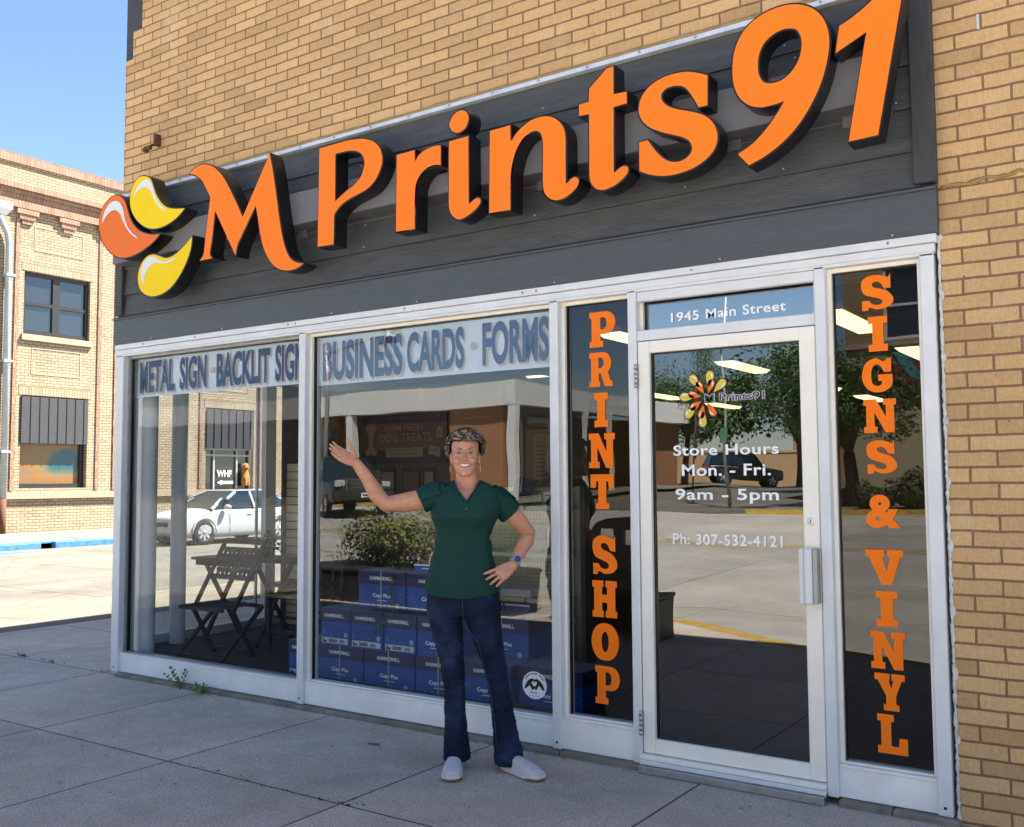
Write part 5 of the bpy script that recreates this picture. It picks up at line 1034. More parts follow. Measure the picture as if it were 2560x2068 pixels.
# black pickup waiting in the street (mirrored in the shop window)
pk = dict(L=5.6, W=1.95, R=.40, spokes=6, wheels=(1.75, -1.75), body=[(2.72, .60, 1.10, 1.7), (2.62, .42, 1.18, 1.88), (1.8, .38, 1.24, 1.95), (1.1, .38, 1.26, 1.95), (0, .38, 1.22, 1.95), (-1.2, .38, 1.24, 1.95), (-2.6, .42, 1.26, 1.93), (-2.75, .55, 1.22, 1.85)],
    cabin=[(1.15, 1.7, 1.22, -.6, .84, 1.84), (.4, 1.74, 1.24, 0, .84, 1.9), (-.7, 1.74, 1.24, .0, .84, 1.9), (-1.25, 1.7, 1.24, .15, .84, 1.86)], roof=(-1.1, .55, 1.46, 1.9), pillars=[(1.15, 1.22, .55, 1.86), (-.2, 1.24, -.2, 1.88), (-1.22, 1.24, -1.08, 1.86)])
pt = car('pickup_truck', pk, M_BPAINT, 'black pickup truck with a chrome grille, mirrored in the window beside the raised arm', 'pickup truck')
part(pt, 'grille', [M_DARKT, M_CHROME], lambda mb: (mb.bbox(2.66, 2.76, -.52, .52, .86, 1.16, .03), [mb.box(2.758, 2.772, -.46, .46, .90+k*.065, .915+k*.065, 1) for k in range(4)], mb.bbox(2.70, 2.775, -.56, .56, 1.155, 1.185, .01, 1), mb.bbox(2.70, 2.775, -.56, .56, .835, .86, .01, 1), mb.bbox(2.70, 2.775, -.585, -.545, .84, 1.18, .01, 1), mb.bbox(2.70, 2.775, .545, .585, .84, 1.18, .01, 1)))
for s in (-1, 1): part(pt, 'headlight', M_LAMPC, lambda mb: mb.bbox(2.52, 2.74, s*.74-.15, s*.74+.15, .95, 1.14, .04)); part(pt, 'fog_light', M_LAMPC, lambda mb: mb.ell((2.78, s*.72, .66), (.04, .08, .06), 12, 8)); part(pt, 'mirror', M_BPAINT, lambda mb: mb.bbox(.72, .84, s*1.08-.1, s*1.08+.1, 1.28, 1.5, .04))
part(pt, 'bumper', M_DARKT, lambda mb: mb.bbox(2.62, 2.84, -.96, .96, .50, .80, .05)); pl = part(pt, 'licence_plate', M_WHV, lambda mb: mb.box(2.842, 2.856, -.16, .16, .60, .74))
part(pt, 'plate_print', M_BLUEL, lambda mb: mb.box(2.8565, 2.86, -.12, .12, .64, .70))
pt.location = (-17.5, -20.3, gz(-20.3)); pt.rotation_euler = (0, 0, R(30))
# dark sport utility car far down the side street (mirrored in the door)
sv = dict(L=4.6, W=1.85, R=.37, spokes=5, wheels=(1.4, -1.4), body=[(2.28, .5, .9, 1.5), (2.15, .36, 1.0, 1.75), (1.4, .34, 1.1, 1.85), (.8, .34, 1.14, 1.85), (-1, .34, 1.14, 1.85), (-2.15, .36, 1.12, 1.82), (-2.28, .5, 1.05, 1.7)],
    cabin=[(.95, 1.62, 1.1, -.45, .88, 1.74), (.3, 1.66, 1.12, 0, .88, 1.8), (-1.4, 1.66, 1.12, 0, .88, 1.8), (-2.2, 1.6, 1.1, .22, .88, 1.76)], roof=(-2.0, .5, 1.5, 1.8), pillars=[(.95, 1.1, .48, 1.76), (-.2, 1.12, -.2, 1.78), (-1.2, 1.12, -1.2, 1.78), (-2.18, 1.1, -1.95, 1.76)])
st_ = car('dark_suv', sv, M_DKCAR, 'dark sport utility car standing across the far side street, mirrored in the shop door')
for s in (-1, 1): part(st_, 'tail_light', M_RED, lambda mb: mb.bbox(-2.28, -2.16, s*.82-.08, s*.82+.08, .9, 1.15, .02)); part(st_, 'mirror', M_DKCAR, lambda mb: mb.ell((.6, s*1.02, 1.15), (.1, .12, .09), 10, 8))
part(st_, 'bumper', M_DARKT, lambda mb: mb.bbox(-2.38, -2.22, -.88, .88, .42, .66, .04)); part(st_, 'licence_plate', M_WHV, lambda mb: mb.box(-2.295, -2.283, -.16, .16, .75, .9))
st_.location = (-16.0, -54.5, gz(-54.5)); st_.rotation_euler = (0, 0, R(-35))

# ------------------------------------------------------------------ across Main Street (what the windows mirror)
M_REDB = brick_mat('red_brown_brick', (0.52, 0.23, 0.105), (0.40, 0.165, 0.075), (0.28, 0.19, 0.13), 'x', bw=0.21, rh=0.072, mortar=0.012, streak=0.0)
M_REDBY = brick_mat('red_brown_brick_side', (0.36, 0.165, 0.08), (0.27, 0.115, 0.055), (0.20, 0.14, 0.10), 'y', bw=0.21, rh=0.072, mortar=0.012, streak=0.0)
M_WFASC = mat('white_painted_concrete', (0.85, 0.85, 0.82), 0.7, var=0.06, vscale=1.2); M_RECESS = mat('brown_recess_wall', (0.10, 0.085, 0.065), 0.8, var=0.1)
bank = tag(empty('bank_building', (-22, -34, .6)), 'low brown brick building with a white fascia and white columns, mirrored in the windows', 'building')
cx_, cy_ = -15.35, -28.0; gb = .5
mb = MB(); mb.box(-46, cx_, cy_-.5, cy_, 4.42, 5.36); mb.box(cx_-.5, cx_, -45, cy_-.501, 4.42, 5.36)
for x in (-24.5, -20.3, -18.4): mb.box(x, x+.12, cy_-.02, cy_+.03, 4.42, 5.38)
mb.build('fascia', M_WFASC, bank); mb = MB(); mb.box(-46, cx_-.51, -45, cy_-.51, 5.0, 5.3); mb.box(-46, cx_-.51, -34, cy_-.51, 4.40, 4.48); mb.build('roof', M_DKBOARD, bank)
mb = MB(); mb.box(-18.8, -16.1, cy_-1.3, cy_-.35, gb, 4.42); mb.box(-28.2, -26.4, cy_-2.3, cy_-1.2, gb, 4.42); mb.build('wall', M_REDB, bank)
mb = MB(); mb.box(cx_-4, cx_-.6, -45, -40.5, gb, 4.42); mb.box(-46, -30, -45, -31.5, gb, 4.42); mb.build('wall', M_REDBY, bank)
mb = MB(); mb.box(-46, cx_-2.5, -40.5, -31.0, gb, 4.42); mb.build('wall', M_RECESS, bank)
mb = MB(); mb.box(-15.75, -15.36, cy_-.36, cy_-.02, gb, 4.42)
for y in (-31.2, -33.6, -36.0, -38.4): mb.loft([[(cx_-.06+sx*.09, y+sy*.22, gb) for sx, sy in ((-1, -1), (1, -1), (1, 1), (-1, 1))], [(cx_-.06+sx*.06, y+sy*.12, gb+.9) for sx, sy in ((-1, -1), (1, -1), (1, 1), (-1, 1))], [(cx_-.06+sx*.06, y+sy*.12, 3.6) for sx, sy in ((-1, -1), (1, -1), (1, 1), (-1, 1))], [(cx_-.06+sx*.09, y+sy*.25, 4.42) for sx, sy in ((-1, -1), (1, -1), (1, 1), (-1, 1))]], smooth=False)
for x in (-24.6, -31, -36): mb.box(x, x+.4, cy_-.36, cy_-.02, gb, 4.42)
mb.build('column', M_WFASC, bank)
mb = MB(); mb.quad((cx_-2.48, -31.2, gb), (cx_-2.48, -40.4, gb), (cx_-2.48, -40.4, 4.4), (cx_-2.48, -31.2, 4.4)); mb.build('window_glass', M_WGLASS, bank, fixn=False)
mb = MB(); mb.box(-27.9, -26.5, cy_-1.19, cy_-1.1, 1.2, 3.9); text_into(mb, '24 HR', (lambda u, v: (-26.75-.9*u, cy_-1.09, 3.55+.25*v)), 1, .01); text_into(mb, 'ATM', (lambda u, v: (-26.9-.6*u, cy_-1.09, 3.15+.25*v)), 1, .01); mb.build('cash_machine_panel', [M_DARKT, M_WHV], bank)
# brick block straight across, with its window, ledge and painted lower wall
M_OLIVE = brick_mat('olive_tan_brick', (0.33, 0.24, 0.13), (0.26, 0.18, 0.10), (0.12, 0.09, 0.06), 'x', bw=0.23, rh=0.08, mortar=0.012, streak=0.0)
br = tag(empty('corner_block', (4, -30, .7)), 'two storey tan brick block with a painted lower wall, mirrored in the right hand panel', 'building')
def wl(mb, x0, x1, z0, z1): mb.box(x0, x1, -30.4, -30.0, z0, z1)
mb = MB(); wl(mb, -2.8, -1.5, 6.05, 11); wl(mb, -.1, 2.2, 6.05, 11); wl(mb, -1.5, -.1, 8.55, 11); wl(mb, 3.6, 16, 6.05, 11); wl(mb, 2.2, 3.6, 8.55, 11); mb.box(-2.8, -2.4, -42, -30.4, .4, 11); mb.build('wall', M_OLIVE, br)
mb = MB(); mb.box(-2.85, 16, -30.4, -29.85, 5.85, 6.05); mb.build('ledge', M_STONE, br)
mb = MB(); wl(mb, -2.8, 16, .4, 5.85); mb.build('painted_wall', mat('cream_painted_wall', (0.42, 0.36, 0.24), 0.8, var=0.08), br)
mb = MB(); mb.box(-1.2, 1.4, -29.999, -29.97, 4.3, 5.84, 0); mb.add([(-1.35, -29.96, 5.84), (-.9, -29.96, 5.84), (-.25, -29.96, 4.7), (-.6, -29.96, 4.7)], [(0, 1, 2, 3)], 1); mb.build('mural', [mat('maroon_mural', (0.16, 0.04, 0.035), 0.8), mat('teal_mural', (0.07, 0.25, 0.28), 0.8)], br)
for x in (-1.5, 2.2):
    mb = MB()
    for a, b2, c, d in ((x, x+.09, 6.06, 8.55), (x+1.31, x+1.4, 6.06, 8.55), (x+.09, x+1.31, 6.06, 6.18), (x+.09, x+1.31, 8.45, 8.55), (x+.09, x+1.31, 7.25, 7.33)): mb.box(a, b2, -30.25, -30.1, c, d)
    w = mb.build('window', M_WHITEF, br); g = MB(); g.quad((x, -30.2, 6.06), (x+1.4, -30.2, 6.06), (x+1.4, -30.2, 8.55), (x, -30.2, 8.55)); g.build('pane', M_WGLASS, w, fixn=False)
# low tan wall and an orange building behind it, at the end of the side street
tw = MB(); tw.box(-24, -13.2, -61, -60.5, .6, 3.15); tw.box(-24.1, -13.1, -61.05, -60.45, 3.15, 3.28); tag(tw.build('tan_wall', mat('tan_stucco', (0.48, 0.31, 0.17), 0.85, var=0.08)), 'low tan stucco wall behind the dark sport utility car', 'wall')
ob = tag(empty('orange_building', (-10, -66, 1)), 'plain orange stucco building at the end of the far side street', 'building'); mb = MB(); mb.box(-16, 4, -76, -64, .6, 5.6); mb.build('wall', mat('orange_stucco', (0.42, 0.22, 0.11), 0.85, var=0.1), ob)
mb = MB(); mb.box(-16.1, 4.1, -76, -63.9, 5.6, 5.9); mb.build('roof', M_DKBOARD, ob); mb = MB(); mb.box(-12, -10.6, -63.98, -63.9, .7, 3.2); mb.build('door', mat('brown_gate', (0.10, 0.05, 0.03), 0.7), ob)
# trees
M_BARK = mat('grey_bark', (0.09, 0.07, 0.05), 0.9, var=0.3, vscale=8, bmp=0.8, bscale=18, stretch=(1, 1, .2))
M_LF = [mat('tree_leaf_%s' % n, c, 0.55, var=0.35, vscale=1.5) for n, c in (('mid', (0.055, 0.11, 0.022)), ('dark', (0.030, 0.065, 0.016)), ('light', (0.10, 0.16, 0.035)))]
def tree(name, x, y, zb, h, cr, ch, n, seed, label, trunkr=.17, ls=.115):
    rn = random.Random(seed); t = empty(name, (x, y, zb)); tb = MB(); fork = Vector((x+rn.uniform(-.1, .1), y, zb+h*.34))
    tb.tube([(x, y, zb-.1), (x+.03, y, zb+h*.15), fork], [trunkr*1.3, trunkr, trunkr*.85], 10); clumps = []
    zc = zb+h-ch*.5
    for k in range(9):
        a = k*2.4+rn.random(); rr = cr*rn.uniform(.35, .75); e = Vector((x+rr*math.cos(a), y+rr*math.sin(a), zc+rn.uniform(-.25, .4)*ch)); m_ = fork.lerp(e, .5)+Vector((0, 0, .12*h)); tb.tube([fork, m_, e], [trunkr*.55, trunkr*.32, trunkr*.1], 6)
        for f_ in (.6, .85, 1.05):
            clumps.append((fork.lerp(e, f_)+Vector((rn.uniform(-.3, .3), rn.uniform(-.3, .3), rn.uniform(0, .5))), cr*rn.uniform(.24, .42)))
    for k in range(10):
        a, b_ = rn.random()*6.28, rn.uniform(-1, 1); q = math.sqrt(1-b_*b_); clumps.append((Vector((x+cr*.78*q*math.cos(a), y+cr*.78*q*math.sin(a), zc+ch*.42*b_)), cr*rn.uniform(.18, .34)))
    tb.build('trunk', M_BARK, t); cb = MB()
    for k in range(n):
        c, r_ = clumps[rn.randrange(len(clumps))]; d = Vector((rn.gauss(0, 1), rn.gauss(0, 1), rn.gauss(0, 1))).normalized()
        q = c+d*r_*rn.random()**.4; nrm = (d+Vector((rn.uniform(-.7, .7), rn.uniform(-.7, .7), .5))).normalized(); leaf(cb, q, nrm, (rn.uniform(-1, 1), rn.uniform(-1, 1), rn.uniform(-1, .2)), ls*rn.uniform(.6, 1.3), 0 if k % 3 else rn.choice((1, 2)))
    cb.build('crown', M_LF, t, fixn=False); return tag(t, label, 'tree')
tree('street_tree', -1.7, -26.2, gz(-26.2)+.13, 4.7, 2.5, 2.7, 15000, 1, 'broad dark street tree in front of the tan brick block', .2)
tree('street_tree', -16.2, -46.5, gz(-46)+.1, 7.4, 3.6, 5.2, 15000, 2, 'tall light green tree behind the white fascia building')
tree('street_tree', -11.6, -52.0, gz(-52), 6.6, 3.2, 4.8, 12000, 3, 'round green tree above the low tan wall')
tree('street_tree', -7.0, -40.5, gz(-40)+.1, 6.4, 2.8, 4.4, 13000, 4, 'bushy green tree beside the thin street lamp')
tree('street_tree', -21.5, -66.0, 1.0, 9, 4.2, 6, 3600, 5, 'far green tree beyond the low tan wall', .2, .34)
# shrubs along the far kerb
def shrub(name, x, y, z, rx, ry, rz, n, seed, mats, label, cat='shrub', ls=.07, pot=None, spikes=0, blades=False):
    rn = random.Random(seed); t = empty(name, (x, y, z)); fb_ = MB(); sb2 = MB()
    for k in range(7):
        a = rn.random()*6.28; sb2.tube([(x, y, z-.05), (x+.5*rx*math.cos(a), y+.5*ry*math.sin(a), z+rz*.9), (x+.95*rx*math.cos(a), y+.95*ry*math.sin(a), z+rz*(1.0+rn.random()*.6))], [.012, .008, .003], 5)
    for k in range(n):
        if blades:
            a = rn.random()*6.28; r_ = rn.random()**.6; b0 = Vector((x+rx*.5*r_*math.cos(a), y+ry*.5*r_*math.sin(a), z)); tip = b0+Vector((rx*.9*r_*math.cos(a)+rn.uniform(-.06, .06), ry*.9*r_*math.sin(a), rz*rn.uniform(1.1, 1.9))); s_ = Vector((math.sin(a), -math.cos(a), 0))*.006
            m_ = b0.lerp(tip, .6)+Vector((0, 0, .1*rz)); fb_.add([b0-s_, b0+s_, m_+s_*.8, m_-s_*.8, tip], [(0, 1, 2, 3), (3, 2, 4)], rn.randrange(len(mats)))
        else:
            d = Vector((rn.gauss(0, 1), rn.gauss(0, 1), rn.gauss(0, 1))).normalized(); r_ = rn.random()**.35
            w = 1+.25*math.sin(d.x*5+seed)+.2*math.sin(d.y*7+d.z*4)
            q = Vector((x+d.x*rx*r_*w, y+d.y*ry*r_*w, z+rz*.9+d.z*rz*r_*w)); mi_ = rn.randrange(len(mats))
            if name == 'planter_bush': mi_ = 2 if rn.random() > .75+d.z*.9 else rn.choice((0, 1))
            leaf(fb_, q, d+Vector((rn.uniform(-.6, .6), rn.uniform(-.6, .6), .4)), (rn.uniform(-1, 1), rn.uniform(-1, 1), rn.uniform(-1, 1)), ls*rn.uniform(.6, 1.4), mi_)
    for k in range(spikes):
        a = rn.random()*6.28; r_ = rn.random(); b0 = Vector((x+rx*r_*math.cos(a), y+ry*r_*math.sin(a), z+rz*1.2)); 
        for j in range(14): leaf(fb_, b0+Vector((rn.uniform(-.015, .015), rn.uniform(-.015, .015), j*.022)), (rn.uniform(-1, 1), rn.uniform(-1, 1), .3), (0, 0, 1), .03, len(mats)-1)
    fb_.build('foliage', mats, t, fixn=False); sb2.build('stem', M_STEM, t); return tag(t, label, cat)
M_SH = [mat('shrub_leaf', (0.06, 0.11, 0.02), 0.55, var=0.4, vscale=12), mat('yellow_shrub_leaf', (0.24, 0.24, 0.035), 0.55, var=0.3, vscale=12), mat('purple_shrub_leaf', (0.045, 0.025, 0.025), 0.55, var=0.3, vscale=12)]
M_LAV = mat('lavender_flower', (0.16, 0.08, 0.24), 0.7, var=0.3)
def planter(x, y, w, d, h, label):
    t = empty('planter', (x, y, -.03)); mb = MB(); mb.loft([[(x+sx*w*.42, y+sy*d*.42, -.03) for sx, sy in ((-1, -1), (1, -1), (1, 1), (-1, 1))], [(x+sx*w*.5, y+sy*d*.5, h) for sx, sy in ((-1, -1), (1, -1), (1, 1), (-1, 1))]], smooth=False); mb.build('tub', mat('dark_planter', (0.03, 0.028, 0.027), 0.7, var=0.2, bmp=.4), t)
    mb = MB(); mb.bbox(x-w*.53, x+w*.53, y-d*.53, y+d*.53, h+.001, h+.05, .01); mb.build('rim', MATS['dark_planter'], t); return tag(t, label, 'planter')
planter(-1.15, -4.42, 2.3, .85, .34, 'wide dark kerbside planter holding the yellow green bush'); shrub('planter_bush', -1.2, -4.45, .36, .68, .44, .36, 5200, 11, M_SH, 'bushy yellow green shrub in the wide kerbside planter', ls=.042)
planter(.55, -4.3, .55, .55, .38, 'square dark kerbside planter holding tall grass'); shrub('ornamental_grass', .5, -4.3, .42, .26, .26, .33, 900, 12, [mat('grass_blade', (0.09, 0.17, 0.03), 0.6, var=.3), mat('pale_grass_blade', (0.20, 0.26, 0.08), 0.6, var=.3)], 'tall bright green grass in the square kerbside planter', 'plant', blades=True)
planter(1.5, -4.3, .5, .5, .30, 'small dark kerbside planter holding purple flowers'); shrub('lavender_plant', 1.5, -4.3, .33, .2, .2, .2, 700, 13, [M_SH[0], mat('silver_leaf', (0.20, 0.22, 0.15), .6), M_LAV], 'purple flowering lavender in the small kerbside planter', 'plant', ls=.03, spikes=9)
for i, (x, n_, lab) in enumerate(((.4, 1600, 'dark shrub at the far kerb in front of the painted wall'), (2.0, 1400, 'loose shrub at the far kerb further from the street tree'), (-.7, 900, 'low purple shrub at the foot of the broad street tree'))):
    shrub('kerb_shrub', x, -25.0, gz(-25)+.13, .75-.2*(i == 2), .5, .55-.2*(i == 2), n_, 20+i, [M_SH[0], M_LF[1], M_SH[2]], lab, ls=.12)
# black street bench standing near the kerb
t = empty('street_bench', (2.4, -3.8, -.03)); M_BENCH = mat('black_coated_steel', (0.016, 0.016, 0.017), 0.5, var=.15)
arch = [(1.92, -.03), (2.62, -.03), (2.62, 1.04), (2.35, 1.05), (2.1, 1.03), (1.98, .99), (1.93, .92)]
mb = MB(); mb.prism([arch, [(2.0, .80), (2.0, .93), (2.17, .93), (2.17, .80)], [(2.27, .78), (2.27, .92), (2.38, .92), (2.38, .78)]], -3.84, -3.78); mb.build('backrest', M_BENCH, t)
mb = MB(); mb.bbox(1.95, 2.86, -3.77, -3.34, .34, .38, .01); mb.build('seat', M_BENCH, t); mb = MB(); mb.bbox(2.80, 2.85, -3.76, -3.36, -.03, .339, .008); mb.build('leg', M_BENCH, t); mb = MB(); mb.bbox(1.97, 2.02, -3.76, -3.36, -.03, .339, .008); mb.build('leg', M_BENCH, t)
tag(t, 'black steel street bench with square cut outs, mirrored low in the shop door', 'bench')
# poles
M_GALV = mat('galvanised_pole', (0.42, 0.43, 0.43), 0.45, metal=.4, var=.1)
t = empty('street_lamp', (-6.0, -27, gz(-27))); mb = MB(); mb.tube([(-6, -27, gz(-27)), (-6, -27, 3.5), (-6, -27, 8.6)], [.055, .045, .035], 10); mb.tube([(-6, -27, 8.2), (-5.5, -26.2, 8.75), (-5.0, -25.4, 8.9)], .035, 8); mb.build('pole', M_GALV, t)
mb = MB(); mb.ell((-4.8, -25.1, 8.88), (.2, .34, .09), 12, 8); mb.build('lamp_head', M_GALV, t); mb = MB(); mb.box(-6.13, -5.87, -26.9, -26.88, 2.55, 3.05); mb.build('sign_plate', mat('green_plate', (0.08, 0.2, 0.10), .5), t); tag(t, 'thin grey street lamp with a small green plate at the far corner', 'street lamp')
t = empty('flagpole', (-8.45, -30, gz(-30))); mb = MB(); mb.tube([(-8.45, -30, gz(-30)), (-8.45, -30, 5.0)], .035, 8); mb.build('pole', M_BARK, t); mb = MB()
for k in range(6): mb.loft([[(-8.45+.05+.02*math.sin(j), -30+.05*math.cos(j*1.3), 4.3-.36*k-.0*j+.0) for j in (0, 1, 2)]+[(-8.3+.03*math.sin(j*2), -29.9, 3.95-.36*k) for j in (0,)], [(-8.45+.12, -29.95, 4.25-.36*k), (-8.4, -29.93, 4.2-.36*k), (-8.36, -29.95, 4.0-.36*k), (-8.44, -30.0, 3.95-.36*k)]], k % 2, smooth=False)
mb.build('flag', [mat('red_flag', (0.25, 0.03, 0.03), .7), mat('navy_flag', (0.03, 0.04, 0.12), .7)], t); tag(t, 'flagpole with a limp red and blue flag at the far corner', 'flagpole')
t = empty('traffic_signal', (-19.95, -22.6, gz(-22.6))); mb = MB(); mb.tube([(-22.8, -24.8, gz(-24.8)+.1), (-22.8, -24.8, 5.0), (-22.8, -24.8, 7.2)], [.13, .11, .09], 12); mb.tube([(-22.8, -24.8, 6.7), (-18.6, -23.6, 7.0), (-15.2, -20.6, 7.15)], [.08, .07, .05], 10); mb.build('pole', M_GALV, t)
for k, f_ in enumerate((.55, .95)):
    q = Vector((-18.6, -23.6, 7.0)).lerp(Vector((-15.2, -20.6, 7.15)), f_); mb = MB(); mb.bbox(q.x-.18, q.x+.18, q.y-.15, q.y+.15, q.z-.75, q.z+.3, .03)
    for j in range(3): mb.lathe((q.x, q.y+.15, q.z+.12-j*.33), [(.11, 0), (.12, .14), (.10, .14), (.09, .01), (0, .01)], 14, 0, axis='y')
    mb.build('signal_head', M_DARKT, t)
tag(t, 'grey traffic signal mast with black signal heads, mirrored behind the BUSINESS CARDS banner', 'traffic signal')
a = Vector((-19.2, -24.1, 6.35)); b2 = Vector((-17.4, -22.5, 6.35)); nrm = Vector((b2.y-a.y, -(b2.x-a.x), 0)).normalized()*-1
mb = MB(); up_ = Vector((0, 0, 1)); mb.add([a+s*nrm*.012+z*up_ for s in (-1, 1) for z in (-.02, .44)]+[b2+s*nrm*.012+z*up_ for s in (-1, 1) for z in (-.02, .44)], [(0, 1, 3, 2), (4, 6, 7, 5), (0, 4, 5, 1), (2, 3, 7, 6), (0, 2, 6, 4), (1, 5, 7, 3)])
for s in (1, -1):
    A, B = (a, b2) if s*nrm.cross(b2-a).z < 0 else (b2, a)
    text_into(mb, 'MAIN STREET', (lambda u, v: A.lerp(B, .07+.86*u)+s*nrm*.016+up_*(.11+.2*v)), 1, .01)
    for z0, z1 in ((0, .02), (.40, .42)): mb.add([A.lerp(B, .02)+s*nrm*.015+up_*z0, A.lerp(B, .98)+s*nrm*.015+up_*z0, A.lerp(B, .98)+s*nrm*.015+up_*z1, A.lerp(B, .02)+s*nrm*.015+up_*z1], [(0, 1, 2, 3)], 1)
for q in (a.lerp(b2, .25), a.lerp(b2, .75)): mb.tube([q+up_*.43, q+up_*.62], .015, 6, 1)
tag(mb.build('street_name_sign', [mat('green_sign', (0.012, 0.14, 0.06), .5), M_WHV]), 'green MAIN STREET name sign hanging under the signal mast', 'street sign')
q = Vector((-15.9, -21.2, 6.75)); mb = MB(); mb.bbox(q.x-.32, q.x+.32, q.y-.01, q.y+.01, q.z-.32, q.z+.32, .005)
for k in range(24):
    c, d = 2*math.pi*k/24, 2*math.pi*(k+1)/24; mb.quad(*[(q.x+r_*math.cos(e), q.y+.012, q.z+r_*math.sin(e)) for r_, e in ((.27, c), (.27, d), (.21, d), (.21, c))], 1)
mb.quad((q.x-.2, q.y+.013, q.z+.16), (q.x-.16, q.y+.013, q.z+.2), (q.x+.2, q.y+.013, q.z-.16), (q.x+.16, q.y+.013, q.z-.2), 1); mb.flat([[(-.04, -.14), (.02, -.14), (.02, .06), (.1, .06), (-.01, .16), (-.12, .06), (-.04, .06)]], lambda u, v: (q.x+u, q.y+.0115, q.z+v), 2); mb.tube([(q.x, q.y, q.z+.3), (q.x, q.y, q.z+.5)], .015, 6, 2)
tag(mb.build('turn_sign', [M_WHV, M_RED, M_BLACK]), 'square white no turn sign with a red ring on the signal mast', 'road sign')
# weeds at the foot of the shop front, and litter on the sidewalk
def weed(x, y, h, n, seed, label):
    rn = random.Random(seed); t = empty('weed', (x, y, -.03)); sb2 = MB(); lb = MB()
    for k in range(n):
        dx, dy = rn.uniform(-.07, .07), rn.uniform(-.06, .0); hh = h*rn.uniform(.5, 1); P0 = Vector((x, y, -.03)); P1 = P0+Vector((dx*.5, dy, hh*.6)); P2 = P0+Vector((dx, dy*1.3, hh)); sb2.tube([P0, P1, P2], [.0022, .0018, .001], 5)
        for j in range(7):
            f_ = .25+.75*j/6; q = P0.lerp(P1, f_*2) if f_ < .5 else P1.lerp(P2, f_*2-1); sd = 1 if j % 2 else -1; leaf(lb, q+Vector((sd*.016, -.004, .004)), (rn.uniform(-.3, .3), -1, .6), (sd, -.2, .5), .034*rn.uniform(.7, 1.1), j % 2)
    lb.build('leaf', [M_LEAF, mat('fresh_weed_leaf', (0.09, 0.20, 0.03), .5, var=.3)], t, fixn=False); sb2.build('stem', M_STEM, t); tag(t, label, 'weed')
weed(.88, -.065, .15, 4, 31, 'taller green weed growing from the crack under the corner window'); weed(1.13, -.065, .07, 5, 32, 'small tufty green weed growing right of the taller one')
rn = random.Random(41)
def clutter(name, pts, m, label):
    mb = MB()
    for x, y, r_ in pts:
        n = 7; mb.flat([[(x+r_*rn.uniform(.5, 1.1)*math.cos(2*math.pi*k/n), y+r_*.7*rn.uniform(.5, 1.1)*math.sin(2*math.pi*k/n)) for k in range(n)]], lambda u, v: (u, v, -.0265))
    o = mb.build(name, m, fixn=False); return o
pts = [(rn.uniform(-1.2, 5.8), rn.uniform(-2.3, -.08), rn.uniform(.004, .013)) for k in range(110)]+[(rn.gauss(3.6, .08), rn.gauss(-1.21, .03), rn.uniform(.005, .016)) for k in range(9)]+[(rn.uniform(2.38, 3.6), rn.gauss(-1.225, .015), rn.uniform(.003, .01)) for k in range(30)]+[(rn.uniform(.1, 4.4), rn.uniform(-.10, -.06), rn.uniform(.004, .012)) for k in range(45)]
o = clutter('litter', pts, mat('dark_specks', (0.035, 0.03, 0.025), .9), ''); tag(o, 'dark specks of dirt and gum scattered on the sidewalk', 'litter', kind='stuff')
mb = MB(); mb.bar((2.96, -.42, -.024), (3.03, -.40, -.022), .008, .005); mb.bar((2.97, -.425, -.022), (3.04, -.425, -.02), .006, .004); tag(mb.build('twig', mat('straw_twig', (0.22, 0.15, 0.07), .9)), 'short straw twig lying on the sidewalk left of the white shoes', 'twig')
tufts = MB(); rn = random.Random(43)
for bx, by, n, s in ((-.12, -.02, 30, .012), (-.85, 0.0, 45, .014), (-1.3, .02, 50, .015), (3.60, -1.215, 16, .007), (2.95, -1.228, 12, .008)):
    for k in range(n): leaf(tufts, (bx+rn.gauss(0, .05), by+rn.gauss(0, .012), -.022+rn.random()*.02), (rn.uniform(-1, 1), rn.uniform(-1, 1), .8), (rn.uniform(-1, 1), rn.uniform(-1, 1), .6), s*rn.uniform(.5, 1.2), 1 if bx > 2 else rn.randint(0, 1))
tag(tufts.build('moss_and_grass', [M_LEAF, mat('dry_moss', (0.10, 0.07, 0.03), .9)], fixn=False), 'tufts of grass and moss in the sidewalk joints', 'ground cover', kind='stuff')

# ------------------------------------------------------------------ the woman in front of the window
woman = tag(empty('person', (3.75, -0.42, 0.0), math.atan2(0.58721, 0.80943)), 'smiling person in a green blouse and jeans, one arm raised, hand on hip', 'person')
def skin_mat():
    m, t, b = newmat('skin'); f = nz(t, 18, 4, 0.6)
    c = ramp(t, f, ((0.3, (0.54, 0.25, 0.15)), (0.7, (0.66, 0.34, 0.215)))); c = mixc(t, 0.5, c, ramp(t, nz(t, 120, 4, 0.7), ((0.3, (0.78, 0.66, 0.6)), (0.65, (1.06, 1.05, 1.05)))), 'MULTIPLY'); c = mixc(t, ramp(t, nz(t, 30, 2, .5), ((.55, 0.0), (.8, .35))), c, (0.56, 0.20, 0.13)); lk(t, c, b.inputs['Base Color']); b.inputs['Roughness'].default_value = 0.48
    b.inputs['Subsurface Weight'].default_value = 0.12; b.inputs['Subsurface Radius'].default_value = (0.012, 0.004, 0.002); b.inputs['Subsurface Scale'].default_value = 0.6; b.inputs['Specular IOR Level'].default_value = 0.4
    bump(t, b, nz(t, 260, 2, 0.5), 0.12, 0.002); MATS['skin'] = m; return m
M_SKIN = skin_mat()
def ring(cx, cy, z, hw, hd, n=32, p=2.3, yb=None):
    o = []
    for k in range(n):
        a = 2*math.pi*k/n; c, s = math.cos(a), math.sin(a); q = (abs(c)**p+abs(s)**p)**(-1/p)
        o.append(Vector((cx+hw*c*q, cy+(hd if s < 0 or yb is None else yb)*s*q, z)))
    return o
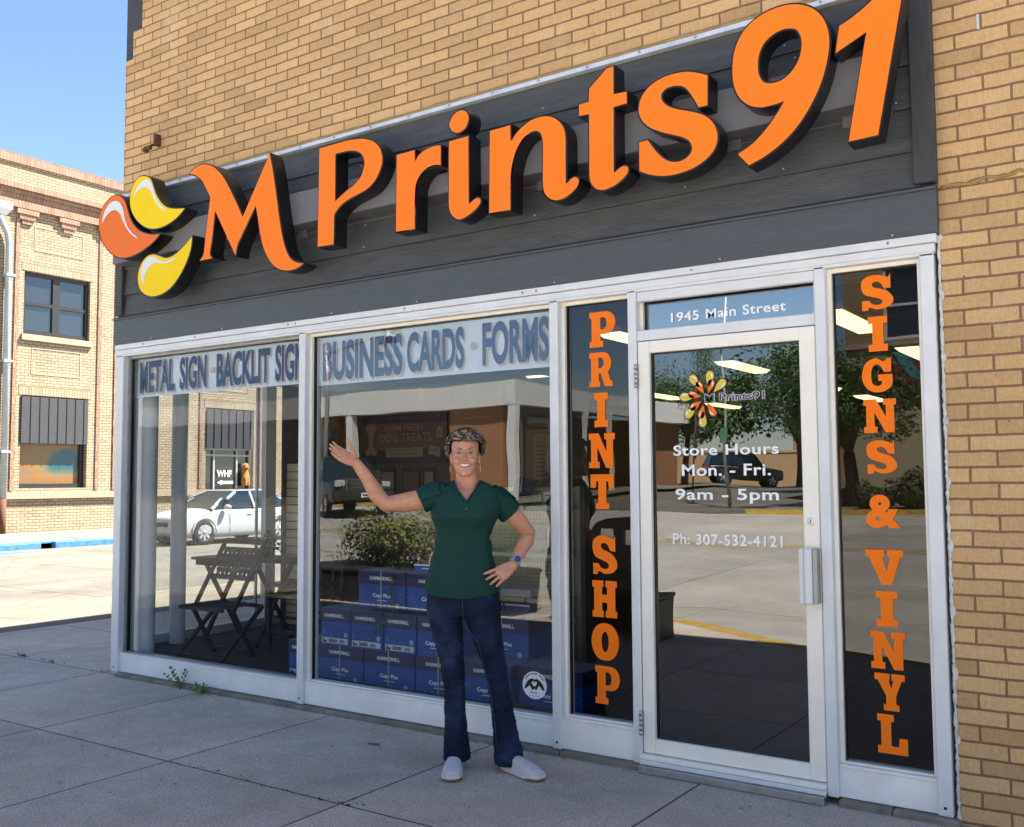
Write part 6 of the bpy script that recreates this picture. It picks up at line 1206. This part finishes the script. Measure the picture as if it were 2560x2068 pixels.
def cap(mb, pts, rad, n=14):
    mb.tube(pts, rad, n)
    for q, r in ((pts[0], rad[0]), (pts[-1], rad[-1])): mb.ell(q, (r, r, r), 12, 8)
HX, HY = -0.093, -0.01
body = MB()
# torso under the clothes, neck
T = [(.88, -.112, .150, .095), (1.0, -.108, .145, .09), (1.10, -.105, .138, .088), (1.18, -.10, .142, .095), (1.24, -.092, .156, .103), (1.30, -.088, .162, .096), (1.345, -.084, .155, .078), (1.372, -.084, .115, .062), (1.395, -.085, .066, .054), (1.42, -.086, .054, .054), (1.46, -.088, .052, .056)]
body.loft([ring(cx, .012 if z > 1.37 else .0, z, hw, hd) for z, cx, hw, hd in T])
# head
HZ0, HH = 1.428, 0.217
prof = [(0.0, .020, -.088, -.050), (.04, .034, -.099, -.030), (.10, .044, -.103, -.005), (.2, .054, -.102, .03), (.32, .061, -.098, .06), (.45, .0665, -.095, .08), (.56, .069, -.091, .09), (.68, .071, -.093, .095), (.80, .068, -.087, .092), (.90, .054, -.068, .078), (.97, .032, -.040, .05), (1.0, .010, -.012, .014)]
body.loft([ring(HX, HY+(a+b)/2, HZ0+h*HH, hw, (b-a)/2, 40, 2.15) for h, hw, a, b in prof])
def hz(h): return HZ0+h*HH
body.tube([(HX, HY-.090, hz(.57)), (HX, HY-.101, hz(.48)), (HX, HY-.110, hz(.405)), (HX, HY-.108, hz(.37))], [.0062, .0072, .0095, .0078], 10)
for s in (-1, 1):
    body.ell((HX+s*.0115, HY-.101, hz(.375)), (.0072, .009, .006), 10, 8)
    body.ell((HX+s*.036, HY-.078, hz(.36)), (.021, .021, .020), 12, 10)
    body.ell((HX+s*.030, HY-.086, hz(.64)), (.024, .011, .008), 12, 8)
    body.ell((HX+s*.0725, HY+.012, hz(.45)), (.008, .020, .031), 12, 10, M=Matrix.Rotation(R(8)*s, 3, 'Y')); body.ell((HX+s*.071, HY+.005, hz(.33)), (.006, .009, .010), 8, 6)
body.ell((HX, HY-.093, hz(.055)), (.018, .014, .012), 12, 8)
# raised arm (her right): shoulder, elbow, wrist
A0, A1, A2 = Vector((-.205, .0, 1.335)), Vector((-.497, -.02, 1.293)), Vector((-.642, -.06, 1.500))
cap(body, [A0, A0.lerp(A1, .35)+Vector((0, 0, -.006)), A0.lerp(A1, .7)+Vector((0, 0, -.008)), A1, A1.lerp(A2, .25)+Vector((-.012, 0, 0)), A1.lerp(A2, .6), A2], [.056, .054, .049, .041, .042, .034, .0255], 16)
def hand(w, d, n, thumb, spread, curl, flen, side=1, tspread=1.0):
    """palm from wrist w along d with palm normal n; thumb side = thumb vector; five fingers"""
    d = d.normalized(); n = (n-d*n.dot(d)).normalized(); t_ = thumb.normalized(); t_ = (t_-d*t_.dot(d)-n*t_.dot(n)).normalized()
    L = .090
    rings = []
    for f_, hw, th in ((-.12, .022, .018), (.1, .027, .017), (.4, .036, .0155), (.75, .0405, .0135), (1.0, .040, .0115)):
        c = w+d*L*f_; rings.append([c+t_*hw*math.cos(a)*abs(math.cos(a))**-.25+n*th*math.sin(a) if abs(math.cos(a)) > .05 else c+n*th*math.sin(a) for a in [2*math.pi*k/18 for k in range(18)]])
    body.loft(rings)
    offs = [.0295, .0098, -.0098, -.029]
    for i, o in enumerate(offs):
        base = w+d*L*(.95-.05*(i == 3)-.01*(i == 0))+t_*o; dirn = (d+t_*spread*(1.5-i)*.5).normalized(); l = flen[i]; c_ = curl[i]
        pts = [base-dirn*.012]; q = base.copy(); dd = dirn.copy()
        for k, (sl, cc) in enumerate(((.44, .5), (.31, 1.0), (.25, .8))):
            ax = dd.cross(n).normalized(); dd = (dd+n*math.tan(c_*cc)).normalized(); q = q+dd*l*sl; pts.append(q.copy())
        cap(body, pts, [.0088, .0083, .0076, .0062], 10)
    b0 = w+d*L*.20+t_*.020+n*.004; b1 = b0+(d*.6+t_*.8*tspread+n*.25).normalized()*.042; b2 = b1+(d*.75+t_*.55*tspread+n*.3).normalized()*.033; b3 = b2+(d*.85+t_*.45*tspread+n*.25).normalized()*.025
    cap(body, [b0, b1, b2, b3], [.0145, .0115, .0095, .0075], 10)
hand(A2, Vector((-.78, -.30, .46)), Vector((.10, -.80, .60)), Vector((.35, .35, .9)), .0, (.20, .17, .15, .18), (.072, .078, .072, .058), tspread=.75)
# arm with the hand on the hip (her left)
B0, B1, B2 = Vector((.045, .0, 1.315)), Vector((.232, .075, 1.128)), Vector((.146, -.075, .982))
cap(body, [B0, B0.lerp(B1, .35)+Vector((.012, 0, .008)), B0.lerp(B1, .7)+Vector((.012, .0, .006)), B1, B1.lerp(B2, .22)+Vector((.008, 0, .006)), B1.lerp(B2, .6), B2], [.056, .051, .045, .039, .041, .033, .0255], 16)
hand(B2, Vector((-.72, -.42, -.42)), Vector((-.35, .80, -.40)), Vector((-.35, .25, .65)), .30, (.14, .15, .17, .2), (.068, .074, .070, .056), tspread=.15)
bo = body.build('body', M_SKIN, woman, loc=True)
md = bo.modifiers.new('fuse', 'REMESH'); md.mode = 'VOXEL'; md.voxel_size = .0034; md.use_smooth_shade = True
md = bo.modifiers.new('soften', 'SMOOTH'); md.factor = .5; md.iterations = 4
# face
def child(nm, m, fn, par=None, fixn=True, weld=False):
    mb = MB(); fn(mb); return mb.build(nm, m, par or woman, loc=True, fixn=fixn, weld=weld)
M_EYEW = mat('eye_white', (0.40, 0.36, 0.34), 0.25, var=0.0); M_IRIS = mat('grey_blue_iris', (0.05, 0.07, 0.09), 0.2, var=0.0); M_LASH = mat('dark_lash', (0.03, 0.018, 0.012), 0.7)
for s in (-1, 1):
    ey = child('eye', [M_EYEW, M_IRIS], lambda mb: (mb.ell((HX+s*.030, HY-.0905, hz(.535)), (.0116, .008, .0043), 14, 10), mb.ell((HX+s*.030, HY-.0965, hz(.536)), (.0046, .004, .0046), 12, 8, 1)))
    child('eyelid', M_LASH, lambda mb: mb.tube([(HX+s*(.030-.0145), HY-.094, hz(.527)), (HX+s*(.030-.006), HY-.1005, hz(.558)), (HX+s*(.030+.006), HY-.0995, hz(.558)), (HX+s*(.030+.0155), HY-.090, hz(.530))], [.0009, .0021, .0022, .0010], 6), ey)
    child('eyebrow', mat('brown_brow', (0.10, 0.065, 0.045), .8), lambda mb: mb.tube([(HX+s*.014, HY-.0985, hz(.630)), (HX+s*.028, HY-.1005, hz(.645)), (HX+s*.046, HY-.088, hz(.622))], [.0014, .0019, .0008], 6))
M_LIP = mat('rose_lip', (0.50, 0.16, 0.135), 0.4, var=.05); M_TEETH = mat('tooth_white', (0.80, 0.79, 0.76), 0.25, var=0.0); M_MOUTH = mat('mouth_inside', (0.05, 0.012, 0.012), 0.6)
def smile(mb):
    n = 14; W_ = .0265
    def pt(u, v, dy=0): return Vector((HX+W_*u, HY-.1075+.016*u*u+dy, hz(.262)+.0055*u*u+v))
    up_ = [pt(-1+2*k/n, .0052*(1-(-1+2*k/n)**2)) for k in range(n+1)]; lo = [pt(-1+2*k/n, -.0085*(1-(-1+2*k/n)**2)) for k in range(n+1)]
    for k in range(n): mb.quad(lo[k], lo[k+1], up_[k+1], up_[k], 1)
    mb.tube([q+Vector((0, -.0008, .0012)) for q in up_], [.0009+.0017*(1-abs(-1+2*k/n)**2) for k in range(n+1)], 6, 0)
    mb.tube([q+Vector((0, -.0012, -.0015)) for q in lo], [.0009+.0024*(1-abs(-1+2*k/n)**2) for k in range(n+1)], 6, 0)
    up2 = [pt(-.86+1.72*k/n, .0050*(1-(-.86+1.72*k/n)**2)-.0002, -.0012) for k in range(n+1)]; lo2 = [pt(-.86+1.72*k/n, -.0058*(1-(-.86+1.72*k/n)**2), -.0012) for k in range(n+1)]
    for k in range(n): mb.quad(lo2[k], lo2[k+1], up2[k+1], up2[k], 2)
child('mouth', [M_LIP, M_MOUTH, M_TEETH], smile, fixn=False)
for s in (-1, 1): child('smile_line', mat('skin_crease', (0.40, 0.17, 0.11), .6), lambda mb: mb.tube([(HX+s*.019, HY-.103, hz(.37)), (HX+s*.030, HY-.0985, hz(.31)), (HX+s*.0335, HY-.0935, hz(.25))], [.0006, .0012, .0006], 5))
M_GOLD = mat('gold_wire', (0.50, 0.29, 0.17), .3, metal=.5, var=0.0)
def spec(mb):
    for s in (-1, 1):
        n = 26; c = (HX+s*.0315, HY-.116, hz(.52))
        mb.tube([(c[0]+.0222*math.cos(2*math.pi*k/n), c[1]+.004*abs(math.cos(2*math.pi*k/n))*(1 if math.cos(2*math.pi*k/n)*s > 0 else 0), c[2]+.0195*math.sin(2*math.pi*k/n)) for k in range(n+1)], .0012, 6, caps=False)
        mb.tube([(HX+s*.056, HY-.112, hz(.56)), (HX+s*.074, HY-.07, hz(.56)), (HX+s*.077, HY+.0, hz(.54))], .0011, 6)
    mb.tube([(HX-.0075, HY-.116, hz(.55)), (HX, HY-.119, hz(.57)), (HX+.0075, HY-.116, hz(.55))], .0011, 6)
gls = child('glasses', M_GOLD, spec)
M_LENS = glass_mat('spectacle_lens', 0.025, (0.93, 0.92, 0.96), wav=0.0)
for s in (-1, 1): child('lens', M_LENS, lambda mb: mb.add([(HX+s*.0315+.0215*math.cos(2*math.pi*k/24), HY-.116, hz(.52)+.019*math.sin(2*math.pi*k/24)) for k in range(24)], [tuple(range(24))]), gls)
for s in (-1, 1): child('earring', M_GOLD, lambda mb: (mb.tube([(HX+s*.076, HY+.004, hz(.30)), (HX+s*.077, HY+.002, hz(.25))], .0006, 5), mb.box(HX+s*.077-.0014, HY*0+HX+s*.077+.0014, HY-.001, HY+.002, hz(.115), hz(.25))))
child('necklace', M_GOLD, lambda mb: mb.tube([(-.140, -.030, 1.392), (-.125, -.078, 1.352), (-.088, -.098, 1.318), (-.052, -.078, 1.352), (-.034, -.030, 1.392)], .0011, 5))
# hair: an undercap and many short tapering locks
M_HAIR = [mat('hair_dark', (0.030, 0.018, 0.012), .45, var=.2, vscale=40), mat('hair_brown', (0.10, 0.062, 0.038), .45, var=.2, vscale=40), mat('hair_blond', (0.46, 0.33, 0.19), .45, var=.15, vscale=40), mat('hair_ash', (0.21, 0.145, 0.095), .45, var=.15, vscale=40)]
def hair(mb):
    rn = random.Random(77); C = Vector((HX, HY+.006, hz(.66))); rad = Vector((.085, .100, .086))
    n, nv = 28, 14
    for j in range(nv):
        for i in range(n):
            def pt(i, j):
                th = math.pi*.72*j/nv; ph = 2*math.pi*i/n; return C+Vector((rad.x*.975*math.sin(th)*math.cos(ph), rad.y*.975*math.sin(th)*math.sin(ph), rad.z*.975*math.cos(th)))
            q = [pt(i, j), pt(i+1, j), pt(i+1, j+1), pt(i, j+1)]; cc = sum(q, Vector())/4-C
            fy = cc.y/rad.y; fz = cc.z/rad.z
            if (fy < -.25 and fz < .42) or (fy < .25 and fz < -.1) or (fz < -.62): continue
            mb.add(q, [(0, 1, 2, 3)], 0, True)
    k = 0
    while k < 1150:
        d = Vector((rn.gauss(0, 1), rn.gauss(0, 1), rn.gauss(0, 1))).normalized()
        if d.z < -.66: continue
        if d.y < -.30 and d.z < .40+.1*rn.random(): continue
        if d.y < .16 and d.z < -.12: continue
        k += 1
        p0 = C+Vector((d.x*rad.x, d.y*rad.y, d.z*rad.z))*.97
        sw = Vector((.55+.3*rn.random(), -.55+rn.uniform(-.3, .3), -.05)) if d.z > .25 else Vector((rn.uniform(-.4, .4), rn.uniform(-.2, .5), -.9))
        tng = (sw-d*sw.dot(d)); tng = tng.normalized() if tng.length > .05 else d.orthogonal().normalized()
        if d.z > .25 and d.y < -.15: tng = (tng*.6+Vector((.55, -.2, -.35))).normalized()
        lift = rn.uniform(.7, 1.5) if d.z > .2 else .3; l = rn.uniform(.028, .047)*(1 if d.z > 0 else .8); s_ = tng.cross(d).normalized()*rn.uniform(.003, .0055); m_ = rn.choices((0, 1, 2, 3), (.24, .32, .23, .21))[0]
        q1 = p0+(tng*.5+d*lift).normalized()*l*.45; q2 = q1+(tng*1.0+d*lift*.3).normalized()*l*.4; q3 = q2+(tng*.8-d*.25+Vector((rn.uniform(-.3, .3), rn.uniform(-.3, .3), rn.uniform(-.3, .1)))).normalized()*l*.35
        bl = d*.0025
        mb.add([p0-s_, p0+bl, p0+s_, q1-s_*1.05, q1+bl*1.5, q1+s_*1.05, q2-s_*.75, q2+bl, q2+s_*.75, q3], [(0, 1, 4, 3), (1, 2, 5, 4), (3, 4, 7, 6), (4, 5, 8, 7), (6, 7, 9), (7, 8, 9)], m_, True)
child('hair', M_HAIR, hair, fixn=False)
# blouse: open V neckline, cap sleeves with a tulip fold
M_GREEN = mat('dark_green_crepe', (0.006, 0.042, 0.033), 0.75, var=.08, vscale=30, bmp=.22, bscale=180, spec=.25)
S = [(.850, -.113, .186, .124), (.90, -.113, .184, .123), (.97, -.111, .166, .112), (1.05, -.107, .146, .102), (1.11, -.104, .140, .100), (1.17, -.099, .147, .108), (1.225, -.093, .174, .124), (1.27, -.090, .184, .119), (1.31, -.087, .188, .107), (1.345, -.084, .180, .092), (1.372, -.083, .150, .077), (1.392, -.083, .105, .067), (1.408, -.084, .076, .062)]
def interp(z):
    for a, b in zip(S, S[1:]):
        if a[0] <= z <= b[0]:
            t = (z-a[0])/(b[0]-a[0]); t = t*t*(3-2*t) if False else t
            return [a[i]+(b[i]-a[i])*t for i in range(1, 4)]
    return list(S[-1][1:])
def vhalf(z):                                                       # half width of the neckline at height z
    if z < 1.300: return -1
    if z < 1.365: return .004+.044*((z-1.300)/.065)**1.15
    return .048+.018*min(1, (z-1.365)/.04)
def blouse(mb):
    n, nr = 168, 120; P = []
    for j in range(nr+1):
        z = .850+(1.408-.850)*j/nr; cx, hw, hd = interp(z); row = []
        for k in range(n):
            a = 2*math.pi*k/n; c, s = math.cos(a), math.sin(a); q = (abs(c)**2.35+abs(s)**2.35)**(-1/2.35)
            x, y = hw*c*q, hd*s*q
            zz = z-(.028*(1-z/1.408*.0)*max(0, 1-(z-.85)/.07)*(1-abs(c)**2))       # curved shirt-tail hem
            w = mnoise.noise(Vector((x*9, y*9, zz*5)))*.0045+mnoise.noise(Vector((x*22+3, y*22, zz*9)))*.002
            dr = max(0, 1-abs(zz-1.08)/.16); w += .0035*math.sin(zz*62+x*28+2*mnoise.noise(Vector((x*6, y*6, 1))))*dr*(abs(c)**.7)
            drape = max(0, min(1, (1.20-zz)/.3)); w += .005*drape*math.sin(a*7+1.5*mnoise.noise(Vector((0, 0, zz*4))))
            br = Vector((0, 0, 0))
            if s < 0:
                for sx in (-1, 1): w += .012*math.exp(-(((x-sx*.07)/.05)**2+((zz-1.235)/.045)**2))
            l = math.hypot(x, y) or 1; row.append(Vector((cx+x*(1+w/l), y*(1+w/l)+.0, zz)))
        P.append(row)
    o = len(mb.v); mb.v += [tuple(q) for r_ in P for q in r_]
    for j in range(nr):
        for k in range(n):
            q = [P[j][k], P[j][(k+1) % n], P[j+1][(k+1) % n], P[j+1][k]]; c = sum(q, Vector())/4
            if c.y < -.02 and abs(c.x+.0865) < vhalf(c.z): continue
            mb.f.append((o+j*n+k, o+j*n+(k+1) % n, o+(j+1)*n+(k+1) % n, o+(j+1)*n+k)); mb.mi.append(0); mb.sm.append(True)
def ysurf(x, z):
    cx, hw, hd = interp(z); u = min(.98, abs(x-cx)/hw); return -hd*(1-u**2.35)**(1/2.35)
bl_ = child('blouse', M_GREEN, blouse, fixn=False); sd = bl_.modifiers.new('cloth', 'SOLIDIFY'); sd.thickness = .003; sd.offset = 0
def sleeve(a0, a1, r0, r1, seed):
    def fn(mb):
        d = (a1-a0).normalized(); up_ = Vector((0, 0, 1)); up_ = (up_-d*up_.dot(d)).normalized(); sd_ = d.cross(up_); n, nr = 48, 22; rings = []
        for j in range(nr+1):
            f_ = j/nr; c = a0.lerp(a1, f_)+Vector((0, 0, .012*math.sin(f_*math.pi))); r = r0+(r1-r0)*f_
            rings.append([c+(up_*math.cos(2*math.pi*k/n)*1.0+sd_*math.sin(2*math.pi*k/n)*.96)*(r+.004*mnoise.noise(Vector((k*.45, f_*5, seed)))+.003*math.sin(2*math.pi*k/n*3+seed)*f_)+d*(.010*math.cos(2*math.pi*k/n)*f_) for k in range(n)])
        mb.loft(rings, caps=False)
        ov = [[q+(q-a0.lerp(a1, j/nr)).normalized()*.0085 for q in rings[j][36:]+rings[j][:9]] for j in range(5, nr+1)]
        m_ = len(ov[0])
        for j in range(len(ov)-1):
            for k in range(m_-1):
                if k > m_-2-(j*.55): continue
                mb.add([ov[j][k], ov[j][k+1], ov[j+1][k+1], ov[j+1][k]], [(0, 1, 2, 3)], 0, True)
    o = child('sleeve', M_GREEN, fn, bl_, fixn=False, weld=True); s2 = o.modifiers.new('cloth', 'SOLIDIFY'); s2.thickness = .003; s2.offset = 0
sleeve(Vector((-.185, .0, 1.333)), Vector((-.318, -.008, 1.300)), .071, .0575, 1.0); sleeve(Vector((.02, .0, 1.325)), Vector((.140, .030, 1.238)), .073, .060, 4.0)
def trim(mb):
    for s in (-1, 1):
        pts = []
        for k in range(15):
            z = 1.300+.106*k/14; x = -.0865+s*vhalf(z+.0006); pts.append((x, ysurf(x, z)-.004, z))
        mb.tube(pts, .0055, 8)
    pts = [(-.0865, ysurf(-.0865, 1.30-.14*k/10)-.004, 1.30-.14*k/10) for k in range(11)]
    for a, b in zip(pts, pts[1:]): mb.bar(a, b, .017, .003, up=(0, 1, 0))
child('placket', M_GREEN, trim, bl_)
child('button', mat('green_button', (0.10, 0.16, 0.14), .25), lambda mb: mb.lathe((-.0865, ysurf(-.0865, 1.268)-.0075, 1.268), [(0, -.0018), (.0045, -.0012), (.005, .002)], 12, axis='y'), bl_)
# jeans
M_DENIM = None
m, t_, b = newmat('dark_denim'); f1 = nz(t_, 5.5, 4, .6); f2 = nz(t_, 300, 2, .7, stretch=(1, 1, .3))
c_ = ramp(t_, f1, ((.36, (.004, .007, .018)), (.56, (.010, .018, .046)), (.74, (.030, .050, .100)))); c_ = mixc(t_, .6, c_, ramp(t_, f2, ((.3, .6), (.7, 1.35))), 'MULTIPLY'); lk(t_, c_, b.inputs['Base Color']); b.inputs['Roughness'].default_value = .85; b.inputs['Specular IOR Level'].default_value = .2; bump(t_, b, f2, .25, .002); M_DENIM = m
jb = MB()
jb.loft([ring(cx, cy, z, hw, hd, 36, 2.3) for z, cx, hw, hd, cy in ((.965, -.11, .150, .095, 0), (.90, -.109, .166, .102, 0), (.83, -.106, .179, .110, .004), (.77, -.102, .193, .118, .006), (.725, -.102, .185, .108, .006))])
def leg(st, name=None): jb.loft([ring(cx, cy, z, hw, hd, 30, 2.15) for z, cx, cy, hw, hd in st])
leg([(.84, -.195, .0, .092, .105), (.72, -.197, .0, .088, .096), (.62, -.184, -.004, .076, .086), (.52, -.167, -.010, .063, .074), (.445, -.156, -.014, .0575, .067), (.36, -.151, -.006, .0535, .063), (.26, -.149, .004, .0535, .064), (.16, -.145, .002, .058, .072), (.08, -.140, -.004, .066, .082), (.022, -.138, -.012, .070, .090)])
leg([(.84, -.015, .0, .092, .105), (.72, -.006, .0, .090, .096), (.62, .014, -.008, .078, .086), (.52, .040, -.016, .064, .074), (.455, .057, -.022, .058, .068), (.36, .074, -.018, .0545, .064), (.26, .089, -.016, .0555, .065), (.16, .104, -.022, .061, .074), (.07, .116, -.034, .071, .086), (.004, .121, -.044, .076, .094)])
jo = jb.build('jeans', M_DENIM, woman, loc=True); md = jo.modifiers.new('fuse', 'REMESH'); md.mode = 'VOXEL'; md.voxel_size = .0055; md.use_smooth_shade = True
md = jo.modifiers.new('soften', 'SMOOTH'); md.factor = .5; md.iterations = 8
tx = bpy.data.textures.new('denim_folds', 'CLOUDS'); tx.noise_scale = .055; tx.noise_depth = 2
eo = empty('fold_frame', (0, 0, 0)); eo.parent = woman; eo.scale = (1, 1, .55); eo.rotation_euler = (0, R(24), 0)
md = jo.modifiers.new('folds', 'DISPLACE'); md.texture = tx; md.strength = .014; md.mid_level = .5; md.texture_coords = 'OBJECT'; md.texture_coords_object = eo
M_SEAM = mat('denim_seam', (0.030, 0.040, 0.075), .8)
child('inseam', M_SEAM, lambda mb: (mb.tube([(-.100, -.112, .70), (-.030, -.100, .60), (.000, -.090, .48), (.030, -.088, .36), (.052, -.086, .2), (.062, -.10, .06)], .0022, 5), mb.tube([(-.108, -.126, .86), (-.106, -.118, .78), (-.103, -.108, .715)], .0022, 5)), jo)
# shoes
M_SHOE = mat('grey_white_knit', (0.56, 0.54, 0.55), .8, var=.08, vscale=60, bmp=.3, bscale=220); M_SOLE = mat('cream_sole', (0.66, 0.60, 0.50), .6, var=.05); M_OUT = mat('grey_outsole', (0.22, 0.21, 0.20), .8)
def shoe(cx, cy, ang, lab):
    t = MB(); M_ = Matrix.Translation((cx, cy, -.03)) @ Matrix.Rotation(ang, 4, 'Z')
    st = [(.085, .026, .060), (.07, .034, .078), (.03, .037, .088), (-.02, .038, .086), (-.07, .046, .080), (-.115, .050, .066), (-.150, .049, .056), (-.178, .040, .044), (-.192, .022, .030)]
    t.loft([[M_ @ Vector((hw*math.copysign(abs(math.cos(a))**.62, math.cos(a)), y, .018+(h-.018)*max(0, math.sin(a))**.8)) for a in [2*math.pi*k/20 for k in range(20)]] for y, hw, h in st]); up_ = t.build('shoe', M_SHOE, woman, loc=True)
    ss = up_.modifiers.new('round', 'SUBSURF'); ss.levels = ss.render_levels = 1
    out = [(.031*math.sin(math.pi*.5*(1-abs(1-2*k/12)))*0, 0) for k in range(0)]
    o = MB(); hwf = lambda y: .030 if y > .07 else (.041 if y > -.09 else .046)
    L_ = [( .090, .020), (.075, .034), (.03, .041), (-.03, .042), (-.08, .048), (-.12, .052), (-.155, .051), (-.185, .040), (-.200, .018)]
    loop = [(hw, y) for y, hw in L_]+[(-hw, y) for y, hw in reversed(L_)]
    n = len(loop); 
    for z0, z1, m_ in ((.008, .028, 0), (.0005, .0075, 1)):
        rings = [[M_ @ Vector((x, y, (z0 if zz == 0 else z1)+(.008 if y < -.14 and z0 < .02 else 0)*(1 if zz == 0 else .6))) for x, y in loop] for zz in (0, 1)]; o.loft(rings, m_, True, False)
    o.build('sole', [M_SOLE, M_OUT], up_, loc=True)
shoe(-.150, -.045, R(-4), ''); shoe(.150, -.095, R(38), '')
# wrist watch and ring
wd = (B1-B2).normalized(); wc_ = B2+wd*.022
def watch(mb):
    a = wd.orthogonal().normalized(); b2 = wd.cross(a); rr = .0285
    mb.loft([[wc_+wd*h+(a*math.cos(2*math.pi*k/24)+b2*math.sin(2*math.pi*k/24))*(rr+e) for k in range(24)] for h, e in ((-.009, 0), (-.009, .002), (.009, .002), (.009, 0))], 0, False)
    f_ = Vector((.25, -.95, .20)); f_ = (f_-wd*f_.dot(wd)).normalized(); s_ = wd.cross(f_); c = wc_+f_*.031
    for (hw, hl, dz, m_) in ((.0185, .021, .0, 1), (.0150, .0175, .0045, 2)):
        lp = [(math.copysign(abs(math.cos(2*math.pi*k/20))**.5, math.cos(2*math.pi*k/20))*hw, math.copysign(abs(math.sin(2*math.pi*k/20))**.5, math.sin(2*math.pi*k/20))*hl) for k in range(20)]
        mb.loft([[c+s_*x+wd*y+f_*(dz-.005) for x, y in lp], [c+s_*x+wd*y+f_*(dz+.0015) for x, y in lp]], m_, True, False)
child('wrist_watch', [mat('grey_band', (0.30, 0.32, 0.38), .6), mat('silver_case', (0.6, 0.6, 0.62), .3, metal=.7), mat('blue_dial', (0.03, 0.08, 0.26), .2)], watch)

# ring on the hip hand and a heel tab on each shoe
rq = B2+Vector((-.72, -.42, -.42)).normalized()*.112
child('finger_ring', mat('silver_ring', (.7, .68, .64), .2, metal=.9), lambda mb: mb.tube([rq+Vector((.0105*math.cos(2*math.pi*k/14)*.5, -.004*math.sin(2*math.pi*k/14), .0105*math.sin(2*math.pi*k/14))) for k in range(15)], .0016, 6, caps=False))
